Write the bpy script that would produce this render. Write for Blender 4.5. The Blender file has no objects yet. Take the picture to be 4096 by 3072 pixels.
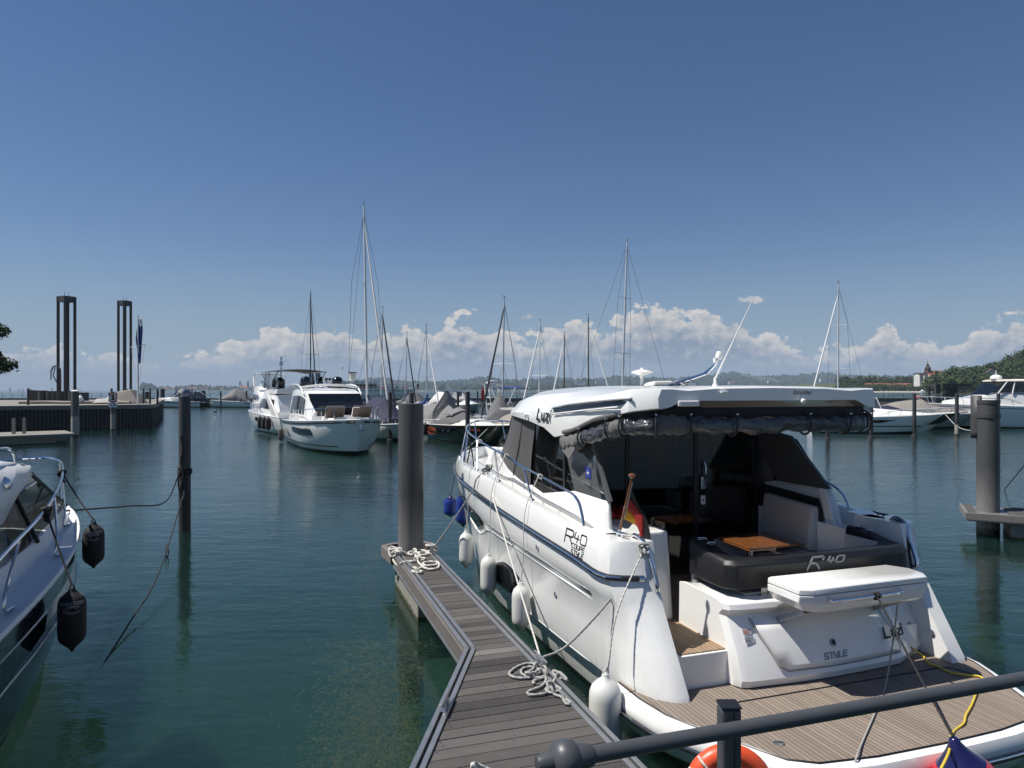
import bpy, bmesh, math, random
from mathutils import Vector, Matrix
R = math.radians
random.seed(7)
scene = bpy.context.scene
COL = scene.collection
# ---------------------------------------------------------------- camera, light, exposure
F_PX, CAM_H, HOR = 710.0, 3.25, 390.0          # focal length in px (1024 wide), eye height, horizon row
cam_d = bpy.data.cameras.new('camera'); cam = bpy.data.objects.new('camera', cam_d); COL.objects.link(cam)
cam.location = (0, 0, CAM_H); cam.rotation_euler = (R(90), 0, 0)
cam_d.sensor_width = 36.0; cam_d.lens = 36.0*F_PX/1024.0; cam_d.shift_y = (HOR-384.0)/1024.0
cam_d.clip_start = 0.05; cam_d.clip_end = 60000.0
scene.camera = cam
SUN_EL = R(60); SUN_DIR_XY = Vector((-1.0, -0.04)).normalized()   # towards the sun
sun_d = bpy.data.lights.new('sun', 'SUN'); sun_d.energy = 5.0; sun_d.angle = R(0.53); sun_d.color = (1.0, 0.955, 0.89)
sun = bpy.data.objects.new('sun', sun_d); COL.objects.link(sun)
to_sun = Vector((SUN_DIR_XY.x*math.cos(SUN_EL), SUN_DIR_XY.y*math.cos(SUN_EL), math.sin(SUN_EL)))
sun.rotation_euler = to_sun.to_track_quat('Z', 'Y').to_euler(); sun.location = (-30, 20, 60)
scene.view_settings.view_transform = 'Standard'; scene.view_settings.look = 'None'
scene.view_settings.gamma = 1.0; scene.view_settings.use_curve_mapping = False
scene.view_settings.exposure = 0.3
scene.render.engine = 'CYCLES'
try:
    scene.cycles.max_bounces = 8; scene.cycles.transparent_max_bounces = 12; scene.cycles.volume_bounces = 0
    scene.cycles.caustics_reflective = False; scene.cycles.caustics_refractive = False
except Exception: pass

# ---------------------------------------------------------------- node helpers
def nd(nt, t, loc=None, **kw):
    n = nt.nodes.new(t)
    for k, v in kw.items():
        if k.startswith('i_'):
            key = k[2:]; key = int(key) if key.isdigit() else key.replace('_', ' ')
            n.inputs[key].default_value = v
        else: setattr(n, k, v)
    return n
def lk(nt, a, b): nt.links.new(a, b)
def mth(nt, op, a, b=None, c=None, clamp=False):
    n = nt.nodes.new('ShaderNodeMath'); n.operation = op; n.use_clamp = clamp
    for i, x in enumerate((a, b, c)):
        if x is None: continue
        if isinstance(x, (int, float)): n.inputs[i].default_value = x
        else: nt.links.new(x, n.inputs[i])
    return n.outputs[0]
def mixc(nt, fac, a, b, blend='MIX'):
    n = nt.nodes.new('ShaderNodeMix'); n.data_type = 'RGBA'; n.blend_type = blend
    for i, x in ((0, fac), (6, a), (7, b)):
        if isinstance(x, (int, float)): n.inputs[i].default_value = x
        elif isinstance(x, tuple): n.inputs[i].default_value = (x[0], x[1], x[2], 1)
        else: nt.links.new(x, n.inputs[i])
    return n.outputs[2]
def ramp(nt, fac, stops):
    n = nt.nodes.new('ShaderNodeValToRGB'); cr = n.color_ramp
    while len(cr.elements) < len(stops): cr.elements.new(0.5)
    for e, (p, c) in zip(cr.elements, stops):
        e.position = p; e.color = (c, c, c, 1) if isinstance(c, (int, float)) else (c[0], c[1], c[2], 1)
    nt.links.new(fac, n.inputs[0]); return n.outputs[0]
def noise(nt, vec, scale, detail=3, rough=0.55, w=None):
    n = nt.nodes.new('ShaderNodeTexNoise'); n.inputs['Scale'].default_value = scale
    n.inputs['Detail'].default_value = detail; n.inputs['Roughness'].default_value = rough
    if vec is not None: nt.links.new(vec, n.inputs['Vector'])
    return n.outputs[0]
def mapv(nt, vec, sc=(1, 1, 1), loc=(0, 0, 0), rot=(0, 0, 0)):
    n = nt.nodes.new('ShaderNodeMapping'); n.inputs['Scale'].default_value = sc
    n.inputs['Location'].default_value = loc; n.inputs['Rotation'].default_value = rot
    nt.links.new(vec, n.inputs['Vector']); return n.outputs[0]
def newmat(name):
    m = bpy.data.materials.new(name); m.use_nodes = True
    nt = m.node_tree; b = nt.nodes['Principled BSDF']; return m, nt, b
MATS = {}
def pm(name, col, rough=0.5, metal=0.0, spec=0.5, coat=0.0, var=0.0, vscale=3.0, bump=0.0, bscale=40.0, alpha=None, sheen=0.0):
    """principled material with a little procedural variation of tone, roughness and relief"""
    if name in MATS: return MATS[name]
    m, nt, b = newmat(name)
    b.inputs['Roughness'].default_value = rough; b.inputs['Metallic'].default_value = metal
    b.inputs['Specular IOR Level'].default_value = spec; b.inputs['Coat Weight'].default_value = coat
    b.inputs['Coat Roughness'].default_value = 0.06
    if sheen: b.inputs['Sheen Weight'].default_value = sheen
    tc = nd(nt, 'ShaderNodeTexCoord')
    if var > 0:
        f = noise(nt, tc.outputs['Object'], vscale, 5, 0.6)
        c = mixc(nt, f, tuple(x*(1-var) for x in col), tuple(min(1, x*(1+var)) for x in col))
        lk(nt, c, b.inputs['Base Color'])
        lk(nt, mth(nt, 'MULTIPLY_ADD', f, rough*0.5, rough*0.75), b.inputs['Roughness'])
    else: b.inputs['Base Color'].default_value = (*col, 1)
    if bump > 0:
        bn = nd(nt, 'ShaderNodeBump'); bn.inputs['Strength'].default_value = 1.0; bn.inputs['Distance'].default_value = bump
        lk(nt, noise(nt, tc.outputs['Object'], bscale, 4, 0.6), bn.inputs['Height']); lk(nt, bn.outputs[0], b.inputs['Normal'])
    if alpha is not None: b.inputs['Alpha'].default_value = alpha
    MATS[name] = m; return m
def glass_mat(name, tint, through, rough=0.02):
    """tinted glazing: glossy reflection over a mix of dark body and see-through"""
    m, nt, b = newmat(name)
    out = nt.nodes['Material Output']; nt.nodes.remove(b)
    fr = nd(nt, 'ShaderNodeFresnel', i_IOR=1.5)
    gl = nd(nt, 'ShaderNodeBsdfGlossy'); gl.inputs['Roughness'].default_value = rough; gl.inputs['Color'].default_value = (1, 1, 1, 1)
    df = nd(nt, 'ShaderNodeBsdfDiffuse'); df.inputs['Color'].default_value = (*tint, 1)
    tr = nd(nt, 'ShaderNodeBsdfTransparent'); tr.inputs['Color'].default_value = (through, through, through*1.02, 1)
    m1 = nd(nt, 'ShaderNodeMixShader', i_0=0.9 if through > 0.03 else 0.0); lk(nt, df.outputs[0], m1.inputs[1]); lk(nt, tr.outputs[0], m1.inputs[2])
    m2 = nd(nt, 'ShaderNodeMixShader'); lk(nt, fr.outputs[0], m2.inputs[0]); lk(nt, m1.outputs[0], m2.inputs[1]); lk(nt, gl.outputs[0], m2.inputs[2])
    lk(nt, m2.outputs[0], out.inputs[0]); MATS[name] = m; return m

# ---------------------------------------------------------------- mesh helpers
def ip(kn, x):
    """smooth interpolation through knots"""
    if x <= kn[0][0]: return kn[0][1]
    if x >= kn[-1][0]: return kn[-1][1]
    for i in range(len(kn)-1):
        if kn[i][0] <= x <= kn[i+1][0]:
            x0, y0 = kn[i]; x1, y1 = kn[i+1]; h = x1-x0; t = (x-x0)/h
            d = (y1-y0)/h
            def sl(j):
                if j <= 0 or j >= len(kn)-1: return None
                d0 = (kn[j][1]-kn[j-1][1])/(kn[j][0]-kn[j-1][0]); d1 = (kn[j+1][1]-kn[j][1])/(kn[j+1][0]-kn[j][0])
                return 0.0 if d0*d1 <= 0 else 2*d0*d1/(d0+d1)
            m0 = sl(i); m1 = sl(i+1); m0 = d if m0 is None else m0; m1 = d if m1 is None else m1
            t2, t3 = t*t, t*t*t
            return (2*t3-3*t2+1)*y0+(t3-2*t2+t)*h*m0+(-2*t3+3*t2)*y1+(t3-t2)*h*m1
def spline(pts, n=8, closed=False):
    """Catmull-Rom resampling of 3-D points"""
    P = [Vector(p) for p in pts]; out = []; N = len(P)
    rng = range(N if closed else N-1)
    for i in rng:
        p1, p2 = P[i], P[(i+1) % N]
        p0 = P[(i-1) % N] if (closed or i > 0) else p1*2-p2
        p3 = P[(i+2) % N] if (closed or i+2 < N) else p2*2-p1
        for k in range(n):
            t = k/n
            out.append(0.5*((2*p1)+(p2-p0)*t+(2*p0-5*p1+4*p2-p3)*t*t+(3*p1-p0-3*p2+p3)*t**3))
    if not closed: out.append(P[-1])
    return out
class MB:
    def __init__(s): s.v = []; s.f = []; s.m = []
    def add(s, vs, fs, mi=0):
        o = len(s.v); s.v += [tuple(x) for x in vs]
        for f in fs: s.f.append([o+i for i in f]); s.m.append(mi)
        return s
    def hexa(s, p, mi=0):   # p: 4 bottom then 4 top, same winding
        return s.add(p, [(3, 2, 1, 0), (4, 5, 6, 7), (0, 1, 5, 4), (1, 2, 6, 5), (2, 3, 7, 6), (3, 0, 4, 7)], mi)
    def box(s, x0, x1, y0, y1, z0, z1, mi=0):
        return s.hexa([(x0, y0, z0), (x1, y0, z0), (x1, y1, z0), (x0, y1, z0), (x0, y0, z1), (x1, y0, z1), (x1, y1, z1), (x0, y1, z1)], mi)
    def prism(s, poly, off, mi=0):   # poly: list of 3-D points, off: extrusion vector
        n = len(poly); P = [Vector(p) for p in poly]; o = Vector(off)
        return s.add(P+[p+o for p in P], [list(range(n-1, -1, -1)), list(range(n, 2*n))]+[[i, (i+1) % n, n+(i+1) % n, n+i] for i in range(n)], mi)
    def loft(s, rings, closed=True, caps=True, mi=0, mis=None):
        n = len(rings[0]); vs = [p for r in rings for p in r]; o = len(s.v); s.v += [tuple(x) for x in vs]
        for i in range(len(rings)-1):
            for j in range(n if closed else n-1):
                k = (j+1) % n
                s.f.append([o+i*n+j, o+i*n+k, o+(i+1)*n+k, o+(i+1)*n+j]); s.m.append(mis[j] if mis else mi)
        if caps:
            s.f.append([o+j for j in range(n-1, -1, -1)]); s.m.append(mi)
            s.f.append([o+(len(rings)-1)*n+j for j in range(n)]); s.m.append(mi)
        return s
    def tube(s, pts, r, n=8, closed=False, caps=True, mi=0, lobes=0, twist=0.0, flat=1.0):
        P = [Vector(p) for p in pts]; N = len(P); rings = []
        t0 = (P[1]-P[0]).normalized(); up = Vector((0, 0, 1)) if abs(t0.z) < 0.9 else Vector((1, 0, 0))
        nx = t0.cross(up).normalized(); dist = 0.0
        for i in range(N):
            if closed: t = (P[(i+1) % N]-P[i-1])
            else: t = P[min(i+1, N-1)]-P[max(i-1, 0)]
            if t.length < 1e-9: t = t0
            t = t.normalized(); nx = (nx-t*nx.dot(t))
            if nx.length < 1e-6: nx = t.orthogonal()
            nx.normalize(); ny = t.cross(nx)
            if i: dist += (P[i]-P[i-1]).length
            rr = r[i] if isinstance(r, (list, tuple)) else r
            ring = []
            for k in range(n):
                a = 2*math.pi*k/n
                q = rr*(1+0.18*math.cos(lobes*(a+twist*dist))) if lobes else rr
                ring.append(P[i]+nx*(math.cos(a)*q)+ny*(math.sin(a)*q*flat))
            rings.append(ring)
        if closed: rings.append(rings[0]); caps = False
        return s.loft(rings, True, caps, mi)
    def rope(s, pts, r, mi=0):
        P = [Vector(p) for p in pts]; out = [P[0]]; step = r*1.3
        for a, b in zip(P, P[1:]):
            k = max(1, int((b-a).length/step))
            for j in range(1, k+1): out.append(a.lerp(b, j/k))
        return s.tube(out, r, 7, lobes=3, twist=0.55/r*0.6, mi=mi)
    def lathe(s, prof, c=(0, 0, 0), n=16, ax=None, mi=0):
        """prof: (radius, height) pairs, closed at ends"""
        c = Vector(c); az = Vector(ax).normalized() if ax else Vector((0, 0, 1))
        ux = az.orthogonal().normalized(); uy = az.cross(ux)
        rings = [[c+az*z+ux*(max(r, 1e-4)*math.cos(2*math.pi*k/n))+uy*(max(r, 1e-4)*math.sin(2*math.pi*k/n)) for k in range(n)] for r, z in prof]
        return s.loft(rings, True, True, mi)
    def build(s, name, mats, parent=None, smooth=35, bevel=0.0, seg=2, weld=0.0, **props):
        me = bpy.data.meshes.new(name); me.from_pydata(s.v, [], s.f)
        if not isinstance(mats, (list, tuple)): mats = [mats]
        for m in mats: me.materials.append(MATS[m] if isinstance(m, str) else m)
        if len(mats) > 1: me.polygons.foreach_set('material_index', s.m)
        bm = bmesh.new(); bm.from_mesh(me)
        if weld: bmesh.ops.remove_doubles(bm, verts=bm.verts, dist=weld)
        bmesh.ops.recalc_face_normals(bm, faces=bm.faces); bm.to_mesh(me); bm.free()
        if smooth:
            me.polygons.foreach_set('use_smooth', [True]*len(me.polygons)); me.set_sharp_from_angle(angle=R(smooth))
        me.update()
        return link(name, me, parent, bevel, seg, **props)
def link(name, me, parent=None, bevel=0.0, seg=2, **props):
    o = bpy.data.objects.new(name, me); COL.objects.link(o)
    if parent is not None: o.parent = parent
    if bevel > 0:
        b = o.modifiers.new('bevel', 'BEVEL'); b.width = bevel; b.segments = seg; b.limit_method = 'ANGLE'; b.angle_limit = R(40)
        b.harden_normals = False
    for k, v in props.items(): o[k] = v
    return o
def thing(name, label, cat, loc=(0, 0, 0), rz=0.0, group=None):
    o = bpy.data.objects.new(name, None); COL.objects.link(o); o.empty_display_size = 0.2
    o.location = loc; o.rotation_euler = (0, 0, rz); o['label'] = label; o['category'] = cat
    if group: o['group'] = group
    return o
def tag(o, label, cat, group=None):
    o['label'] = label; o['category'] = cat
    if group: o['group'] = group
    return o
def dup(root, loc=None, rz=None, label=None):
    r = root.copy(); COL.objects.link(r)
    if loc is not None: r.location = loc
    if rz is not None: r.rotation_euler = (0, 0, rz)
    if label: r['label'] = label
    for ch in list(root.children):
        c = ch.copy(); COL.objects.link(c); c.parent = r
        for g in list(ch.children):
            d = g.copy(); COL.objects.link(d); d.parent = c
    return r
def W(px, py, z=0.0):
    """picture row/column to a point on the horizontal plane z"""
    y = F_PX*(CAM_H-z)/(py-HOR); return Vector(((px-512)/F_PX*y, y, z))
def WY(px, py, y):
    return Vector(((px-512)/F_PX*y, y, CAM_H-(py-HOR)/F_PX*y))
def text(name, body, mat, parent, M, size, bold=0.0, shear=0.0, extrude=0.001, space=1.0, align='LEFT'):
    """flat lettering as a thin mesh; M places the text plane (x along the line, y up)"""
    cu = bpy.data.curves.new(name, 'FONT'); cu.body = body; cu.size = size; cu.offset = bold; cu.shear = shear
    cu.extrude = extrude; cu.space_character = space; cu.align_x = align; cu.resolution_u = 3
    tmp = bpy.data.objects.new(name, cu); COL.objects.link(tmp)
    dg = bpy.context.evaluated_depsgraph_get(); dg.update()
    me = bpy.data.meshes.new_from_object(tmp.evaluated_get(dg)); bpy.data.objects.remove(tmp); bpy.data.curves.remove(cu)
    me.name = name; me.materials.clear(); me.materials.append(MATS[mat]); me.transform(M)
    return link(name, me, parent)
GLY = {'L': [[(0, 1), (0, 0), (.62, 0)]], 'u': [[(0, .62), (.02, .15), (.14, 0), (.34, 0), (.46, .16)], [(.48, .64), (.48, 0)]], 'z': [[(0, .62), (.46, .62), (0, 0), (.48, 0)]], 'i': [[(0, .62), (0, 0)], [(0, .84), (0, .94)]],
       'R': [[(0, 0), (0, 1), (.62, 1), (.76, .88), (.76, .62), (.62, .5), (0, .5)], [(.4, .5), (.78, 0)]], '4': [[(.1, 1), (0, .38), (.72, .38)], [(.52, .75), (.46, 0)]], '0': [[(.12, 0), (0, .12), (0, .88), (.12, 1), (.68, 1), (.8, .88), (.8, .12), (.68, 0), (.12, 0)]],
       'S': [[(.7, 1), (.12, 1), (0, .9), (0, .6), (.1, .5), (.6, .5), (.7, .4), (.7, .1), (.6, 0), (0, 0)]], 'T': [[(0, 1), (.8, 1)], [(.4, 1), (.4, 0)]], 'Y': [[(0, 1), (0, .55), (.1, .45), (.7, .45)], [(.72, 1), (.72, .1), (.6, 0), (.05, 0)]], 'E': [[(.7, 1), (0, 1), (0, 0), (.7, 0)], [(0, .5), (.62, .5)]],
       'C': [[(.7, 1), (.1, 1), (0, .9), (0, .1), (.1, 0), (.7, 0)]], 'O': [[(.1, 0), (0, .1), (0, .9), (.1, 1), (.65, 1), (.75, .9), (.75, .1), (.65, 0), (.1, 0)]], 'U': [[(0, 1), (0, .1), (.1, 0), (.62, 0), (.72, .1), (.72, 1)]], 'P': [[(0, 0), (0, 1), (.6, 1), (.7, .9), (.7, .55), (.6, .45), (0, .45)]],
       'B': [[(0, 0), (0, 1), (.55, 1), (.65, .85), (.65, .65), (.55, .52), (0, .52)], [(.55, .52), (.7, .4), (.7, .12), (.58, 0), (0, 0)]], 'A': [[(0, 0), (.36, 1), (.72, 0)], [(.14, .36), (.58, .36)]], 'V': [[(0, 1), (.36, 0), (.72, 1)]], 'I': [[(.05, 1), (.05, 0)]],
       'G': [[(.7, 1), (.1, 1), (0, .9), (0, .1), (.1, 0), (.6, 0), (.7, .1), (.7, .5), (.4, .5)]], 'N': [[(0, 0), (0, 1), (.7, 0), (.7, 1)]], 'D': [[(0, 0), (0, 1), (.55, 1), (.7, .85), (.7, .15), (.55, 0), (0, 0)]], 'Z': [[(0, 1), (.7, 1), (0, 0), (.7, 0)]], 'K': [[(0, 0), (0, 1)], [(.65, 1), (0, .45), (.7, 0)]],
       '3': [[(0, 1), (.6, 1), (.6, 0), (0, 0)], [(.1, .5), (.6, .5)]], '2': [[(0, 1), (.6, 1), (.6, .5), (0, .5), (0, 0), (.6, 0)]], '6': [[(.6, 1), (0, 1), (0, 0), (.6, 0), (.6, .5), (0, .5)]], '7': [[(0, 1), (.6, 1), (.2, 0)]], '8': [[(0, 0), (0, 1), (.6, 1), (.6, 0), (0, 0)], [(0, .5), (.6, .5)]]}
WID = {'L': .62, 'u': .48, 'z': .48, 'i': 0.0, 'R': .78, '4': .72, '0': .8, 'I': .1}
def strokes(name, word, mat, parent, M, size, w, slant=0.15, gap=0.22, bend=None, sx=1.0):
    '''lettering built from thin raised strokes; M places the line (x along, y up, z out of the surface)'''
    g = MB(); x0 = 0.0
    for ch in word:
        if ch == ' ': x0 += 0.5; continue
        for st in GLY[ch]:
            P = [M @ Vector(((x0+x+slant*y)*size*sx, y*size, 0)) for x, y in st]
            if bend: P = [bend(p) for p in P]
            nz = (M.to_3x3() @ Vector((0, 0, 1))).normalized()
            for a, b in zip(P, P[1:]):
                t = (b-a).normalized(); s_ = t.cross(nz)*w*0.5; a2, b2 = a-t*w*0.42, b+t*w*0.42
                g.hexa([a2-s_-nz*0.002, b2-s_-nz*0.002, b2+s_-nz*0.002, a2+s_-nz*0.002, a2-s_+nz*0.003, b2-s_+nz*0.003, b2+s_+nz*0.003, a2+s_+nz*0.003])
        x0 += WID.get(ch, .72)+gap
    return g.build(name, mat, parent, 0)
def plane_M(o, ux, uy):
    o, ux, uy = Vector(o), Vector(ux).normalized(), Vector(uy); n = ux.cross(uy).normalized(); uy = n.cross(ux)
    return Matrix(((ux.x, uy.x, n.x, o.x), (ux.y, uy.y, n.y, o.y), (ux.z, uy.z, n.z, o.z), (0, 0, 0, 1)))

# ---------------------------------------------------------------- materials
pm('gelcoat', (0.83, 0.83, 0.80), 0.16, coat=0.5, var=0.02, vscale=1.2)
pm('gelcoat_cream', (0.78, 0.75, 0.66), 0.3, coat=0.2, var=0.03)
pm('gelcoat_matt', (0.74, 0.75, 0.74), 0.45, var=0.03)
pm('gel_grey', (0.30, 0.31, 0.31), 0.25, coat=0.4)
pm('graphite', (0.085, 0.09, 0.09), 0.2, coat=0.6)
pm('boot_black', (0.008, 0.008, 0.009), 0.35, var=0.1)
pm('rubber', (0.012, 0.013, 0.015), 0.4)
pm('chrome', (0.72, 0.73, 0.75), 0.08, metal=1.0)
pm('steel', (0.5, 0.51, 0.52), 0.28, metal=1.0, var=0.1)
pm('vinyl_black', (0.009, 0.0095, 0.011), 0.48, bump=0.0006, bscale=300)
pm('vinyl_grey', (0.50, 0.49, 0.46), 0.55, var=0.03, bump=0.0005, bscale=250)
pm('vinyl_brown', (0.085, 0.062, 0.048), 0.55, var=0.08)
pm('canvas_dark', (0.011, 0.0115, 0.012), 0.8, var=0.15, bump=0.002, bscale=18, sheen=0.2)
pm('canvas_grey', (0.11, 0.108, 0.103), 0.8, var=0.12, bump=0.003, bscale=16, sheen=0.2)
pm('cover_grey', (0.175, 0.175, 0.175), 0.85, var=0.15, vscale=1.5, bump=0.015, bscale=5)
pm('cover_dark', (0.10, 0.10, 0.105), 0.85, var=0.15, vscale=1.5, bump=0.015, bscale=5)
pm('cover_navy', (0.014, 0.017, 0.045), 0.8, var=0.15, vscale=1.5, bump=0.015, bscale=4)
pm('cover_tan', (0.24, 0.22, 0.195), 0.85, var=0.12, vscale=1.5, bump=0.012, bscale=5)
pm('canvas_blue', (0.01, 0.045, 0.20), 0.75, var=0.1)
pm('canvas_yellow', (0.62, 0.27, 0.015), 0.7, var=0.08)
pm('canvas_white', (0.62, 0.61, 0.57), 0.7, var=0.06)
pm('hull_navy', (0.006, 0.009, 0.018), 0.12, coat=0.6)
pm('hull_black', (0.004, 0.004, 0.004), 0.08, coat=0.8)
pm('paint_white', (0.72, 0.73, 0.72), 0.4, var=0.05)
pm('paint_red', (0.42, 0.02, 0.015), 0.5, var=0.1)
pm('red_print', (0.62, 0.10, 0.03), 0.5)
pm('paint_orange', (0.70, 0.085, 0.025), 0.38, var=0.06, bump=0.001, bscale=60)
pm('ink', (0.006, 0.006, 0.008), 0.4)
pm('ink_grey', (0.26, 0.27, 0.29), 0.35, metal=0.3)
pm('ink_white', (0.7, 0.7, 0.7), 0.5)
pm('fender_white', (0.66, 0.66, 0.62), 0.38, var=0.10, vscale=6)
pm('fender_blue', (0.012, 0.035, 0.24), 0.3, coat=0.2)
pm('fender_navy', (0.012, 0.012, 0.07), 0.22, coat=0.4)
pm('fender_red', (0.62, 0.015, 0.02), 0.25, coat=0.4)
pm('fender_black', (0.004, 0.004, 0.005), 0.75, sheen=0.1)
pm('fender_grey', (0.10, 0.09, 0.08), 0.6)
pm('rope_white', (0.56, 0.55, 0.50), 0.85, var=0.25, vscale=60)
pm('rope_grey', (0.33, 0.33, 0.31), 0.85, var=0.45, vscale=70)
pm('rope_black', (0.012, 0.012, 0.014), 0.8)
pm('cable_yellow', (0.62, 0.46, 0.05), 0.5)
pm('rail_paint', (0.062, 0.066, 0.072), 0.42, var=0.18, vscale=9, bump=0.0006, bscale=120)
pm('alu', (0.42, 0.43, 0.44), 0.42, metal=0.85, var=0.16, vscale=5)
pm('alu_dull', (0.30, 0.305, 0.31), 0.5, metal=0.7, var=0.2, vscale=5)
pm('screw', (0.6, 0.6, 0.6), 0.3, metal=1.0)
pm('mast_grey', (0.52, 0.55, 0.58), 0.35, var=0.05)
pm('steel_dark', (0.055, 0.055, 0.056), 0.55, metal=0.3, var=0.15)
pm('wood_varnish', (0.20, 0.075, 0.025), 0.2, coat=0.6, var=0.2, vscale=8)
pm('flag_black', (0.008, 0.008, 0.01), 0.8); pm('flag_red', (0.40, 0.025, 0.02), 0.8); pm('flag_gold', (0.62, 0.30, 0.012), 0.8)
pm('leaf_dry', (0.10, 0.11, 0.05), 0.8, var=0.3)
pm('terracotta', (0.30, 0.10, 0.055), 0.85, var=0.2, vscale=0.4)
pm('house_white', (0.62, 0.60, 0.55), 0.9, var=0.06, vscale=0.3)
pm('house_dark', (0.06, 0.045, 0.035), 0.9, var=0.1)
pm('bark', (0.06, 0.045, 0.032), 0.9, var=0.3, bump=0.02, bscale=12)
pm('skin', (0.45, 0.28, 0.2), 0.6)
glass_mat('glass_dark', (0.004, 0.0045, 0.005), 0.0)
glass_mat('glass_tint', (0.004, 0.0045, 0.005), 0.34)
glass_mat('glass_clear', (0.05, 0.06, 0.07), 0.62)

def teak(name, base, caulk_w=0.005, pitch=0.046):
    m, nt, b = newmat(name); tc = nd(nt, 'ShaderNodeTexCoord'); sp = nd(nt, 'ShaderNodeSeparateXYZ'); lk(nt, tc.outputs['Object'], sp.inputs[0])
    y = mth(nt, 'DIVIDE', sp.outputs['Y'], pitch); fr = mth(nt, 'FRACT', y); idx = mth(nt, 'FLOOR', y)
    line = mth(nt, 'LESS_THAN', fr, caulk_w/pitch)
    wn = nd(nt, 'ShaderNodeTexWhiteNoise', noise_dimensions='1D'); lk(nt, idx, wn.inputs['W'])
    g = noise(nt, mapv(nt, tc.outputs['Object'], (3, 60, 3)), 1.0, 5, 0.65)
    st = noise(nt, mapv(nt, tc.outputs['Object'], (1.2, 3, 1)), 1.0, 3, 0.6)
    f = mth(nt, 'ADD', mth(nt, 'MULTIPLY', wn.outputs[0], 0.35), mth(nt, 'ADD', mth(nt, 'MULTIPLY', g, 0.5), mth(nt, 'MULTIPLY', st, 0.35)))
    c = mixc(nt, f, tuple(x*0.55 for x in base), tuple(min(1, x*1.35) for x in base))
    c = mixc(nt, line, c, (0.006, 0.006, 0.006)); lk(nt, c, b.inputs['Base Color']); b.inputs['Roughness'].default_value = 0.75
    bn = nd(nt, 'ShaderNodeBump'); bn.inputs['Distance'].default_value = 0.002; bn.inputs['Strength'].default_value = 0.8
    lk(nt, mth(nt, 'SUBTRACT', mth(nt, 'MULTIPLY', g, 0.4), line), bn.inputs['Height']); lk(nt, bn.outputs[0], b.inputs['Normal'])
    MATS[name] = m; return m
teak('teak_deck', (0.225, 0.182, 0.145)); teak('teak_cockpit', (0.30, 0.205, 0.125))
def dock_wood(name, base):
    m, nt, b = newmat(name); tc = nd(nt, 'ShaderNodeTexCoord'); oi = nd(nt, 'ShaderNodeObjectInfo')
    va = nd(nt, 'ShaderNodeVectorMath', operation='ADD'); lk(nt, tc.outputs['Object'], va.inputs[0]); lk(nt, oi.outputs['Location'], va.inputs[1])
    g = noise(nt, mapv(nt, va.outputs[0], (60, 2.2, 20)), 1.0, 6, 0.7); st = noise(nt, va.outputs[0], 2.3, 4, 0.6)
    f = mth(nt, 'ADD', mth(nt, 'MULTIPLY', g, 0.65), mth(nt, 'ADD', mth(nt, 'MULTIPLY', oi.outputs['Random'], 0.8), mth(nt, 'MULTIPLY', st, 0.45)))
    c = mixc(nt, mth(nt, 'SUBTRACT', f, 0.38, clamp=True), tuple(x*0.35 for x in base), tuple(x*1.75 for x in base))
    sp_ = noise(nt, mapv(nt, va.outputs[0], (14, 14, 14)), 1.0, 3, 0.7); c = mixc(nt, ramp(nt, sp_, [(0.60, 0.0), (0.72, 0.55)]), c, tuple(x*1.9 for x in base))
    lk(nt, c, b.inputs['Base Color']); b.inputs['Roughness'].default_value = 0.8
    bn = nd(nt, 'ShaderNodeBump'); bn.inputs['Distance'].default_value = 0.003; bn.inputs['Strength'].default_value = 0.7
    lk(nt, g, bn.inputs['Height']); lk(nt, bn.outputs[0], b.inputs['Normal']); MATS[name] = m
dock_wood('dock_wood', (0.054, 0.049, 0.046)); dock_wood('dock_wood_pale', (0.11, 0.10, 0.092))
def pile_mat(name, base, lo, z0, z1):
    """painted steel pile, paler and stained towards its foot (world height)"""
    m, nt, b = newmat(name); geo = nd(nt, 'ShaderNodeNewGeometry'); sp = nd(nt, 'ShaderNodeSeparateXYZ'); lk(nt, geo.outputs['Position'], sp.inputs[0])
    n1 = noise(nt, mapv(nt, geo.outputs['Position'], (6, 6, 1.2)), 1.0, 6, 0.65); n2 = noise(nt, mapv(nt, geo.outputs['Position'], (22, 22, 5)), 1.0, 4, 0.6)
    z = mth(nt, 'ADD', sp.outputs['Z'], mth(nt, 'MULTIPLY', mth(nt, 'SUBTRACT', n1, 0.5), 0.7))
    t = nd(nt, 'ShaderNodeMapRange'); t.inputs[1].default_value = z0; t.inputs[2].default_value = z1; lk(nt, z, t.inputs[0])
    c = mixc(nt, t.outputs[0], mixc(nt, n2, tuple(x*0.6 for x in lo), tuple(x*1.3 for x in lo)), mixc(nt, n1, tuple(x*0.85 for x in base), tuple(x*1.12 for x in base)))
    wet = mth(nt, 'LESS_THAN', mth(nt, 'ADD', sp.outputs['Z'], mth(nt, 'MULTIPLY', n2, 0.25)), 0.26)
    sc = noise(nt, mapv(nt, geo.outputs['Position'], (40, 40, 3)), 1.0, 5, 0.7); c = mixc(nt, ramp(nt, sc, [(0.62, 0.0), (0.75, 0.5)]), c, tuple(min(1, x*2.2) for x in base))
    c = mixc(nt, wet, c, (0.02, 0.022, 0.012)); lk(nt, c, b.inputs['Base Color']); b.inputs['Roughness'].default_value = 0.55
    bn = nd(nt, 'ShaderNodeBump'); bn.inputs['Distance'].default_value = 0.002; lk(nt, n2, bn.inputs['Height']); lk(nt, bn.outputs[0], b.inputs['Normal']); MATS[name] = m
pile_mat('pile_grey', (0.052, 0.052, 0.052), (0.20, 0.195, 0.185), 0.5, 1.5)
pile_mat('pile_dark', (0.035, 0.036, 0.037), (0.014, 0.014, 0.015), 0.95, 1.05)
pile_mat('pile_concrete', (0.075, 0.075, 0.074), (0.30, 0.285, 0.25), 1.3, 1.45)
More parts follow.
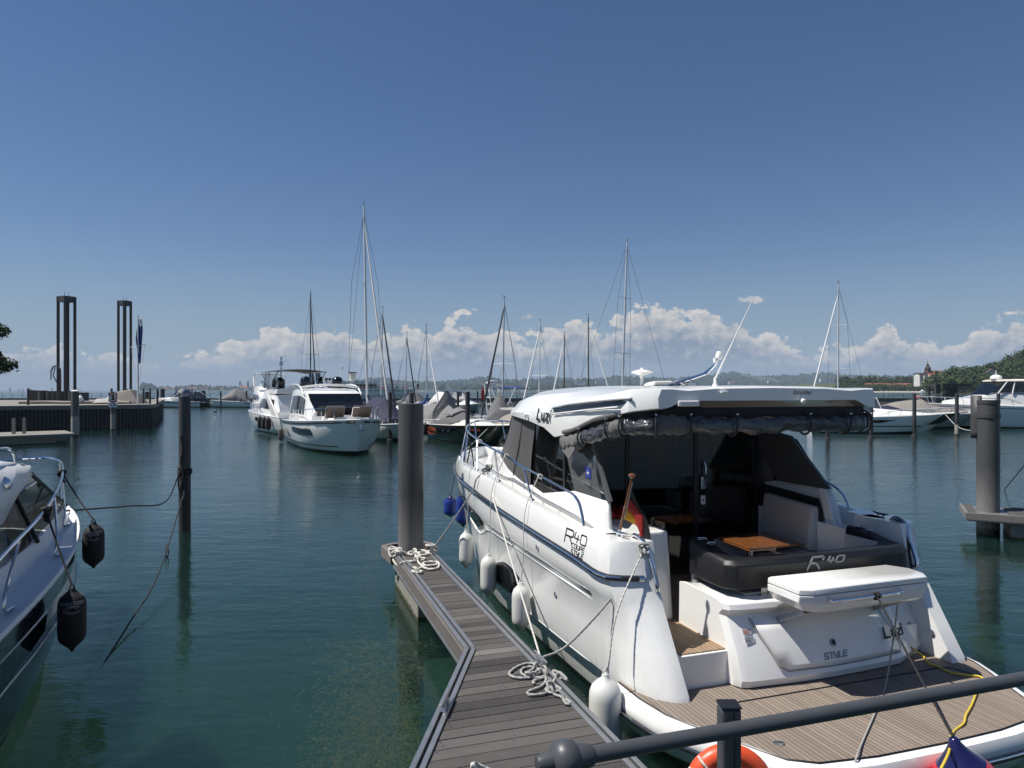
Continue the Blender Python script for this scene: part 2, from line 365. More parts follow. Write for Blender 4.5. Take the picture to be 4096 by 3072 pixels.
def concrete(name, base, algae=True):
    m, nt, b = newmat(name); geo = nd(nt, 'ShaderNodeNewGeometry'); sp = nd(nt, 'ShaderNodeSeparateXYZ'); lk(nt, geo.outputs['Position'], sp.inputs[0])
    n1 = noise(nt, geo.outputs['Position'], 1.5, 6, 0.65); n2 = noise(nt, mapv(nt, geo.outputs['Position'], (9, 9, 3)), 1.0, 5, 0.6)
    c = mixc(nt, mth(nt, 'ADD', mth(nt, 'MULTIPLY', n1, 0.6), mth(nt, 'MULTIPLY', n2, 0.4)), tuple(x*0.55 for x in base), tuple(x*1.35 for x in base))
    if algae:
        w = mth(nt, 'LESS_THAN', mth(nt, 'SUBTRACT', sp.outputs['Z'], mth(nt, 'MULTIPLY', n2, 0.16)), -0.02)
        c = mixc(nt, w, c, (0.05, 0.05, 0.016))
    lk(nt, c, b.inputs['Base Color']); b.inputs['Roughness'].default_value = 0.85
    bn = nd(nt, 'ShaderNodeBump'); bn.inputs['Distance'].default_value = 0.004; lk(nt, n2, bn.inputs['Height']); lk(nt, bn.outputs[0], b.inputs['Normal']); MATS[name] = m
def hull_gel(name, base):
    '''gelcoat with faint yellowing near the waterline, run-off streaks and uneven gloss'''
    m, nt, b = newmat(name); geo = nd(nt, 'ShaderNodeNewGeometry'); sp = nd(nt, 'ShaderNodeSeparateXYZ'); lk(nt, geo.outputs['Position'], sp.inputs[0])
    st = noise(nt, mapv(nt, geo.outputs['Position'], (26, 26, 0.8)), 1.0, 4, 0.65); cl = noise(nt, geo.outputs['Position'], 1.4, 5, 0.6)
    lowm = nd(nt, 'ShaderNodeMapRange'); lowm.inputs[1].default_value = 0.62; lowm.inputs[2].default_value = 0.05; lk(nt, sp.outputs['Z'], lowm.inputs[0])
    f = mth(nt, 'MULTIPLY', ramp(nt, st, [(0.48, 0.0), (0.75, 1.0)]), mth(nt, 'MULTIPLY_ADD', lowm.outputs[0], 0.55, 0.10), clamp=True)
    c = mixc(nt, f, mixc(nt, cl, tuple(x*0.965 for x in base), base), (0.42, 0.38, 0.27)); lk(nt, c, b.inputs['Base Color'])
    lk(nt, mth(nt, 'MULTIPLY_ADD', cl, 0.16, 0.06), b.inputs['Roughness']); b.inputs['Coat Weight'].default_value = 0.4; b.inputs['Coat Roughness'].default_value = 0.05
    MATS[name] = m
hull_gel('gelcoat_hull', (0.83, 0.83, 0.80))
concrete('concrete', (0.27, 0.26, 0.22)); concrete('concrete_deck', (0.22, 0.205, 0.18), False); concrete('quay_stone', (0.15, 0.14, 0.125), False)
concrete('sheet_steel', (0.105, 0.10, 0.092), True); concrete('stone_block', (0.10, 0.095, 0.088), False)
# ---------------------------------------------------------------- sky (world)
def make_world():
    w = bpy.data.worlds.new('World'); scene.world = w; w.use_nodes = True; nt = w.node_tree
    bg = nt.nodes['Background']; sky = nd(nt, 'ShaderNodeTexSky'); sky.sky_type = 'NISHITA'; sky.sun_disc = False
    sky.sun_elevation = SUN_EL; sky.sun_rotation = math.atan2(SUN_DIR_XY.x, SUN_DIR_XY.y)
    sky.altitude = 400; sky.air_density = 1.0; sky.dust_density = 0.25; sky.ozone_density = 2.2
    tc = nd(nt, 'ShaderNodeTexCoord'); vec = tc.outputs['Generated']
    sp = nd(nt, 'ShaderNodeSeparateXYZ'); lk(nt, vec, sp.inputs[0])
    az = mth(nt, 'ARCTAN2', sp.outputs['X'], sp.outputs['Y']); el = sp.outputs['Z']
    per = 2*math.pi/5; fr = mth(nt, 'FRACT', mth(nt, 'MULTIPLY_ADD', az, 1/per, 0.5))       # the cloud bank goes on all round the horizon
    # tops of the cumulus bank over the far shore: (picture column, row) -> azimuth, elevation
    tops = [(5, 349), (28, 347), (45, 352), (62, 341), (78, 353), (150, 362), (190, 357), (218, 354), (240, 345), (265, 335), (290, 333), (318, 332), (343, 325), (360, 341), (386, 336), (408, 327), (432, 333), (455, 320), (474, 321), (494, 336), (535, 338), (556, 331), (574, 317), (592, 331), (622, 318), (650, 311), (735, 315), (762, 338), (850, 350), (886, 329), (940, 352), (990, 321)]
    n = nt.nodes.new('ShaderNodeValToRGB'); cr = n.color_ramp; cr.interpolation = 'EASE'
    while len(cr.elements) < len(tops): cr.elements.new(0.5)
    for e, (x, y) in zip(cr.elements, tops):
        ca = math.atan((x-512)/F_PX); v = math.sin(math.atan((HOR-y)/F_PX*math.cos(ca)))*8
        e.position = ca/per+0.5; e.color = (v, v, v, 1)
    lk(nt, fr, n.inputs[0]); top = mth(nt, 'MULTIPLY', n.outputs[0], 0.125)
    n_big = noise(nt, mapv(nt, vec, (22, 22, 30)), 1.0, 5, 0.6); n_fine = noise(nt, mapv(nt, vec, (75, 75, 95)), 1.0, 5, 0.62)
    nz = mth(nt, 'ADD', mth(nt, 'MULTIPLY', mth(nt, 'SUBTRACT', n_big, 0.5), 0.11), mth(nt, 'MULTIPLY', mth(nt, 'SUBTRACT', n_fine, 0.5), 0.035))
    dn = mth(nt, 'ADD', mth(nt, 'SUBTRACT', top, el), nz)
    # two stray puffs above the bank
    for x, y, rx, ry in ((527, 317, 7, 4), (753, 300, 16, 4.5)):
        ca = math.atan((x-512)/F_PX); ce = (HOR-y)/F_PX*math.cos(ca); k = math.cos(ca)**2/F_PX
        a = mth(nt, 'MULTIPLY', mth(nt, 'SUBTRACT', mth(nt, 'SUBTRACT', fr, 0.5), ca/per), per/(rx*k)); e_ = mth(nt, 'MULTIPLY', mth(nt, 'SUBTRACT', el, ce), F_PX/ry)
        d = mth(nt, 'MULTIPLY', mth(nt, 'SUBTRACT', 1.0, mth(nt, 'ADD', mth(nt, 'MULTIPLY', a, a), mth(nt, 'MULTIPLY', e_, e_))), 0.006)
        dn = mth(nt, 'MAXIMUM', dn, mth(nt, 'ADD', d, mth(nt, 'MULTIPLY', nz, 0.35)))
    dens = nd(nt, 'ShaderNodeMapRange', interpolation_type='SMOOTHSTEP'); dens.inputs[1].default_value = 0.0; dens.inputs[2].default_value = 0.007; lk(nt, dn, dens.inputs[0])
    low = nd(nt, 'ShaderNodeMapRange', interpolation_type='SMOOTHSTEP'); low.inputs[1].default_value = 0.008; low.inputs[2].default_value = 0.05; lk(nt, el, low.inputs[0])
    alpha = mth(nt, 'MULTIPLY', dens.outputs[0], mth(nt, 'MULTIPLY_ADD', low.outputs[0], 0.86, 0.10))
    n_sh = noise(nt, mapv(nt, vec, (75, 75, 95), (0.45, 0, -0.8)), 1.0, 4, 0.62)
    lit = mth(nt, 'MULTIPLY', mth(nt, 'SUBTRACT', n_fine, n_sh), 1.5)
    edge = nd(nt, 'ShaderNodeMapRange'); edge.inputs[1].default_value = 0.045; edge.inputs[2].default_value = 0.004; lk(nt, dn, edge.inputs[0])
    lt = mth(nt, 'ADD', mth(nt, 'ADD', lit, mth(nt, 'MULTIPLY', mth(nt, 'SUBTRACT', n_big, 0.5), 1.0)), mth(nt, 'MULTIPLY', mth(nt, 'MULTIPLY', edge.outputs[0], 0.85), low.outputs[0]), clamp=True)
    S = 0.055
    ccol = mixc(nt, lt, (0.185/S, 0.235/S, 0.305/S), (0.58/S, 0.545/S, 0.505/S))
    hz = nd(nt, 'ShaderNodeMapRange', interpolation_type='SMOOTHSTEP'); hz.inputs[1].default_value = 0.20; hz.inputs[2].default_value = -0.02; lk(nt, el, hz.inputs[0])
    hs = nd(nt, 'ShaderNodeHueSaturation'); hs.inputs['Saturation'].default_value = 1.2; hs.inputs['Value'].default_value = 1.08; lk(nt, mixc(nt, 1.0, sky.outputs[0], (1.04, 0.985, 1.03), 'MULTIPLY'), hs.inputs['Color'])
    skc = mixc(nt, mth(nt, 'MULTIPLY', hz.outputs[0], 0.85), hs.outputs[0], (0.175/S, 0.25/S, 0.345/S))
    lk(nt, mixc(nt, alpha, skc, ccol), bg.inputs['Color']); bg.inputs['Strength'].default_value = S
make_world()

# ---------------------------------------------------------------- water and lake bed
def make_water():
    m, nt, b = newmat('water'); out = nt.nodes['Material Output']; nt.nodes.remove(b)
    geo = nd(nt, 'ShaderNodeNewGeometry'); pos = geo.outputs['Position']
    sp = nd(nt, 'ShaderNodeSeparateXYZ'); lk(nt, pos, sp.inputs[0])
    w1 = noise(nt, mapv(nt, pos, (0.75, 1.7, 1), rot=(0, 0, R(8))), 1.0, 2, 0.5)
    w2 = noise(nt, mapv(nt, pos, (3.2, 6.5, 1), rot=(0, 0, R(-14))), 1.0, 3, 0.6)
    w4 = noise(nt, mapv(nt, pos, (9, 15, 1), rot=(0, 0, R(20))), 1.0, 2, 0.5)
    w3 = noise(nt, mapv(nt, pos, (0.10, 0.22, 1)), 1.0, 2, 0.5)
    gust = noise(nt, mapv(nt, pos, (0.05, 0.09, 1)), 1.0, 3, 0.6)
    far = nd(nt, 'ShaderNodeMapRange'); far.inputs[1].default_value = 9; far.inputs[2].default_value = 36; far.inputs[3].default_value = 0.45; far.inputs[4].default_value = 1.0; lk(nt, sp.outputs['Y'], far.inputs[0])
    lake = nd(nt, 'ShaderNodeMapRange'); lake.inputs[1].default_value = 150; lake.inputs[2].default_value = 230; lake.inputs[3].default_value = 1.0; lake.inputs[4].default_value = 3.2; lk(nt, sp.outputs['Y'], lake.inputs[0])
    amp = mth(nt, 'MULTIPLY', mth(nt, 'MULTIPLY', far.outputs[0], lake.outputs[0]), mth(nt, 'MULTIPLY_ADD', gust, 0.9, 0.5))
    hgt = mth(nt, 'ADD', mth(nt, 'MULTIPLY', w1, 0.034), mth(nt, 'ADD', mth(nt, 'MULTIPLY', w2, 0.016), mth(nt, 'ADD', mth(nt, 'MULTIPLY', w3, 0.05), mth(nt, 'MULTIPLY', w4, 0.0055))))
    hgt = mth(nt, 'MULTIPLY', hgt, amp)
    bn = nd(nt, 'ShaderNodeBump'); bn.inputs['Strength'].default_value = 1.0; bn.inputs['Distance'].default_value = 1.0; lk(nt, hgt, bn.inputs['Height'])
    fr = nd(nt, 'ShaderNodeFresnel', i_IOR=1.333); lk(nt, bn.outputs[0], fr.inputs['Normal'])
    gl = nd(nt, 'ShaderNodeBsdfGlossy'); gl.inputs['Roughness'].default_value = 0.03; lk(nt, bn.outputs[0], gl.inputs['Normal']); gl.inputs['Color'].default_value = (0.95, 0.97, 1, 1)
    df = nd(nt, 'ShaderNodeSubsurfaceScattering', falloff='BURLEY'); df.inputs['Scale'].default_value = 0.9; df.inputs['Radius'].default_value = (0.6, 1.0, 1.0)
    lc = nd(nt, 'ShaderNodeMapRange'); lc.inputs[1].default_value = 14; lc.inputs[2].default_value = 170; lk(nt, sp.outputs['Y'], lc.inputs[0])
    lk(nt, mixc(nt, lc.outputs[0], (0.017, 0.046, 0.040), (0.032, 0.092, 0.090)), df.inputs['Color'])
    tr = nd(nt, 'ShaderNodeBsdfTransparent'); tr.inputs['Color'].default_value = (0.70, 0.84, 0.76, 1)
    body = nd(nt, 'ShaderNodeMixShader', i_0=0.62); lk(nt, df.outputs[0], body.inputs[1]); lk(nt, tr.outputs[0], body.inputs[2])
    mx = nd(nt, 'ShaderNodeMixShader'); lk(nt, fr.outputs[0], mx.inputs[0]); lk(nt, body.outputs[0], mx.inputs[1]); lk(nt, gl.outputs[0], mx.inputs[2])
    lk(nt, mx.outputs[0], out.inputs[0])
    MATS['water'] = m
    S = 26000
    MB().add([(-S, -60, 0), (S, -60, 0), (S, S, 0), (-S, S, 0)], [(0, 1, 2, 3)]).build('water', 'water', smooth=0, kind='structure')
    m, nt, b = newmat('lake_bed'); geo = nd(nt, 'ShaderNodeNewGeometry')
    n1 = noise(nt, geo.outputs['Position'], 0.6, 6, 0.65); n2 = noise(nt, geo.outputs['Position'], 5.0, 5, 0.6)
    c = mixc(nt, mth(nt, 'MULTIPLY', n1, n2), (0.020, 0.052, 0.045), (0.062, 0.092, 0.062)); bs = nd(nt, 'ShaderNodeSubsurfaceScattering', falloff='BURLEY'); bs.inputs['Scale'].default_value = 1.3; bs.inputs['Radius'].default_value = (0.8, 1.0, 1.0); lk(nt, c, bs.inputs['Color']); lk(nt, bs.outputs[0], nt.nodes['Material Output'].inputs[0])      # silty water over the bed softens every shadow
    MATS['lake_bed'] = m
    g = MB(); N = 40; xs = [-70+140*i/N for i in range(N+1)]; ys = [-20+140*i/N for i in range(N+1)]
    g.loft([[(x, y, -2.1-0.018*max(0, y)+0.15*math.sin(x*0.6)*math.cos(y*0.5)) for x in xs] for y in ys], closed=False, caps=False)
    S = 26000; z = -4.3
    g.add([(-S, -60, z), (S, -60, z), (S, S, z), (-S, S, z)], [(0, 1, 2, 3)])
    g.build('lake_bed', 'lake_bed', kind='structure')
make_water()
# ---------------------------------------------------------------- the moored cruiser in the foreground
YAW = R(19)
def V(a, b, c): return (a, -b, c)          # a forward from the platform's aft edge, b to starboard, c above the water
boat = thing('motor_yacht', 'large white motor yacht moored stern-to beside the wooden finger dock, teak swim platform aft', 'boat', (3.409, 5.457, 0), R(90)+YAW)
HB = [(1.3, 1.90), (1.9, 1.92), (3, 1.94), (5, 1.965), (6, 1.96), (7, 1.925), (8, 1.82), (9, 1.63), (10, 1.36), (11, 0.99), (11.8, 0.62), (12.3, 0.33), (12.6, 0.03)]
SHEER = [(1.3, 1.735), (2, 1.765), (3.75, 1.83), (5, 1.90), (6, 1.95), (7, 1.965), (8, 1.95), (9.5, 1.90), (12.6, 1.87)]
RUB = [(1.3, 1.45), (2.2, 1.45), (2.7, 1.48), (4, 1.54), (5.3, 1.60), (7.4, 1.70), (9, 1.71), (12.6, 1.70)]
def hbw(a, c):                              # half-breadth, finer towards the waterline forward
    k = max(0.0, 1-c/1.75); aa = a+0.55*k*max(0, (a-7)/5.6)
    w = ip(HB, min(12.6, aa)); t = max(0, (a-6.0)/6.6)
    return w*(1-0.30*k*t)
def sect(a):
    rb, sh = ip(RUB, a), ip(SHEER, a); t = max(0.0, min(1.0, (a-6.5)/5.5)); le = 0.44+0.55*t**1.5; up = 1.22+0.12*t
    fac = [(0.02, -0.62), (0.62, -0.42), (0.855, -0.02), (0.885, 0.10), (0.915, le-0.05), (0.952, le), (0.960, le+0.09), (0.968, 0.5*(le+up)), (0.972, up-0.05), (0.992, up+0.02), (1.0, 0.5*(up+rb)), (1.003, rb)]
    pts = [(hbw(a, c)*f, c) for f, c in fac]; w = ip(HB, a)
    pts += [(w*0.995, rb+0.10), (w*0.985, sh-0.04), (w*0.985-0.02, sh), (max(0.0, w*0.985-0.125), sh), (max(0.0, w*0.985-0.145), sh-0.03), (max(0.0, w*0.985-0.17), sh-0.23)]
    return pts
A_ST = [2.5, 2.75, 3, 3.6, 4.2, 4.8, 5.4, 6, 6.5, 7, 7.5, 8, 8.5, 9, 9.4, 9.8, 10.2, 10.6, 11, 11.3, 11.6, 11.9, 12.15, 12.35, 12.5, 12.58]
h = MB(); NP = len(sect(5)); mis = [1, 1, 1]+[0]*(NP-4)
for sgn in (-1, 1): h.loft([[V(a, sgn*w, c) for w, c in sect(a)] for a in A_ST], closed=False, caps=False, mis=mis)
deck = [[V(a, sgn*max(0.0, ip(HB, a)*0.985-0.17), ip(SHEER, a)-0.23) for sgn in (-1, 1)] for a in A_ST if a >= 3.9]
h.loft(deck, closed=False, caps=False)
# stern quarters: the hull side closes to the sloping wing at each side of the boarding platform
AC = [(-0.7, 1.375), (0.46, 1.375), (0.48, 1.378), (0.71, 1.507), (0.925, 1.654), (1.273, 1.86), (1.476, 1.94), (1.60, 1.965), (1.80, 2.02)]
def qplan(ac, wf, st=0.0): return [(ac+(2.5-ac)*f, b) for f, b in ((1.0, wf), (0.8, wf-0.002), (0.55, wf-0.010), (0.30, wf-0.045), (0.14, 0.5*(wf-0.045)+0.83+st*0.06), (0.04, 1.625+st*0.13), (0.0, 1.553+st*0.17), (0.0, 1.464+st*0.085), (0.5, 1.464+st*0.085), (1.1, 1.464+st*0.085))]
for sgn in (-1, 1):
    lv = sect(2.5)[:15]; rows = [[V(a, sgn*b, c) for a, b in qplan(ip(AC, c)-(0.10 if sgn > 0 else 0), max(wf, 1.50), 1.0 if sgn > 0 else 0.0)] for wf, c in lv]
    for k in range(14): h.loft([rows[k], rows[k+1]], closed=False, caps=False, mi=1 if k < 3 else 0)
    h.add(rows[-1]+[V(2.5, sgn*1.60, lv[-1][1])], [list(range(11))])
    h.add([V(a, sgn*b, c) for a, b, c in ((2.5, 1.60, lv[-1][1]), (2.5, lv[-1][0]-0.1, lv[-1][1]), (2.75, ip(HB, 2.75)*0.985-0.12, ip(SHEER, 2.75)), (2.75, 1.60, ip(SHEER, 2.75)))], [(0, 1, 2, 3)])
h.build('hull', ['gelcoat_hull', 'boot_black'], boat, 34, weld=0.0008)
# cockpit shell: floor, sides, step riser
ck = MB()
ck.box(1.62, 4.25, -1.46, 1.46, 0.30, 0.795)
for sgn in (-1, 1):
    ck.hexa([V(2.45, sgn*1.40, 0.78), V(4.2, sgn*1.40, 0.78), V(4.2, sgn*1.62, 0.78), V(2.45, sgn*1.62, 0.78), V(2.45, sgn*1.40, 1.62), V(4.2, sgn*1.40, 1.66), V(4.2, sgn*1.66, 1.66), V(2.45, sgn*1.66, 1.62)])
    ck.hexa([V(2.35, sgn*1.45, 1.535), V(4.2, sgn*1.45, 1.565), V(4.2, sgn*1.87, 1.565), V(2.35, sgn*1.82, 1.535), V(2.35, sgn*1.45, 1.55), V(4.2, sgn*1.45, 1.59), V(4.2, sgn*1.87, 1.59), V(2.35, sgn*1.82, 1.55)])
ck.build('cockpit_shell', 'gelcoat', boat, 30, bevel=0.012)
fl = MB(); fl.box(1.645, 4.2, -1.39, 1.39, 0.797, 0.806); fl.build('cockpit_floor', 'teak_cockpit', boat, 0)
# boarding platform
def outline(k=0.0):
    half = [(0.0+k, 0.0), (0.015+k, 0.75-k), (0.08+k, 1.22-k*0.8), (0.20+k, 1.43-k), (0.46+k*0.6, 1.55-k), (0.80+k*0.3, 1.70-k), (1.02, 1.80-k), (1.25, 1.90-k), (1.6, 1.955-k), (1.98, 1.965-k)]
    return [(a, -b) for a, b in reversed(half)]+[(a, b) for a, b in half[1:]]
o1 = outline(); pf = MB()
rings = [[V(a, b, c) for a, b in outline(k)] for k, c in ((0.16, 0.12), (0.05, 0.20), (0.02, 0.30), (0.0, 0.345), (0.0, 0.40), (0.03, 0.468), (0.07, 0.478))]
pf.loft(rings, closed=True, caps=True); pf.build('swim_platform', 'gelcoat', boat, 40)
tk = MB()
tin = outline(0.105); T = [V(a, b, 0) for a, b in tin]
tk.prism([(x, y, 0.479) for x, y, z in T], (0, 0, 0.006)); tk.build('platform_planking', 'teak_deck', boat, 0)
sm = MB()
for pts in ([(1.24, 1.33), (1.24, -1.18), (1.20, -1.29), (1.12, -1.34), (0.72, -1.58)], [(1.24, 1.33), (1.2, 1.42), (0.72, 1.58)]):
    P = [V(a, b, 0.487) for a, b in pts]
    sm.tube(P, 0.008, 4)
P = [V(a, b, 0.486) for a, b in tin]; sm.tube(P, 0.007, 4)
sm.build('caulking_seam', 'rubber', boat)
pr_ = MB(); pr_.tube(spline([V(a, b, 0.33) for a, b in outline(-0.012)], 3), 0.022, 8); pr_.build('platform_rubbing_strip', 'rubber', boat)
pr_ = MB(); pr_.tube(spline([V(a, b, 0.345) for a, b in outline(-0.024)], 3), 0.010, 8); pr_.build('platform_trim', 'chrome', boat)
uh = MB(); uh.hexa([V(1.0, -1.55, -0.6), V(2.0, -1.6, -0.6), V(2.0, 1.6, -0.6), V(1.0, 1.55, -0.6), V(0.9, -1.6, 0.18), V(2.0, -1.75, 0.18), V(2.0, 1.75, 0.18), V(0.9, 1.6, 0.18)]); uh.build('stern_underbody', 'boot_black', boat, 0)
for a, b in ((0.52, -1.22),):
    f = MB(); f.lathe([(0.045, 0), (0.045, 0.006), (0.03, 0.008), (0.022, 0.004), (0.0, 0.003)], V(a, b, 0.485), 18); f.build('deck_socket', 'chrome', boat)
# rubbing strip along the hull, chrome capped
for sgn in (-1, 1):
    P = spline([V(a, sgn*(ip(HB, a)*1.0+0.012), ip(RUB, a)) for a in A_ST if a < 12.55], 2)
    Q = [V(a, sgn*(b+0.012), ip(RUB, a)) for a, b in reversed(qplan(ip(AC, 1.46), ip([(cc, ww) for ww, cc in sect(2.5)[:14]], 1.46), 1.0 if sgn > 0 else 0.0)[1:6])]
    PP = [Vector(x) for x in Q]+P
    s = MB(); s.tube(PP, 0.030, 8); rs = s.build('rubbing_strip', 'rubber', boat)
    s = MB(); s.tube([p+Vector((0, -sgn*0.022, 0.008)) for p in PP], 0.014, 8); s.build('strip_cap', 'chrome', rs)
    s = MB(); s.lathe([(0.0, 0), (0.036, 0.0), (0.036, 0.05), (0.02, 0.06)], V(1.955, sgn*1.655, 1.45), 12, (-0.25, sgn*0.95, 0)); s.build('strip_end', 'chrome', rs)
# hull side features (port side is the one in view; both sides carry them)
def on_hull(a, c, sgn=-1, out=0.0):
    pts = sect(a); w = ip([(cc, ww) for ww, cc in pts[:14]], c); return Vector(V(a, sgn*(w+out), c))
def hull_panel(name, poly, mat, out, depth, sgn, sub=6, parent=boat):
    """panel following the hull: polygon of (a, c) corners, filled as a fan of strips between lower and upper chain"""
    g = MB(); (lo, hi) = poly; n = 14; rows = []
    for i in range(n+1):
        a0 = lo[0][0]+(lo[-1][0]-lo[0][0])*i/n
        cl = ip(lo, a0); ch = ip(hi, a0)
        rows.append([on_hull(a0, cl+(ch-cl)*j/sub, sgn, out) for j in range(sub+1)])
    g.loft(rows, closed=False, caps=False)
    o = g.build(name, mat, parent, 40); sd = o.modifiers.new('thick', 'SOLIDIFY'); sd.thickness = depth; sd.offset = 0; return o
for sgn in (-1, 1):
    bwin = hull_panel('bow_hull_window', ([(6.16, 1.25), (6.6, 1.10), (7.3, 1.17), (8.6, 1.30), (9.6, 1.38)], [(6.16, 1.27), (6.3, 1.32), (7.4, 1.40), (8.6, 1.47), (9.6, 1.40)]), 'glass_dark', 0.012, 0.02, sgn)
    s = MB(); s.tube(spline([on_hull(a, c, sgn, 0.026) for a, c in ((6.75, 1.16), (6.98, 1.19), (7.0, 1.34), (6.77, 1.32))], 5, True), 0.008, 6, closed=True); s.build('porthole_frame', 'rubber', bwin)
    led = MB(); led.tube(spline([on_hull(a, c, sgn, 0.0) for a, c in ((9.4, 1.30), (8.4, 1.20), (7.3, 1.10), (6.65, 1.02), (6.3, 1.08), (5.95, 1.19), (5.2, 1.19), (4.2, 1.165), (3.2, 1.14), (2.5, 1.12))], 6), [0.013]*50+[0.012, 0.010, 0.007, 0.004, 0.001], 8); led.build('moulded_ledge', 'gelcoat', boat)
    hull_panel('hull_groove', ([(2.52, 1.165), (3, 1.19), (4, 1.235), (5, 1.262), (5.9, 1.285)], [(2.52, 1.215), (3, 1.225), (4, 1.26), (5, 1.275), (5.9, 1.29)]), 'gel_grey', 0.004, 0.01, sgn)
    mwin = hull_panel('hull_window', ([(4.27, 0.63), (4.52, 0.50), (5.1, 0.47), (5.8, 0.46), (6.05, 0.58)], [(4.27, 0.65), (4.85, 0.86), (5.17, 0.88), (5.83, 0.69), (6.05, 0.59)]), 'glass_dark', 0.010, 0.02, sgn)
    s = MB(); s.tube(spline([on_hull(a, c, sgn, 0.02) for a, c in ((4.42, 0.57), (4.75, 0.53), (4.82, 0.72), (4.55, 0.73))], 5, True), 0.009, 6, closed=True); s.build('porthole_frame', 'rubber', mwin)
    led = MB(); led.tube(spline([on_hull(a, c, sgn, -0.006) for a, c in ((6.1, 0.55), (5.6, 0.455), (5.0, 0.45), (4.0, 0.43), (3.0, 0.43), (2.5, 0.44))], 6), [0.018]*26+[0.016, 0.013, 0.009, 0.005, 0.001], 8); led.build('spray_ledge', 'gelcoat', boat)
    s = MB(); s.lathe([(0.0, 0), (0.03, 0.0), (0.03, 0.015), (0.012, 0.02), (0.0, 0.012)], on_hull(3.86, 1.38, sgn, 0.0), 12, (0, -sgn, 0)); s.build('skin_fitting', 'chrome', boat)
    s = MB(); s.lathe([(0.0, 0), (0.03, 0.0), (0.03, 0.015), (0.012, 0.02), (0.0, 0.012)], on_hull(3.45, 0.92, sgn, 0.0), 12, (0, -sgn, 0)); s.build('skin_fitting', 'chrome', boat)
# ---- superstructure
def side_b(c): return 1.53-0.115*(c-1.85)
for sgn in (-1, 1):
    SP = lambda a, c, o=0.0, sgn=sgn: V(a, sgn*(side_b(c)+o-max(0, a-6.2)*0.16), c)
    w = MB()      # white coaming below the side windows
    lo = [(2.74, 1.53), (3.3, 1.55), (4.0, 1.59), (5.0, 1.66), (6.0, 1.70), (7.0, 1.72), (8.0, 1.71)]
    hi = [(2.93, 2.04), (3.4, 2.04), (3.79, 2.035), (4.79, 1.87), (5.27, 1.93), (5.99, 1.98), (7.1, 2.165), (8.0, 2.06)]
    rows = [[SP(a0+(ah-a0)*j/4, c0+(ch-c0)*j/4) for j in range(5)] for (a0, c0), (ah, ch) in zip([(2.74, 1.53), (3.25, 1.55), (3.7, 1.57), (4.79, 1.65), (5.27, 1.67), (5.99, 1.70), (7.1, 1.72), (8.0, 1.71)], hi)]
    w.loft(rows, closed=False, caps=False); o = w.build('cabin_side', 'gelcoat', boat, 30); sd = o.modifiers.new('t', 'SOLIDIFY'); sd.thickness = 0.05; sd.offset = -1 if sgn < 0 else 1
    g = MB()      # side window
    lo = [(3.79, 2.035), (4.79, 1.87), (5.27, 1.93), (5.99, 1.98), (7.1, 2.165)]; hi = [(4.30, 2.64), (4.67, 2.76), (5.32, 2.82), (5.9, 2.85), (6.45, 2.83)]
    g.loft([[SP(a0+(a1-a0)*j/4, c0+(c1-c0)*j/4, -0.012) for j in range(5)] for (a0, c0), (a1, c1) in zip(lo, hi)], closed=False, caps=False); sw = g.build('side_window', 'glass_dark', boat, 30)
    g = MB()      # black sun cover over the front of the window
    lo = [(5.24, 1.925), (5.6, 1.95), (5.99, 1.978), (6.5, 2.06), (7.1, 2.165)]; hi = [(5.34, 2.81), (5.6, 2.825), (5.9, 2.84), (6.2, 2.84), (6.45, 2.825)]
    g.loft([[SP(a0+(a1-a0)*j/6, c0+(c1-c0)*j/6, 0.006+0.014*math.sin(i*2.1+j*0.7)) for j in range(7)] for i, ((a0, c0), (a1, c1)) in enumerate(zip(lo, hi))], closed=False, caps=False); g.build('window_cover', 'canvas_dark', boat, 60)
    g = MB()      # cover seam
    g.tube([SP(5.99, 1.975, 0.012), SP(5.86, 2.4, 0.014), SP(5.82, 2.84, 0.012)], 0.008, 5); g.build('cover_seam', 'rubber', boat)
    g = MB()      # graphite pillar behind it
    g.prism([SP(4.305, 2.64, 0.0), SP(3.93, 2.72, 0.0), SP(3.47, 2.66), SP(2.86, 2.045), SP(2.95, 2.035), SP(3.79, 2.035)], (0, sgn*0.045, 0)); pl = g.build('window_pillar', 'graphite', boat, 0, bevel=0.004)
    g = MB(); g.prism([SP(3.46, 2.62, 0.004), SP(3.40, 2.62, 0.004), SP(2.95, 2.06, 0.004), SP(3.04, 2.05, 0.004)], (0, -sgn*0.004, 0)); g.build('pillar_trim', 'chrome', pl, 0)
    if sgn < 0:
        g = MB(); g.prism([SP(3.53, 2.36, 0.004), SP(3.39, 2.345, 0.004), SP(3.36, 2.225, 0.004), SP(3.50, 2.24, 0.004)], (0, 0.003, 0)); bd = g.build('maker_badge', 'fender_blue', pl, 0)
        c0 = Vector(SP(3.445, 2.29, 0.010)); g = MB()
        for dx, dz in ((0.045, 0.012), (0.008, 0.05)): g.prism([c0+Vector((dx, 0, 0)), c0+Vector((0, 0, dz)), c0-Vector((dx, 0, 0)), c0-Vector((0, 0, dz))], (0, 0.001, 0))
        g.build('badge_star', 'ink_white', bd, 0)
        strokes('badge_lettering', 'BAVARIA', 'ink_grey', pl, plane_M(SP(3.535, 2.16, 0.006), (-1, 0.12, 0), (0, 0, 1)), 0.04, 0.008, 0, 0.2)
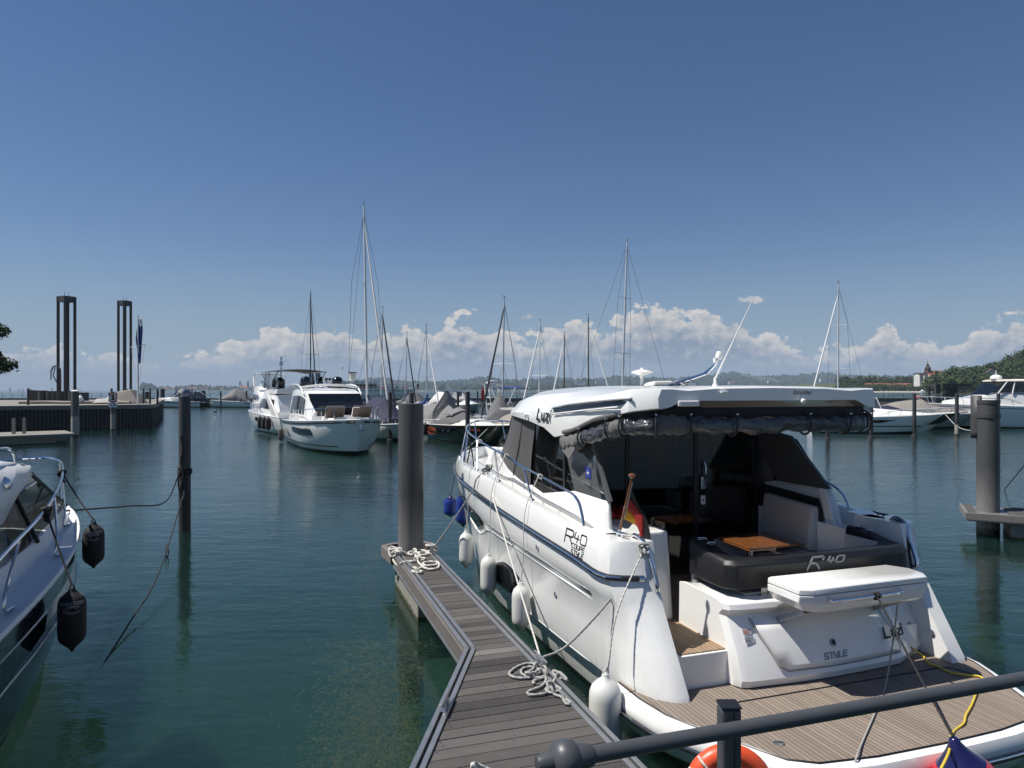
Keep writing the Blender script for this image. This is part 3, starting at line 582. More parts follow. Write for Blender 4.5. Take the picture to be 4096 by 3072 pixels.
# front glazing and coachroof forward of it
fw = MB(); n = 10; rows = []
for j in range(6):
    t = j/5; row = []
    for i in range(-n, n+1):
        s_ = i/n; a_top = 7.05-0.62*abs(s_)**2.2; a_bot = 8.35-1.27*abs(s_)**2.2
        b_top = 1.385*s_; b_bot = 1.36*s_
        row.append(V(a_bot+(a_top-a_bot)*t, b_bot+(b_top-b_bot)*t, 2.14+0.03*abs(s_)+(2.90-2.14)*t-0.05*abs(s_)*t))
    rows.append(row)
fw.loft(rows, closed=False, caps=False); fw.build('windscreen', 'glass_dark', boat, 40)
cr = MB(); rows = []
for a, hw, zt in ((5.8, 1.42, 2.0), (7.0, 1.36, 2.165), (7.6, 1.28, 2.16), (8.4, 1.12, 2.14), (9.2, 0.88, 2.08), (10.0, 0.62, 2.00), (10.6, 0.40, 1.90), (10.9, 0.2, 1.72)):
    zb = ip(SHEER, a)-0.24
    rows.append([V(a, s*hw*f, zb+(zt-zb)*g) for s, f, g in ((-1, 1.04, 0), (-1, 1.0, 0.6), (-1, 0.93, 0.93), (-1, 0.8, 1.0), (1, 0.0, 1.03), (1, 0.8, 1.0), (1, 0.93, 0.93), (1, 1.0, 0.6), (1, 1.04, 0))])
cr.loft(rows, closed=False, caps=False); cr.build('coachroof', 'gelcoat', boat, 40)
# hardtop
RS = [  # a, half-width, lower edge, upper edge, crown
    (2.08, 1.37, 3.06, 3.235, 3.272), (2.12, 1.41, 3.055, 3.25, 3.288), (2.36, 1.55, 3.02, 3.24, 3.298), (2.8, 1.575, 2.945, 3.19, 3.302), (3.4, 1.585, 2.845, 3.14, 3.305), (3.9, 1.58, 2.70, 3.10, 3.310),
    (4.3, 1.565, 2.645, 3.06, 3.312), (4.7, 1.55, 2.745, 3.03, 3.308), (5.3, 1.53, 2.805, 3.00, 3.290), (5.9, 1.50, 2.838, 2.96, 3.245), (6.35, 1.45, 2.85, 2.92, 3.18), (6.62, 1.22, 2.865, 2.93, 3.12), (6.9, 0.9, 2.885, 2.95, 3.05), (7.12, 0.45, 2.91, 2.95, 2.98)]
rf = MB(); rows = []
for a, w, lo, up, k in RS:
    half = [(0.0, k), (0.5, k-0.008), (0.75, k-0.03), (0.89, k-0.4*(k-up)), (0.972, up+0.02), (1.0, 0.5*(up+lo)+0.02), (0.995, lo+0.01), (0.97, lo)]
    dk = k-0.13 if k-0.13 > lo else lo+0.005
    und = [(0.90, lo+0.02), (0.80, min(dk, lo+0.12)), (0.0, dk)]
    prof = half+und
    ring = [V(a, -f*w, c) for f, c in prof]+[V(a, f*w, c) for f, c in reversed(prof[1:-1])]
    rows.append(ring)
rf.loft(rows, closed=True, caps=True); nr_ = len(rows[0]); skip = {i*nr_+j for i in (3, 4) for j in (0, 9)}      # open sliding sunroof over the cockpit
rf.f = [f for k, f in enumerate(rf.f) if k not in skip]; rf.m = [0]*len(rf.f); roof = rf.build('hardtop', 'gelcoat', boat, 26)
for sgn in (-1, 1):
    RP = lambda a, c, o=0.0, sgn=sgn: V(a, sgn*(ip([(x[0], x[1]) for x in RS], a)*(1.0-0.10*max(0, (c-ip([(x[0], 0.5*(x[2]+x[3])) for x in RS], a)))**1.2)+o), c)
    g = MB(); top = [(4.36, 3.005), (3.8, 3.06), (3.2, 3.10), (2.6, 3.135), (2.30, 3.15)]; bot = [(4.30, 2.965), (3.8, 3.00), (3.2, 3.045), (2.7, 3.08), (2.52, 3.092)]
    g.loft([[RP(a, c, 0.004), RP(a2, c2, 0.012)] for (a, c), (a2, c2) in zip(top, bot)], closed=False, caps=False); v_ = g.build('roof_side_window', 'glass_dark', roof, 60)
    g = MB(); g.tube([RP(a, c+0.012, 0.010) for a, c in top], 0.013, 6); g.build('window_brow', 'gel_grey', roof)
    g = MB(); g.tube([RP(a, c-0.02, 0.018) for a, c in bot], 0.012, 6); g.build('window_ledge', 'gelcoat', roof)
    g = MB(); g.lathe([(0.0, -0.01), (0.028, 0.0), (0.028, 0.03), (0.014, 0.045), (0.0, 0.05)], RP(5.35, 2.90, 0), 12, (0, -sgn, 0)); g.build('roof_hook', 'gelcoat', roof)
    g = MB(); g.tube([RP(5.35, 2.90, 0.035), RP(5.35, 2.84, 0.035)], 0.008, 6); g.build('hook_pin', 'steel', roof)
def roof_skin(p):
    w, lo, up, k = (ip([(x[0], x[i]) for x in RS], p.x) for i in (1, 2, 3, 4))
    f = ip([(lo+0.01, 0.995), (0.5*(up+lo)+0.02, 1.0), (up+0.02, 0.972), (k-0.4*(k-up), 0.89)], p.z); return Vector((p.x, w*f+0.013, p.z))
strokes('name_lettering', 'Luzi', 'ink', roof, plane_M(V(4.94, -1.56, 2.855), (-1, 0.0, 0.0), (0, 0.0, 1)), 0.14, 0.025, 0.18, 0.34, bend=roof_skin, sx=1.4)
strokes('maker_lettering', 'BAVARIA', 'gel_grey', roof, plane_M(V(2.072, 0.26, 3.205), (-0.0, -1, 0), (0.05, 0, 1)), 0.036, 0.007, 0.0, 0.3)
# deck light, camera and drain on the hardtop's aft edge
g = MB(); g.box(2.04, 2.09, 0.40, 0.64, 3.085, 3.145); lg = g.build('deck_light', 'gelcoat', roof, 0, bevel=0.012)
g = MB(); g.box(2.035, 2.042, 0.425, 0.615, 3.097, 3.133); g.build('light_lens', 'gelcoat_cream', lg, 0)
lg.location = (0, 0.52, 0.0)
g = MB(); g.lathe([(0.02, 0), (0.02, 0.05), (0.028, 0.05), (0.028, 0.07), (0.0, 0.07)], V(2.09, 0.36, 3.16), 12, (-0.8, 0.1, -0.5)); g.build('stern_camera', 'gelcoat', roof)
g = MB(); g.box(2.04, 2.10, 0.58, 0.66, 3.22, 3.235); g.build('roof_clip', 'gelcoat', roof, 0, bevel=0.004)
# gear on the hardtop
g = MB(); g.lathe([(0.05, 0), (0.03, 0.01), (0.02, 0.05), (0.018, 0.11), (0.03, 0.115), (0.033, 0.15), (0.06, 0.155), (0.135, 0.178), (0.145, 0.188), (0.12, 0.204), (0.06, 0.222), (0.025, 0.228), (0.016, 0.245), (0.0, 0.25)], V(4.2, -0.356, 3.295), 24); g.build('antenna_dome', 'gelcoat', boat)
g = MB()
ML = [(3.05, -0.62, 3.30), (2.98, -0.56, 3.335), (2.82, -0.33, 3.43), (2.73, -0.26, 3.53), (2.70, -0.24, 3.62)]
for d in (-0.09, 0.09): g.tube([V(a, b, c) if i > 2 else V(a+d*(1-i/3), b, c) for i, (a, b, c) in enumerate(ML)], 0.016, 8)
g.build('light_mast', 'chrome', boat)
g = MB(); g.lathe([(0.0, 0), (0.036, 0.0), (0.04, 0.02), (0.04, 0.07), (0.034, 0.078), (0.0, 0.082)], V(2.70, -0.24, 3.60), 14, (-0.1, -0.35, 1)); g.lathe([(0.0, 0), (0.022, 0.0), (0.022, 0.05), (0.0, 0.05)], V(2.70, -0.28, 3.555), 12, (0, 0, 1)); g.build('navigation_light', 'gelcoat', boat)
g = MB(); g.lathe([(0.03, 0), (0.03, 0.015), (0.016, 0.04), (0.016, 0.08), (0.01, 0.10)], V(2.6, -0.35, 3.29), 12); g.tube([V(2.6, -0.35, 3.37), V(2.5, -0.166, 3.82), V(2.40, 0.0, 4.245)], [0.011, 0.009, 0.005], 8); g.build('whip_aerial', 'gelcoat', boat)
g = MB(); g.hexa([V(3.85, -0.40, 3.295), V(4.15, -0.40, 3.295), V(4.15, 0.10, 3.295), V(3.85, 0.10, 3.295), V(3.88, -0.36, 3.365), V(4.12, -0.36, 3.345), V(4.12, 0.06, 3.355), V(3.88, 0.06, 3.375)]); g.build('folded_cover', 'canvas_white', boat, 0, bevel=0.025, seg=3)
g = MB(); g.lathe([(0.04, 0), (0.04, 0.04), (0.0, 0.06)], V(2.85, -0.48, 3.29), 10); g.tube(spline([V(2.85, -0.5, 3.32), V(2.8, -0.56, 3.36), V(2.85, -0.62, 3.33), V(2.9, -0.72, 3.35)], 5), 0.010, 6); g.build('horn', 'chrome', boat)
# ---- rolled-up cockpit canvas under the hardtop edge
def wob(i, k, s): return math.sin(i*1.7+k*2.3)*s+math.sin(i*0.73+k)*s*0.7
edge_port = [(3.95, -1.56, 2.60), (3.7, -1.55, 2.63), (3.3, -1.54, 2.735), (2.9, -1.525, 2.82), (2.55, -1.50, 2.875), (2.30, -1.42, 2.90), (2.19, -1.28, 2.905), (2.16, -1.0, 2.905), (2.15, -0.6, 2.90), (2.15, 0.0, 2.90), (2.15, 0.6, 2.895), (2.15, 1.0, 2.89), (2.18, 1.26, 2.895), (2.30, 1.41, 2.90), (2.55, 1.47, 2.88), (2.9, 1.49, 2.82)]
P = spline([V(*p) for p in edge_port], 8); N = len(P)
segs = [(0, 14, 'canvas_grey'), (14, 27, 'vinyl_clear'), (27, 33, 'canvas_grey'), (33, 46, 'vinyl_clear'), (46, 56, 'canvas_grey'), (56, 78, 'vinyl_clear'), (78, 98, 'vinyl_clear'), (98, N, 'canvas_dark')]
def vinyl():
    m, nt, b = newmat('vinyl_clear'); tc = nd(nt, 'ShaderNodeTexCoord')
    n1 = noise(nt, mapv(nt, tc.outputs['Object'], (5, 5, 22)), 1.0, 4, 0.6); n2 = noise(nt, tc.outputs['Object'], 9.0, 3, 0.6)
    c = mixc(nt, ramp(nt, n1, [(0.35, 0.0), (0.75, 1.0)]), (0.02, 0.021, 0.025), (0.14, 0.145, 0.155)); lk(nt, c, b.inputs['Base Color']); b.inputs['Roughness'].default_value = 0.12; b.inputs['Coat Weight'].default_value = 0.5
    bn = nd(nt, 'ShaderNodeBump'); bn.inputs['Distance'].default_value = 0.03; lk(nt, mth(nt, 'ADD', n1, n2), bn.inputs['Height']); lk(nt, bn.outputs[0], b.inputs['Normal']); MATS['vinyl_clear'] = m
vinyl()
roll = None
for (i0, i1, mt) in segs:
    pts = P[i0:min(i1+1, N)]; rad = []
    for k, p in enumerate(pts):
        i = i0+k; r = 0.080+wob(i, 1, 0.007)+(0.010 if mt.startswith('canvas') else 0)
        rad.append(r)
    q = [p+Vector((0, 0, wob(i0+k, 3, 0.010)-(0.02*math.sin(math.pi*k/max(1, len(pts)-1)) if mt == 'vinyl_clear' else 0))) for k, p in enumerate(pts)]
    g = MB(); n = 14; rings = []
    for k, p in enumerate(q):
        t = (q[min(k+1, len(q)-1)]-q[max(k-1, 0)]).normalized(); sd = t.cross(Vector((0, 0, 1))).normalized(); up = sd.cross(t)
        ring = []
        for j in range(n):
            a = 2*math.pi*j/n; rr = rad[k]*(1+0.06*math.sin(3*a+0.25*(i0+k))+0.05*math.sin(5*a-0.4*(i0+k)))
            ring.append(p+sd*(math.cos(a)*rr*0.75)+up*(math.sin(a)*rr*1.05))
        rings.append(ring)
    g.loft(rings); nm = 'rolled_window' if mt == 'vinyl_clear' else 'rolled_canvas'
    o = g.build(nm, mt, boat, 60)
for i in (14, 27, 33, 46, 56, 66, 78, 88, 98):
    p = P[i]; t = (P[i+1]-P[i-1]).normalized(); sd = t.cross(Vector((0, 0, 1))).normalized(); up = Vector((0, 0, 1))
    g = MB(); ring = [p+sd*(math.cos(a)*0.10)+up*(math.sin(a)*0.125) for a in [2*math.pi*j/14 for j in range(14)]]
    g.tube(ring, 0.012, 6, closed=True); st = g.build('roll_strap', 'canvas_dark', boat)
    g = MB(); g.lathe([(0.0, 0), (0.012, 0), (0.010, 0.012), (0.0, 0.014)], p+up*0.10+sd*(-0.09 if sd.x > 0 else 0.09), 8, sd*(-1 if sd.x > 0 else 1)); g.build('strap_stud', 'chrome', st)
g = MB(); rows = []      # valance above the roll
for k in range(0, N):
    p = P[k]; t = (P[min(k+1, N-1)]-P[max(k-1, 0)]).normalized(); zt = ip([(x[0], x[2]) for x in RS], p.x)+0.02
    rows.append([Vector((p.x, p.y, zt)), Vector((p.x, p.y, p.z+0.06+0.012*math.sin(k*0.9)))])
g.loft(rows, closed=False, caps=False); o = g.build('canvas_valance', 'canvas_dark', boat, 60); sdm = o.modifiers.new('t', 'SOLIDIFY'); sdm.thickness = 0.02
g = MB(); g.tube([V(a, b-0.02, c+0.135+0.006*math.sin(i*2)) for i, (a, b, c) in enumerate([(3.95, -1.56, 2.60), (3.7, -1.565, 2.63), (3.5, -1.57, 2.68), (3.3, -1.56, 2.735), (3.1, -1.55, 2.78), (2.9, -1.55, 2.82), (2.7, -1.54, 2.85), (2.45, -1.48, 2.89)])], 0.026, 8); g.build('canvas_edge_roll', 'canvas_grey', boat)
g = MB(); g.prism([V(3.98, -1.58, 2.66), V(3.98, -1.58, 2.52), V(3.72, -1.59, 2.42), V(3.55, -1.59, 2.55), V(3.6, -1.59, 2.68)], (0, 0.02, 0)); g.build('canvas_corner', 'canvas_grey', boat, 0, bevel=0.008)
# ---- saloon bulkhead with sliding glass doors
A_B = 4.12
for b0, b1 in ((-1.36, -0.62), (-0.60, 0.40), (0.42, 1.36)):
    g = MB(); g.box(A_B, A_B+0.012, -b1+0.03, -b0-0.03, 0.86, 2.92); dr = g.build('saloon_door', 'glass_tint', boat, 0)
    g = MB()
    for bb in (b0, b1): g.box(A_B-0.012, A_B+0.03, -bb-0.022, -bb+0.022, 0.81, 2.98)
    g.box(A_B-0.010, A_B+0.028, -b1, -b0, 0.81, 0.87); g.build('door_frame', 'rubber', dr, 0)
g = MB(); g.box(A_B-0.03, A_B+0.05, -1.45, 1.45, 2.90, 3.12); g.build('door_head', 'rubber', boat, 0)
for sgn in (-1, 1):
    g = MB(); g.box(A_B-0.02, A_B+0.04, min(sgn*1.36, sgn*1.50), max(sgn*1.36, sgn*1.50), 0.8, 2.95); g.build('door_post', 'rubber', boat, 0)
g = MB(); g.tube([V(A_B-0.03, 0.53, 2.29), V(A_B-0.05, 0.535, 2.2), V(A_B-0.05, 0.535, 1.95), V(A_B-0.03, 0.53, 1.93)], 0.012, 8); g.build('door_handle', 'chrome', boat)
g = MB(); g.box(A_B-0.03, A_B-0.012, -0.535, -0.475, 1.92, 2.09); g.build('handle_plate', 'chrome', boat, 0, bevel=0.006)
g = MB(); g.box(A_B-0.025, A_B-0.012, -0.545, -0.475, 1.72, 1.84); lk_ = g.build('door_lock', 'gelcoat', boat, 0, bevel=0.02, seg=3)
g = MB(); g.lathe([(0.0, 0), (0.015, 0), (0.013, 0.01), (0, 0.01)], V(A_B-0.022, 0.51, 1.78), 10, (-1, 0, 0)); g.build('key_hole', 'rubber', lk_)
# saloon inside, seen dimly through the glass
g = MB(); g.box(4.15, 8.2, -1.38, 1.38, 0.80, 0.86); g.build('saloon_floor', 'wood_varnish', boat, 0)
for a0, a1, b0, b1, z0, z1, nm in ((4.9, 5.1, -0.1, 1.0, 0.86, 1.78, 'saloon_sofa'), (5.1, 6.2, 0.7, 1.34, 0.86, 1.35, 'saloon_seat'), (5.6, 6.4, -1.30, -0.8, 0.86, 1.7, 'galley')):
    g = MB(); g.box(a0, a1, -b1, -b0, z0, z1); g.build(nm, 'vinyl_grey', boat, 0, bevel=0.04, seg=3)
for b0 in (-1.30, -0.45, 0.42):
    g = MB(); g.box(6.6, 6.62, -b0-0.75, -b0, 1.95, 2.75); g.build('saloon_blind', 'cover_dark', boat, 0)
for y0, y1 in ((-1.36, -0.75), (-0.30, 0.15), (0.62, 1.34)):
    g = MB(); n_ = int((y1-y0)/0.02); g.loft([[(4.26+0.022*math.sin(k*1.25)+0.01*math.sin(k*0.4), y0+(y1-y0)*k/n_, z) for z in (0.9, 1.9, 2.88)] for k in range(n_+1)], closed=False, caps=False); g.build('curtain', 'cover_dark', boat, 60)
g = MB(); g.box(4.15, 7.0, -1.40, 1.40, 2.93, 2.96); g.build('saloon_ceiling', 'vinyl_grey', boat, 0)
# ---- cockpit furniture
g = MB(); g.hexa([V(2.55, -1.40, 0.80), V(3.7, -1.40, 0.80), V(3.7, -0.93, 0.80), V(2.55, -0.90, 0.80), V(2.60, -1.40, 1.745), V(3.7, -1.40, 1.77), V(3.7, -0.97, 1.77), V(2.60, -0.94, 1.745)]); wb = g.build('wet_bar', 'gelcoat', boat, 0, bevel=0.03, seg=3)
g = MB(); g.box(2.9, 4.0, -1.32, -0.55, 0.8, 1.18); g.build('bench_base', 'gelcoat', boat, 0, bevel=0.02)
bb = MB(); bb.box(2.55, 4.05, -1.36, -0.62, 1.15, 1.27); bb.build('seat_cushion', 'vinyl_grey', boat, 0, bevel=0.035, seg=3)
g = MB(); g.hexa([V(3.0, 1.28, 1.27), V(3.95, 1.28, 1.27), V(3.95, 1.39, 1.27), V(2.98, 1.39, 1.27), V(3.04, 1.36, 1.82), V(3.95, 1.36, 1.86), V(3.95, 1.46, 1.86), V(2.98, 1.46, 1.80)]); g.build('back_cushion', 'vinyl_grey', boat, 0, bevel=0.035, seg=3)
g = MB(); g.prism([V(2.96, 1.41, 1.20), V(2.96, 1.41, 1.75), V(3.06, 1.44, 1.90), V(4.1, 1.45, 1.96), V(4.1, 1.45, 1.20)], (0, -0.05, 0)); g.build('seat_surround', 'vinyl_black', boat, 0, bevel=0.01)
# starboard pillar foot, white
g = MB(); g.prism([V(2.76, 1.47, 1.50), V(2.78, 1.47, 1.62), V(2.96, 1.47, 2.05), V(3.06, 1.47, 2.03), V(2.92, 1.47, 1.55), V(2.92, 1.47, 1.1), V(2.80, 1.47, 1.1)], (0, -0.07, 0)); g.build('pillar_foot', 'gelcoat', boat, 0, bevel=0.012)
g = MB(); g.lathe([(0.0, 0), (0.035, 0), (0.035, 0.008), (0.02, 0.02), (0, 0.02)], V(2.62, 1.41, 1.27), 14, (0, 1, 0)); g.build('speaker_knob', 'chrome', boat)
# folding teak table
g = MB()
g.hexa([V(3.02, 0.42, 1.325), V(3.70, 0.47, 1.325), V(3.72, 0.86, 1.325), V(3.01, 0.80, 1.325), V(3.02, 0.42, 1.345), V(3.70, 0.47, 1.345), V(3.72, 0.86, 1.345), V(3.01, 0.80, 1.345)])
g.build('table_leaf', 'wood_varnish', boat, 0, bevel=0.004)
g = MB(); g.hexa([V(3.02, 0.42, 1.350), V(3.70, 0.47, 1.350), V(3.72, 0.82, 1.350), V(3.01, 0.80, 1.350), V(3.02, 0.42, 1.37), V(3.70, 0.47, 1.37), V(3.72, 0.82, 1.37), V(3.01, 0.80, 1.37)]); g.build('table_leaf', 'wood_varnish', boat, 0, bevel=0.004)
g = MB(); g.hexa([V(3.0, 0.81, 1.350), V(3.72, 0.83, 1.350), V(3.78, 1.27, 1.350), V(3.0, 1.21, 1.350), V(3.0, 0.81, 1.372), V(3.72, 0.83, 1.372), V(3.78, 1.27, 1.372), V(3.0, 1.21, 1.372)]); g.build('table_leaf', 'wood_varnish', boat, 0, bevel=0.004)
for b in (0.56, 0.90):
    g = MB(); g.lathe([(0.06, 0.0), (0.05, 0.01), (0.042, 0.03), (0.042, 0.51), (0.06, 0.52)], V(3.18, b, 0.806), 16); g.build('table_leg', 'steel', boat)
# things on board
t = thing('red_towel', 'crumpled dark red towel beside the white wet bar in the cockpit', 'towel', (0, 0, 0)); t.parent = None
g = MB(); rows = []
for i in range(9):
    rows.append([V(3.25+0.5*i/8+0.02*math.sin(j*2.1+i), -1.38+0.38*j/8+0.015*math.sin(i*2.7), 1.80+0.045*math.sin(i*1.3+j*1.9)+0.05*math.sin(j*0.9)) for j in range(9)])
g.loft(rows, closed=False, caps=False); o = g.build('towel_cloth', 'paint_red', t, 80); sdm = o.modifiers.new('t', 'SOLIDIFY'); sdm.thickness = 0.02
t.location = boat.location; t.rotation_euler = boat.rotation_euler
t = thing('dried_plant', 'sprig of dried greenery lying on top of the white cockpit wet bar', 'plant', boat.location, boat.rotation_euler[2])
g = MB(); rng = random.Random(3)
for i in range(46):
    a = 2.95+rng.uniform(-0.14, 0.14); b = -1.02+rng.uniform(-0.10, 0.08); an = rng.uniform(0, 6.28); L_ = rng.uniform(0.05, 0.13)
    p = Vector(V(a, b, 1.765+rng.uniform(0, 0.03))); q = p+Vector((math.cos(an)*L_, math.sin(an)*L_, rng.uniform(-0.005, 0.03))); sd = Vector((-math.sin(an), math.cos(an), 0))*0.008
    g.add([p-sd, p+sd, q], [(0, 1, 2)])
g.build('sprig', 'leaf_dry', t, 0)
# ---- transom island
tr = MB()
sec = [(1.44, 0.492), (1.42, 0.56), (1.50, 0.80), (1.66, 1.10), (1.60, 1.16), (1.62, 1.22), (1.72, 1.245), (2.25, 1.26), (2.35, 1.24), (2.36, 0.80), (1.9, 0.492)]
def tsec(b, da): return [V(a+da, b, c) for a, c in sec]
tr.loft([tsec(-0.90, 0.10), tsec(-0.86, 0.03), tsec(-0.80, 0.0), tsec(-0.4, -0.03), tsec(0.1, -0.05), tsec(0.6, -0.03), tsec(1.02, 0.0), tsec(1.10, 0.03), tsec(1.56, 0.24)], closed=True, caps=True)
tr.build('transom_island', 'gelcoat', boat, 28, bevel=0.008)
def isl(b, c, o=0.0):
    da = ip([(-0.90, 0.10), (-0.86, 0.03), (-0.80, 0.0), (-0.4, -0.03), (0.1, -0.05), (0.6, -0.03), (1.02, 0.0), (1.10, 0.03), (1.46, 0.20)], b); a = ip([(0.56, 1.42), (0.80, 1.50), (1.10, 1.66)], c); return V(a+da-o*0.93, b, c+o*0.36)
g = MB(); g.loft([[isl(bl+(br-bl)*k/8, c, 0.012) for k in range(9)] for bl, br, c in ((-0.36, 1.00, 0.625), (-0.46, 1.01, 0.66), (-0.52, 0.97, 0.80), (-0.60, 0.90, 0.95), (-0.64, 0.86, 1.075))], closed=False, caps=False); dr = g.build('garage_door', 'gelcoat', boat, 40); sdm = dr.modifiers.new('t', 'SOLIDIFY'); sdm.thickness = 0.02; sdm.offset = 0
g = MB(); g.tube([isl(b, c, 0.010) for b, c in ((-0.66, 1.075), (-0.62, 0.95), (-0.54, 0.80), (-0.475, 0.66), (-0.38, 0.608), (0.1, 0.605), (0.6, 0.607), (1.0, 0.612), (1.03, 0.66), (0.99, 0.80), (0.92, 0.95), (0.88, 1.075))], 0.006, 6); g.build('door_gap', 'gel_grey', dr)
Mt = lambda a, b, c: plane_M(V(a, b, c), (0, -1, 0), (0.38, 0, 0.92))
isk = lambda p: Vector(isl(-p.y, p.z, 0.026))
strokes('style_lettering', 'STYLE', 'ink_grey', dr, Mt(1.395, 0.03, 0.672), 0.05, 0.010, bend=isk, sx=1.25)
g = MB(); g.lathe([(0.036, 0), (0.036, 0.006), (0.026, 0.010), (0.0, 0.008)], isl(0.17, 0.80, 0.022), 18, (-0.92, 0, 0.38)); em = g.build('round_emblem', 'ink', dr)
g = MB(); g.tube([isl(0.17+0.03*math.cos(a), 0.80+0.03*math.sin(a)*0.92, 0.033) for a in [k*0.35 for k in range(18)]], 0.003, 5, closed=True); g.build('emblem_ring', 'chrome', em)
strokes('stern_name', 'Luzi', 'ink', boat, Mt(1.5, 0.82, 0.765), 0.095, 0.020, 0.12, 0.32, bend=lambda p: Vector(isl(-p.y, p.z, 0.042)), sx=1.15)
for i, (z, w, hh, mt) in enumerate(((0.94, 0.10, 0.05, 'paint_white'), (0.875, 0.11, 0.055, 'paint_white'))):
    o_ = Vector(isl(-0.77, z, 0.006)); g = MB(); M_ = Mt(0, 0, 0).to_3x3()
    ux, uy, nn = M_.col[0], M_.col[1], M_.col[2]
    g.prism([o_, o_+ux*w, o_+ux*w+uy*hh, o_+uy*hh], nn*0.002); st = g.build('warning_sticker', mt, boat, 0)
    g = MB()
    for k in range(4): q = o_+ux*0.008+uy*(0.008+k*hh*0.22)+nn*0.004; g.prism([q, q+ux*w*(0.8 if k % 2 else 0.55), q+ux*w*(0.8 if k % 2 else 0.55)+uy*0.004, q+uy*0.004], nn*0.001)
    g.build('sticker_print', 'red_print' if i == 0 else 'ink', st, 0)
g = MB(); g.box(1.66, 1.70, -1.40, -1.30, 0.66, 0.72); g.build('shore_power_hatch', 'gelcoat', boat, 0, bevel=0.01)
g = MB(); g.hexa([V(1.50, 1.15, 0.55), V(1.62, 1.15, 0.55), V(1.62, 1.32, 0.55), V(1.56, 1.32, 0.55), V(1.56, 1.16, 0.68), V(1.66, 1.16, 0.68), V(1.66, 1.32, 0.68), V(1.62, 1.32, 0.68)]); g.build('inlet_hatch', 'gelcoat_matt', boat, 0, bevel=0.008)
g = MB(); g.lathe([(0.0, 0), (0.035, 0), (0.035, 0.01), (0.02, 0.016), (0.0, 0.01)], V(1.52, 1.545, 0.72), 14, (0, 1, 0)); g.build('courtesy_light', 'chrome', boat)
# ---- black wrap-round seat back
bk = MB()
pl_o = [(2.42, -0.80), (2.05, -0.83), (1.80, -0.82), (1.70, -0.74), (1.665, 0.2), (1.68, 1.30), (1.76, 1.46), (2.0, 1.48), (2.42, 1.48)]
pl_i = [(2.42, -0.58), (2.05, -0.60), (1.93, -0.58), (1.87, -0.50), (1.85, 0.2), (1.86, 1.10), (1.92, 1.24), (2.0, 1.28), (2.42, 1.28)]
rings = []
for (ao, bo), (ai, bi) in zip(pl_o, pl_i):
    zt = 1.60 if ao < 2.3 else 1.66
    zt += 0.06*max(0, (ao-1.8)); rings.append([V(ao, bo, 1.32), V(ao-0.012*(1 if ao < 2 else 0), bo, zt-0.05), V(ao*0.85+ai*0.15, bo*0.85+bi*0.15, zt), V(ai*0.9+ao*0.1, bi*0.9+bo*0.1, zt), V(ai, bi, zt-0.05), V(ai+0.01, bi, 1.32)])
bk.loft(rings, closed=True, caps=True); sbk = bk.build('seat_back', 'vinyl_black', boat, 40, bevel=0.012)
strokes('model_lettering', '40', 'ink_grey', sbk, plane_M(V(1.657, 0.30, 1.515), (0.0, -1, 0), (0.02, 0, 1)), 0.06, 0.014, 0.35, 0.25, sx=1.9)
strokes('model_initial', 'R', 'ink_grey', sbk, plane_M(V(1.657, 0.06, 1.465), (0.0, -1, 0), (0.02, 0, 1)), 0.12, 0.02, 0.4, sx=1.6)
for a, b in ((2.34, -0.69), (2.16, -0.70), (2.34, 1.38), (2.16, 1.38)):
    g = MB(); g.lathe([(0.046, 0.0), (0.052, 0.004), (0.052, 0.010), (0.042, 0.010), (0.040, -0.0), (0.0, -0.0)], V(a, b, 1.685-0.05*(2.34-a)), 18); cp = g.build('cup_holder', 'chrome', sbk)
    g = MB(); g.lathe([(0.038, 0), (0.038, 0.003), (0.0, 0.003)], V(a, b, 1.688-0.05*(2.34-a)), 18); g.build('cup_well', 'ink', cp)
for a, b in ((2.30, -0.80), (1.74, -0.40), (1.74, 0.9)):
    g = MB(); g.box(a-0.02, a+0.02, -b-0.035, -b+0.035, 1.24, 1.34); g.box(a-0.04, a+0.04, -b-0.05, -b+0.05, 1.245, 1.255); g.build('seat_back_bracket', 'steel', boat, 0)
g = MB(); g.box(1.72, 2.30, -1.30, 0.62, 1.262, 1.276); g.build('seat_pad', 'vinyl_grey', boat, 0, bevel=0.005)
# padded grey inner faces of the arms
g = MB(); g.box(1.95, 2.42, -1.285, -1.262, 1.34, 1.60); g.build('arm_padding', 'vinyl_grey', boat, 0, bevel=0.008)
# ---- barbecue box hanging on the transom
gb = MB()
top = [(1.60, -0.46), (1.60, 1.02), (1.40, 1.13), (1.22, 1.10), (1.12, 1.02), (1.10, -0.36), (1.16, -0.47)]
def ring(z, k): return [V(1.36+(a-1.36)*k, 0.32+(b-0.32)*k, z) for a, b in top]
gb.loft([ring(1.40, 1.0), ring(1.445, 0.995), ring(1.458, 0.96)], closed=True, caps=True); bl = gb.build('barbecue_lid', 'gelcoat', boat, 30, bevel=0.006)
gb = MB(); gb.loft([ring(1.22, 0.82), ring(1.25, 0.93), ring(1.33, 1.0), ring(1.392, 1.0)], closed=True, caps=True); gb.build('barbecue_box', 'gelcoat', boat, 30, bevel=0.006)
g = MB(); g.tube(spline([V(1.10, -0.20, 1.36), V(1.05, -0.20, 1.355), V(1.035, -0.14, 1.355), V(1.035, 0.2, 1.355), V(1.04, 0.56, 1.36), V(1.06, 0.62, 1.365), V(1.12, 0.62, 1.37)], 5), 0.015, 8); g.build('box_handle', 'chrome', boat)
for b in (-0.34, 0.86):
    g = MB(); g.hexa([V(1.60, b-0.03, 1.0), V(1.66, b-0.03, 1.03), V(1.66, b+0.05, 1.03), V(1.60, b+0.05, 1.0), V(1.20, b-0.03, 1.21), V(1.26, b-0.03, 1.24), V(1.26, b+0.05, 1.24), V(1.20, b+0.05, 1.21)]); g.build('box_bracket', 'steel', boat, 0, bevel=0.003)
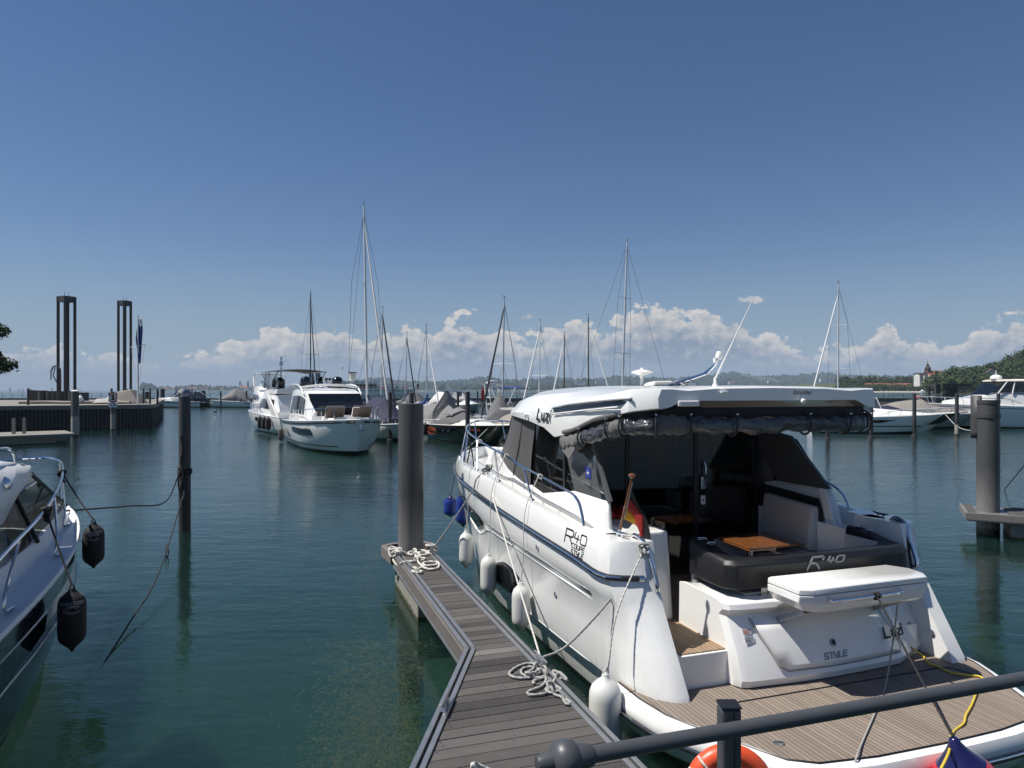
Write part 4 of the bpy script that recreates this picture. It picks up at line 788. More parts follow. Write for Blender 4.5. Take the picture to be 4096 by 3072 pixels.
# ---- R40 lettering on the port quarter
Ms = lambda a, c: plane_M(V(a, -(ip(HB, a)+0.0), c), (-1, 0, 0.0), (0, 0, 1))
def to_side(p): q = on_hull(p.x, min(p.z, ip(SHEER, p.x)-0.02), -1, 0.001); return Vector((p.x, q.y, p.z))
strokes('side_initial', 'R', 'ink', boat, Ms(3.10, 1.60), 0.145, 0.017, 0.12, bend=to_side, sx=1.7)
strokes('side_number', '40', 'ink', boat, Ms(2.87, 1.645), 0.10, 0.013, 0.12, bend=to_side, sx=1.6)
strokes('side_words', 'COUPE', 'ink', boat, Ms(2.91, 1.575), 0.046, 0.0065, 0.2, 0.3, bend=to_side, sx=1.35)
strokes('side_words', 'STYLE', 'ink', boat, Ms(2.91, 1.51), 0.046, 0.0065, 0.2, 0.3, bend=to_side, sx=1.35)
# ---- guard rails
for sgn in (-1, 1):
    RL = [(2.86, 1.80, 1.72), (2.96, 1.79, 1.92), (3.12, 1.77, 2.04), (3.4, 1.76, 2.095), (4.26, 1.765, 2.17), (4.93, 1.77, 2.225), (5.62, 1.77, 2.31), (6.4, 1.755, 2.365), (7.14, 1.72, 2.42), (8.3, 1.56, 2.47), (9.4, 1.32, 2.49), (10.5, 0.98, 2.50), (11.5, 0.62, 2.50), (11.95, 0.42, 2.50)]
    pts = spline([V(a, sgn*b, c) for a, b, c in RL], 6)
    if sgn < 0: pts_p = pts
    else: pts = pts
    g = MB(); g.tube(pts, 0.0165, 8); g.build('guard_rail', 'chrome', boat)
    for af, at in ((4.30, 4.85), (5.66, 6.15), (6.85, 7.3), (8.3, 8.65), (9.7, 10.0), (11.0, 11.2)):
        if at > 11.9: continue
        bt = ip([(x[0], x[1]) for x in RL], at); ct_ = ip([(x[0], x[2]) for x in RL], at); zf = ip(SHEER, af)
        g = MB(); g.tube([V(af, sgn*(ip(HB, af)*0.985-0.075), zf), V(at, sgn*bt, ct_)], 0.0125, 8); sp_ = g.build('stanchion', 'chrome', boat)
        g = MB(); g.lathe([(0.035, 0), (0.035, 0.006), (0.016, 0.03), (0.012, 0.03)], V(af, sgn*(ip(HB, af)*0.985-0.075), zf), 10); g.build('stanchion_base', 'chrome', sp_)
    g = MB(); g.tube(spline([V(a, sgn*b, c) for a, b, c in ((3.05, 1.785, 1.86), (4.1, 1.79, 1.92), (5.3, 1.79, 1.99), (6.9, 1.76, 2.07), (8.3, 1.58, 2.10))], 5), 0.006, 6); g.build('guard_wire', 'chrome', boat)
    g = MB(); g.lathe([(0.04, 0), (0.04, 0.006), (0.02, 0.03), (0.0165, 0.03)], V(2.86, sgn*1.80, 1.715), 10); g.build('rail_base', 'chrome', boat)
g = MB(); g.tube(spline([V(11.95, -0.42, 2.50), V(12.25, -0.30, 2.51), V(12.32, -0.1, 2.51), V(12.32, 0.1, 2.51), V(12.25, 0.30, 2.51), V(11.95, 0.42, 2.50)], 5), 0.0165, 8)
for b in (-0.34, 0.34): g.tube([V(11.9, b*1.1, 1.86), V(12.2, b, 2.51)], 0.0125, 8)
g.build('pulpit', 'chrome', boat)
# mooring cleats on deck
def cleat(parent, p, d, mat='chrome', s=1.0):
    p, d = Vector(p), Vector(d).normalized(); g = MB(); u = Vector((0, 0, 1))
    g.tube([p-d*0.04*s, p-d*0.04*s+u*0.045*s], 0.012*s, 8); g.tube([p+d*0.04*s, p+d*0.04*s+u*0.045*s], 0.012*s, 8)
    g.tube([p-d*0.13*s+u*0.062*s, p-d*0.05*s+u*0.05*s, p+d*0.05*s+u*0.05*s, p+d*0.13*s+u*0.062*s], [0.008*s, 0.014*s, 0.014*s, 0.008*s], 8)
    return g.build('mooring_cleat', mat, parent)
cleat(boat, V(6.35, -1.80, ip(SHEER, 6.35)), (1, 0, 0)); cleat(boat, V(2.3, -1.68, 1.775), (1, 0.1, 0)); cleat(boat, V(2.3, 1.68, 1.775), (1, -0.1, 0))
# polished aft fairlead rail at each quarter
for sgn, q_ in ((-1, 0.0), (1, 0.10)):
    g = MB(); g.tube(spline([V(2.26-q_, sgn*(1.57+q_), 1.77), V(2.18-q_, sgn*(1.57+q_), 1.82), V(2.03-q_, sgn*(1.55+q_), 1.77), V(1.95-q_, sgn*(1.52+q_), 1.60), V(1.86-q_, sgn*(1.51+q_), 1.38), V(1.90-q_, sgn*(1.50+q_), 1.34)], 5), 0.02, 8); g.build('quarter_handle', 'chrome', boat)
BM = Matrix.Translation(boat.location) @ Matrix.Rotation(R(90)+YAW, 4, 'Z')
def BW(a, b, c): return BM @ Vector(V(a, b, c))      # boat frame to world
# ---- ensign
fl_ = thing('ensign', 'black, red and gold flag on a varnished staff at the yacht\'s port quarter', 'flag', BW(2.36, -1.66, 1.765), R(90)+YAW)
g = MB(); g.lathe([(0.04, 0), (0.04, 0.008), (0.022, 0.02), (0.02, 0.10)], (0, 0, 0), 12, (-0.33, -0.06, 1)); g.build('staff_socket', 'chrome', fl_)
tip = Vector((-0.21, -0.04, 0.62)); g = MB(); g.tube([Vector((-0.02, 0, 0.05)), tip], 0.013, 8); g.build('staff', 'wood_varnish', fl_)
g = MB(); g.lathe([(0.0, 0), (0.014, 0.0), (0.03, 0.015), (0.036, 0.03), (0.028, 0.045), (0.0, 0.05)], tip, 12); g.build('staff_knob', 'wood_varnish', fl_)
hd = Vector((-0.195, -0.035, 0.55)); ft = Vector((-0.07, -0.01, 0.20)); ends = Vector((-0.44, -0.16, -0.16))
for k, mt in ((0, 'flag_black'), (1, 'flag_red'), (2, 'flag_gold')):
    g = MB(); rows = []
    for i in range(13):
        t = i/12; row = []
        for j in range(4):
            u = (k+j/3)/3; p0 = hd.lerp(ft, u)
            # a limp flag: the fly hangs straight down from the hoist, folds gathered
            fly = Vector((-0.06-0.02*u, -0.15-0.04*u, -0.70+0.42*u))
            p = p0+fly*t+Vector((0.030*math.sin(6*t+u*5), 0.03*math.sin(5.0*t+u*7+1), 0))*min(1, t*2)+Vector((-0.01, -0.04, 0.05))*math.sin(math.pi*t)
            row.append(p)
        rows.append(row)
    g.loft(rows, closed=False, caps=False); o = g.build('flag_stripe', mt, fl_, 80); sdm = o.modifiers.new('t', 'SOLIDIFY'); sdm.thickness = 0.003
g = MB(); g.tube([hd+Vector((-0.01, -0.01, 0.03)), ft+Vector((-0.01, -0.01, 0))], 0.008, 6); g.build('hoist_rope', 'rope_white', fl_)
# ---------------------------------------------------------------- fenders and lines of the yacht
def fender_prof(L, r): return [(0.012, 0), (0.022, 0.03*L), (0.03, 0.05*L), (r*0.55, 0.11*L), (r*0.85, 0.17*L), (r*0.98, 0.24*L), (r, 0.32*L), (r, 0.70*L), (r*0.97, 0.78*L), (r*0.82, 0.86*L), (r*0.5, 0.92*L), (0.035, 0.96*L), (0.03, L), (0.015, L)]
def fender(label, top, L=0.62, r=0.115, mat='fender_white', group=None, tip=None, body=None):
    t = thing('fender', label, 'fender', (top[0], top[1], top[2]-L), 0, group)
    pr = fender_prof(L, r)
    if tip:
        g = MB(); g.lathe(pr[:4], (0, 0, 0), 16); g.build('end_cap', tip, t, 50); g = MB(); g.lathe(pr[3:10], (0, 0, 0), 16); g.build('body', mat, t, 50); g = MB(); g.lathe(pr[9:], (0, 0, 0), 16); g.build('end_cap', tip, t, 50)
    else: g = MB(); g.lathe(pr, (0, 0, 0), 18); g.build('body', mat, t, 50)
    g = MB(); g.tube([Vector((0.022*math.cos(a), 0, L+0.012+0.022*math.sin(a))) for a in [k*math.pi/4 for k in range(8)]], 0.007, 6, closed=True); g.build('eye', mat if not tip else tip, t)
    return t
def line(name, label, pts, r, mat, cat='rope', sm=6, twist=True, group=None):
    g = MB(); P = spline(pts, sm)
    (g.rope if twist else g.tube)(P, r) if twist else g.tube(P, r, 6)
    o = g.build(name, mat, None, 70); return tag(o, label, cat, group)
FW = [(7.05, 'white fender nearest the yacht\'s bow on its port side, just above the water', 0.98), (5.58, 'white fender hanging over the dark hull window of the yacht', 0.93), (4.22, 'white fender hanging aft of the yacht\'s dark hull window', 0.87)]
for (a, lb, zt), hl in zip(FW, ('foremost of three on the yacht\'s port rail', 'middle of three on the yacht\'s port rail', 'aftmost of three on the yacht\'s port rail')):
    w_ = ip([(cc, ww) for ww, cc in sect(a)[:14]], 1.2)+0.03
    bt = ip([(2.86, 1.80), (4.9, 1.77), (6.4, 1.755), (7.14, 1.72), (8.3, 1.56)], a); zr = ip([(4.26, 2.17), (4.93, 2.225), (5.62, 2.31), (6.4, 2.365), (7.14, 2.42)], a)
    bf = w_+0.085; top = BW(a, -bf, zt); fender(lb, top)
    line('fender_rope', 'thin white fender rope, '+hl, [BW(a, -bt-0.02, zr+0.015), BW(a, -(w_+0.03), ip(SHEER, a)-0.1), BW(a, -bf+0.03, zt+0.3), BW(a, -bf, zt+0.03)], 0.006, 'rope_white')
    g = MB(); g.tube([BW(a+0.02*math.sin(q*0.9), -bt+0.026*math.cos(q), zr+0.026*math.sin(q)) for q in [k*0.6 for k in range(22)]], 0.008, 6); tag(g.build('rope_hitch', 'rope_white', None, 60), 'white hitch on the rail, '+hl, 'knot')
top4 = BW(1.80, -2.085, 0.66); fender('large white fender at the yacht\'s stern quarter beside the dock cleat', top4, 0.74, 0.15)
QP = BW(1.99, -1.58, 1.72)
line('fender_rope', 'white rope from the stern handle down to the large stern fender', [QP, BW(1.86, -1.93, 1.2), BW(1.80, -2.05, 0.78), BW(1.80, -2.085, 0.69)], 0.008, 'rope_white')
g = MB(); rng = random.Random(5)
g.tube(spline([QP+Vector((rng.uniform(-0.05, 0.05), rng.uniform(-0.05, 0.05), rng.uniform(-0.05, 0.05))) for k in range(16)], 5), 0.012, 6); tag(g.build('rope_knot', 'rope_grey', None, 60), 'knotted mooring rope on the yacht\'s port stern handle', 'knot')
# blue fenders slung from the bow rail
for lb, px, py, zt, L_, r_, yy in (('blue fender with navy ends, foremost of the two at the bow', 450.5, 496, 1.02, 0.42, 0.14, 0), ('taller blue fender with navy tips under the bow rail', 463.2, 492, 1.10, 0.66, 0.14, 1)):
    p = WY(px, py, 14.0 if not yy else 13.3); zt = p.z; fender(lb, p, L_, r_, 'fender_blue', None, 'fender_navy')
    rt = BW(10.2 if not yy else 9.2, -1.08 if not yy else -1.37, 2.49)
    line('fender_rope', 'black rope of the '+('blue fender foremost at the bow' if not yy else 'taller blue fender at the bow'), [rt, rt.lerp(p, 0.5)+Vector((0, 0, 0.02)), p+Vector((0, 0, 0.03))], 0.011, 'rope_black', twist=False)
g = MB(); rp = BW(8.4, -1.56, 2.46)
g.tube(spline([rp, rp+Vector((0.04, 0, -0.25)), rp+Vector((-0.02, 0, -0.6)), rp+Vector((0.06, -0.02, -0.72)), rp+Vector((0.10, 0, -0.55)), rp+Vector((0.04, 0.02, -0.15)), rp], 6), 0.014, 6); tag(g.build('rope_loop', 'rope_black', None, 60), 'long black rope loop hanging from the yacht\'s bow rail', 'rope')
# black-and-white mooring lines
DZ = 0.56
# ---------------------------------------------------------------- finger dock
DY = R(18.43); D0 = Vector((0.941, 5.053, 0)); du = Vector((-math.sin(DY), math.cos(DY), 0)); de = Vector((math.cos(DY), math.sin(DY), 0))
def DK(d, e, z=DZ): p = D0+du*d+de*e; return Vector((p.x, p.y, z))
dock = thing('finger_dock', 'weathered wooden finger dock with metal edge rails running out to a thick grey pile', 'dock', D0, R(90)+DY)
def dl(d, e, z): return (d, -e, z)
def e_left(d): return -0.52 if d >= 2.60 else -0.52-(2.60-d)*0.452
rng = random.Random(11); d = -2.3; pitch = 0.1435; first = None; k = 0
while d < 7.12:
    d1 = d+pitch-0.0095
    g = MB(); g.hexa([dl(d, e_left(d), DZ-0.03), dl(d1, e_left(d1), DZ-0.03), dl(d1, -0.105, DZ-0.03), dl(d, -0.105, DZ-0.03), dl(d, e_left(d), DZ), dl(d1, e_left(d1), DZ), dl(d1, -0.105, DZ), dl(d, -0.105, DZ)])
    o = g.build('plank', 'dock_wood_pale' if k in (41, 42, 27, 33) else 'dock_wood', dock, 0, bevel=0.003, seg=1); o.location = (0, 0, rng.uniform(-0.002, 0.002)); k += 1
    d += pitch
g = MB()
for i in range(66):
    dd = -2.3+i*pitch+0.07
    for ee in (-0.15, e_left(dd)*0.5-0.05 if dd < 2.4 else None, e_left(dd)+0.05):
        if ee is None: continue
        for s_ in (-0.03, 0.035):
            if rng.random() < 0.72: g.lathe([(0.009, 0), (0.008, 0.003), (0, 0.0035)], dl(dd+s_, ee, DZ+0.0005), 6)
g.build('deck_screws', 'screw', dock, 0, kind='stuff')
def edge_rail(pts, name='edge_rail', inner=1):
    """aluminium channel: two raised flanges with a dark groove"""
    g = MB(); P = [Vector(p) for p in pts]
    for a, b in zip(P, P[1:]):
        t = (b-a).normalized(); s_ = Vector((t.y, -t.x, 0))
        for o0, o1, zt in ((-0.055, -0.014, DZ+0.022), (0.014, 0.055, DZ+0.022), (-0.014, 0.014, DZ-0.012)):
            z0 = DZ-0.14
            g.hexa([(a+s_*o0).to_tuple()[:2]+(z0,), (b+s_*o0).to_tuple()[:2]+(z0,), (b+s_*o1).to_tuple()[:2]+(z0,), (a+s_*o1).to_tuple()[:2]+(z0,), (a+s_*o0).to_tuple()[:2]+(zt,), (b+s_*o0).to_tuple()[:2]+(zt,), (b+s_*o1).to_tuple()[:2]+(zt,), (a+s_*o1).to_tuple()[:2]+(zt,)], 1 if zt < DZ else 0)
    return g.build(name, ['alu', 'rubber'], dock, 0, bevel=0.003, seg=1)
edge_rail([dl(-2.3, -0.052, 0), dl(7.12, -0.052, 0)]); edge_rail([dl(2.62, -0.575, 0), dl(7.12, -0.575, 0)]); edge_rail([dl(-2.3, e_left(-2.3)-0.055, 0), dl(2.62, -0.575, 0)])
g = MB(); g.box(2.60, 7.5, 0.632, 0.66, DZ-0.17, DZ+0.0); g.build('fascia_board', 'dock_wood_pale', dock, 0, bevel=0.004)
g = MB(); g.box(2.60, 7.5, 0.628, 0.666, DZ-0.21, DZ-0.172); g.build('lower_rail', 'alu', dock, 0, bevel=0.003)
g = MB(); g.box(-2.3, 7.5, 0.0, 0.02, DZ-0.2, DZ-0.142); g.build('lower_rail', 'alu_dull', dock, 0)
for d0, d1 in ((5.35, 7.35), (1.6, 2.9), (-2.0, -0.6)):
    g = MB(); g.box(d0, d1, 0.03, 0.60, -0.55, DZ-0.15); g.build('float', 'concrete', dock, 0, bevel=0.015)
g = MB(); g.box(-2.3, 7.4, 0.12, 0.20, DZ-0.15, DZ-0.03); g.box(-2.3, 7.4, 0.44, 0.52, DZ-0.15, DZ-0.03); g.build('bearer', 'steel_dark', dock, 0)
# end frame round the pile
g = MB()
for a, b in (((7.12, -0.66), (7.80, -0.72)), ((7.80, -0.72), (7.92, -0.55)), ((7.92, -0.55), (7.92, -0.05)), ((7.92, -0.05), (7.80, 0.07)), ((7.80, 0.07), (7.12, 0.0)), ((7.12, 0.0), (7.12, -0.66))):
    A, B = Vector(dl(*a, 0)), Vector(dl(*b, 0)); t = (B-A).normalized(); s_ = Vector((t.y, -t.x, 0))*0.05
    g.hexa([(A-s_).to_tuple()[:2]+(DZ-0.16,), (B-s_).to_tuple()[:2]+(DZ-0.16,), (B+s_).to_tuple()[:2]+(DZ-0.16,), (A+s_).to_tuple()[:2]+(DZ-0.16,), (A-s_).to_tuple()[:2]+(DZ+0.015,), (B-s_).to_tuple()[:2]+(DZ+0.015,), (B+s_).to_tuple()[:2]+(DZ+0.015,), (A+s_).to_tuple()[:2]+(DZ+0.015,)])
g.build('pile_frame', 'dock_wood_pale', dock, 0, bevel=0.006)
def dock_cleat(d, e, ang, s=1.5):
    p = Vector(dl(d, e, DZ+0.022)); dv = Vector((math.cos(ang), math.sin(ang), 0)); g = MB(); u = Vector((0, 0, 1)); sd = Vector((-dv.y, dv.x, 0))
    for s_ in (-1, 1):
        c = p+dv*s_*0.07*s; g.hexa([c-dv*0.035*s-sd*0.03*s, c+dv*0.035*s-sd*0.03*s, c+dv*0.035*s+sd*0.03*s, c-dv*0.035*s+sd*0.03*s]+[q+u*0.05*s for q in (c-dv*0.018*s-sd*0.018*s, c+dv*0.018*s-sd*0.018*s, c+dv*0.018*s+sd*0.018*s, c-dv*0.018*s+sd*0.018*s)])
    a0, a1 = p-dv*0.17*s+u*0.075*s, p+dv*0.17*s+u*0.075*s
    g.hexa([a0-sd*0.010*s, a1-sd*0.010*s, a1+sd*0.010*s, a0+sd*0.010*s]+[q+u*0.016*s for q in (a0-sd*0.014*s, a1-sd*0.014*s, a1+sd*0.014*s, a0+sd*0.014*s)])
    g.hexa([p-dv*0.09*s-sd*0.018*s+u*0.045*s, p+dv*0.09*s-sd*0.018*s+u*0.045*s, p+dv*0.09*s+sd*0.018*s+u*0.045*s, p-dv*0.09*s+sd*0.018*s+u*0.045*s]+[q+u*0.034*s for q in (p-dv*0.10*s-sd*0.014*s+u*0.045*s, p+dv*0.10*s-sd*0.014*s+u*0.045*s, p+dv*0.10*s+sd*0.014*s+u*0.045*s, p-dv*0.10*s+sd*0.014*s+u*0.045*s)])
    return g.build('dock_cleat', 'alu', dock, 0, bevel=0.006)
dock_cleat(1.35, -1.14, math.atan2(0.452*1, -1)+math.pi, 1.0); dock_cleat(1.95, -0.052, 0, 1.0); dock_cleat(6.05, -0.575, 0, 0.9); dock_cleat(7.0, -0.052, 0, 0.9); dock_cleat(7.05, -0.575, 0, 0.9)
# ropes on the dock
C2f = lambda x, y: ((1600+x/2.16)/4, (2500+y/2.16)/4)
C1f = lambda x, y: ((1500+x/4.32)/4, (2150+y/4.32)/4)
def lay(pts, fn, r, z0=0.0):
    """rope laid on the dock: height rises where the strand crosses what already lies there"""
    P = spline([W(*fn(x, y), DZ+0.004) for x, y in pts], 8); out = []
    for i, p in enumerate(P):
        over = sum(1 for j, q in enumerate(P[:max(0, i-8)]) if (p-q).length < r*1.6)
        out.append(Vector((p.x, p.y, DZ+r+0.006+z0+min(over, 3)*r*1.2)))
    return out
def rope_on_dock(label, pts, fn, r, mat):
    g = MB(); g.rope(lay(pts, fn, r), r); o = g.build('coiled_rope', mat, None, 70); tag(o, label, 'rope')
rope_on_dock('loosely coiled grey-flecked rope lying in big loops on the dock planks', [(1250, 430), (1230, 395), (1130, 345), (1020, 370), (945, 430), (990, 465), (1100, 470), (1200, 440), (1190, 390), (1110, 375), (1050, 400), (1060, 440), (1150, 470), (1260, 450), (1250, 400), (1180, 380), (1090, 440), (1130, 470), (1230, 430), (1262, 480), (1225, 540), (1110, 590), (1130, 618), (1260, 602), (1320, 540)], C2f, 0.0125, 'rope_grey')
rope_on_dock('short grey-flecked rope tail bunched beside the right-hand dock cleat', [(1400, 480), (1340, 450), (1320, 410), (1390, 430), (1440, 490), (1350, 470), (1310, 540), (1260, 565), (1300, 600), (1390, 575), (1350, 545), (1270, 555), (1320, 605), (1400, 640), (1470, 680), (1440, 695), (1405, 650)], C2f, 0.0125, 'rope_grey')
rope_on_dock('curled end of rope on the dock between the coil and the cleat', [(1240, 470), (1180, 485), (1150, 505), (1165, 520)], C2f, 0.0125, 'rope_grey')
rope_on_dock('dirty white rope heaped in loops at the far end of the dock beside the pile', [(430, 470), (520, 440), (680, 430), (740, 400), (700, 330), (690, 270), (740, 225), (860, 250), (940, 290), (880, 320), (700, 320), (580, 310), (600, 270), (700, 265), (780, 350), (700, 390), (690, 420), (800, 420), (860, 380), (760, 380), (740, 430), (790, 490), (860, 550), (980, 570), (1090, 540), (1100, 460), (1000, 440), (860, 450), (830, 480), (900, 510), (1080, 490)], C1f, 0.017, 'rope_white')
rope_on_dock('white rope turns made fast on the left-hand cleat near the dock\'s end', [(880, 510), (800, 540), (720, 580), (640, 600), (700, 620), (800, 600), (780, 630), (660, 610), (740, 640)], C1f, 0.017, 'rope_white')
g = MB(); rng = random.Random(9); c0 = DK(7.1, -0.62, DZ+0.06)
g.tube(spline([c0+Vector((rng.uniform(-0.13, 0.13), rng.uniform(-0.13, 0.13), rng.uniform(-0.06, 0.08))) for _ in range(24)], 6), 0.016, 6); tag(g.build('rope_bundle', 'rope_white', None, 60), 'tangle of white rope on the dock\'s outer left corner', 'rope')
g = MB(); g.rope(spline([c0, c0+Vector((-0.02, -0.16, -0.10)), W(*C1f(420, 500), 0.45)+Vector((-0.03, 0, 0)), W(*C1f(400, 620), 0.30), W(*C1f(385, 740), 0.17)], 6), 0.016); tag(g.build('hanging_rope', 'rope_white', None, 60), 'white rope end hanging off the dock corner towards the water', 'rope')
c1 = DK(7.0, -0.05, DZ+0.05); g = MB()
g.tube(spline([c1+Vector((0.09*math.cos(k*1.9)+rng.uniform(-0.03, 0.03), 0.10*math.sin(k*1.9), 0.03+0.07*math.sin(k*0.9))) for k in range(18)], 6), 0.016, 6); tag(g.build('rope_turns', 'rope_white', None, 60), 'white rope turned round the right-hand cleat at the dock\'s far end', 'rope')
cl = DK(1.95, -0.05, DZ+0.09)
line('mooring_line', 'flecked mooring line sagging from the dock cleat up to the yacht\'s port quarter', [cl, cl+Vector((0.25, 0.18, 0.04)), cl.lerp(QP, 0.55)+Vector((0, 0, -0.16)), cl.lerp(QP, 0.8)+Vector((0, 0, -0.10)), QP], 0.011, 'rope_grey')
line('mooring_line', 'pale mooring line stretched from the dock cleat forward to the yacht\'s side deck', [cl, cl.lerp(BW(6.35, -1.84, 1.99), 0.5)+Vector((0, 0, -0.03)), BW(6.35, -1.84, 1.99)], 0.0095, 'rope_white')
line('mooring_line', 'grey bow line stretched from the yacht\'s side deck to the far end of the dock', [c1, c1.lerp(BW(6.45, -1.83, 2.0), 0.5)+Vector((0, 0, -0.04)), BW(6.45, -1.83, 2.0)], 0.011, 'rope_grey')
g = MB(); q0 = BW(6.38, -1.82, 2.02); rng = random.Random(4)
g.tube(spline([q0+Vector((rng.uniform(-0.09, 0.09), rng.uniform(-0.07, 0.07), rng.uniform(-0.03, 0.10))) for _ in range(18)], 6), 0.012, 6); g.rope(spline([q0, BW(6.45, -1.95, 1.90), BW(6.5, -1.985, 1.75), BW(6.52, -1.985, 1.62)], 6), 0.012); tag(g.build('rope_knot', 'rope_grey', None, 60), 'flecked rope bunched on the yacht\'s side deck cleat, its end hanging down', 'knot')
# near rope end at the lower picture edge
line('rope_end', 'thick white rope bight on the near dock planks under the handrail', [W(472, 772, DZ+0.06), W(472.5, 766, DZ+0.12), W(475, 764, DZ+0.11), W(486, 769, DZ+0.05), W(497, 774, DZ+0.03)], 0.016, 'rope_white')
# ---------------------------------------------------------------- steel piles
def pile(label, x, y, top, r, mat='pile_grey', group=None, cap=None, name='mooring_pile', z0=-2.0):
    t = thing(name, label, 'pile', (x, y, 0), 0, group)
    g = MB(); g.lathe([(r, z0), (r, top-0.02), (r*0.985, top-0.004), (r*0.95, top)], (0, 0, 0), 28); g.build('shaft', mat, t, 40)
    if cap: g = MB(); g.lathe([(r*1.02, 0), (r*1.02, 0.03), (r*0.7, 0.09), (0.0, 0.12)], (0, 0, top), 24); g.build('cap', cap, t, 40)
    return t
pe = DK(7.47, -0.31); pile('thick grey steel pile at the end of the wooden finger dock', pe.x, pe.y, 3.02, 0.212)
lp = pile('slim dark pile alone in the water left of the dock, rope bound round it', -7.56, 16.4, 3.11, 0.13, 'pile_dark')
g = MB()
for k in range(5): g.tube([Vector((0.145*math.cos(a), 0.145*math.sin(a), 1.32+0.03*k+0.02*math.sin(a+k))) for a in [q*0.52 for q in range(12)]], 0.018, 6, closed=True)
g.tube(spline([Vector((-0.03, -0.14, 2.2)), Vector((0.02, -0.15, 1.9)), Vector((-0.02, -0.16, 1.6)), Vector((0.05, -0.17, 1.3)), Vector((-0.04, -0.16, 0.9)), Vector((0.02, -0.15, 0.6))], 6), 0.016, 6)
g.tube(spline([Vector((0.09, -0.13, 1.4)), Vector((0.12, -0.15, 1.0)), Vector((0.03, -0.18, 0.75)), Vector((-0.08, -0.15, 1.1)), Vector((-0.05, -0.14, 1.4))], 6), 0.016, 6)
g.build('rope_lashing', 'rope_black', lp, 60)
# ---------------------------------------------------------------- promenade handrail in the foreground
RZ = 2.02
ra, rb = WY(585, 756, F_PX*(CAM_H-RZ)/(756-HOR)), WY(1024, 678.5, F_PX*(CAM_H-RZ)/(678.5-HOR))
ra.z = rb.z = RZ; rd = (rb-ra).normalized()
hr = thing('handrail', 'dark grey pipe handrail with a moulded end knob in the near foreground', 'railing', (ra.x, ra.y, 0))
off = Vector((ra.x, ra.y, 0))
g = MB(); g.tube([ra-off-rd*0.03, rb-off+rd*1.8], 0.0275, 20); g.build('rail_pipe', 'rail_paint', hr, 40)
g = MB(); g.lathe([(0.0, -0.175), (0.024, -0.172), (0.030, -0.155), (0.032, -0.12), (0.046, -0.112), (0.062, -0.095), (0.066, -0.07), (0.060, -0.045), (0.046, -0.03), (0.046, -0.02), (0.040, 0.005), (0.036, 0.02), (0.029, 0.03)], ra-off, 24, rd); g.build('end_knob', 'rail_paint', hr, 40)
kp = min((abs(512+F_PX*(ra.x+rd.x*k*0.01+0.02)/(ra.y+rd.y*k*0.01+0.075)-729.5), k*0.01) for k in range(300))[1]
for k in (kp, 2.75):
    pp = ra-off+rd*k+Vector((0.02, 0.075, 0)); g = MB(); sx, sy = 0.037, 0.037
    g.box(pp.x-sx, pp.x+sx, pp.y-sy, pp.y+sy, -0.4 if k < 1.5 else 0.2, RZ+0.055); po = g.build('rail_post', 'rail_paint', hr, 0, bevel=0.012, seg=3)
    g = MB(); g.box(pp.x-sx-0.001, pp.x+sx+0.001, pp.y-sy-0.001, pp.y+sy+0.001, RZ+0.056, RZ+0.066); g.build('post_cap', 'rubber', po, 0, bevel=0.004)
    g = MB(); g.box(pp.x+0.006, pp.x+0.011, pp.y-sy-0.003, pp.y-sy+0.002, 0.25, RZ+0.05); g.build('post_groove', 'ink', po, 0)
    g = MB(); g.tube([pp+Vector((0, -0.03, 0)), pp+Vector((-0.015, -0.07, 0))], 0.014, 8); g.build('rail_bracket', 'rail_paint', po)
# ---------------------------------------------------------------- lifebuoy
LBc = WY(728, 788, 4.15); lbt = thing('lifebuoy', 'orange lifebuoy with white grab rope behind the handrail post', 'lifebuoy', (LBc.x, LBc.y, 0))
g = MB(); RR, rr = 0.205, 0.058; rings = []
g.tube([Vector((RR*math.cos(a), -0.03+0.02*math.sin(a), LBc.z+RR*math.sin(a))) for a in [2*math.pi*k/40 for k in range(40)]], rr, 16, closed=True); g.build('ring', 'paint_orange', lbt, 60)
for a in (R(132), R(150), R(30), R(-60), R(-120)):
    g = MB(); c = Vector((RR*math.cos(a), -0.03, LBc.z+RR*math.sin(a))); rad = Vector((math.cos(a), 0, math.sin(a)))
    g.rope([c+rad*(rr+0.006)*math.cos(q)+Vector((0, -1, 0))*(rr+0.006)*math.sin(q) for q in [k*0.45 for k in range(8)]], 0.007); g.build('grab_rope', 'rope_white', lbt, 60)
g = MB(); g.box(-0.02, 0.02, 0.05, 0.09, -0.3, LBc.z+0.05); g.box(-0.05, 0.05, 0.03, 0.05, LBc.z-0.3, LBc.z-0.2); g.build('holder', 'steel_dark', lbt, 0)
# ---------------------------------------------------------------- red stern buoy fender, its rope, shore cable
ft_ = WY(953, 737, 5.22); bf_ = thing('buoy_fender', 'big red buoy fender with navy neck hanging off the yacht\'s stern platform', 'fender', (ft_.x+0.10, ft_.y-0.02, 0))
ax = Vector((0.30, 0.0, -1)).normalized(); o_ = Vector((-0.10, 0.02, ft_.z))
g = MB(); g.lathe([(0.012, 0), (0.03, 0.01), (0.045, 0.05), (0.075, 0.10), (0.115, 0.15), (0.165, 0.20)], o_, 24, ax); g.build('neck', 'fender_navy', bf_, 50)
g = MB(); g.lathe([(0.165, 0.20), (0.205, 0.26), (0.235, 0.33), (0.24, 0.40), (0.22, 0.48), (0.17, 0.55), (0.08, 0.60), (0, 0.61)], o_, 24, ax); g.build('ball', 'fender_red', bf_, 50)
hp = BW(1.035, 0.30, 1.355)
line('fender_rope', 'black rope from the barbecue box handle down to the red buoy fender', [hp, hp.lerp(ft_, 0.5)+Vector((0, 0, -0.01)), ft_], 0.0095, 'rope_black', twist=True)
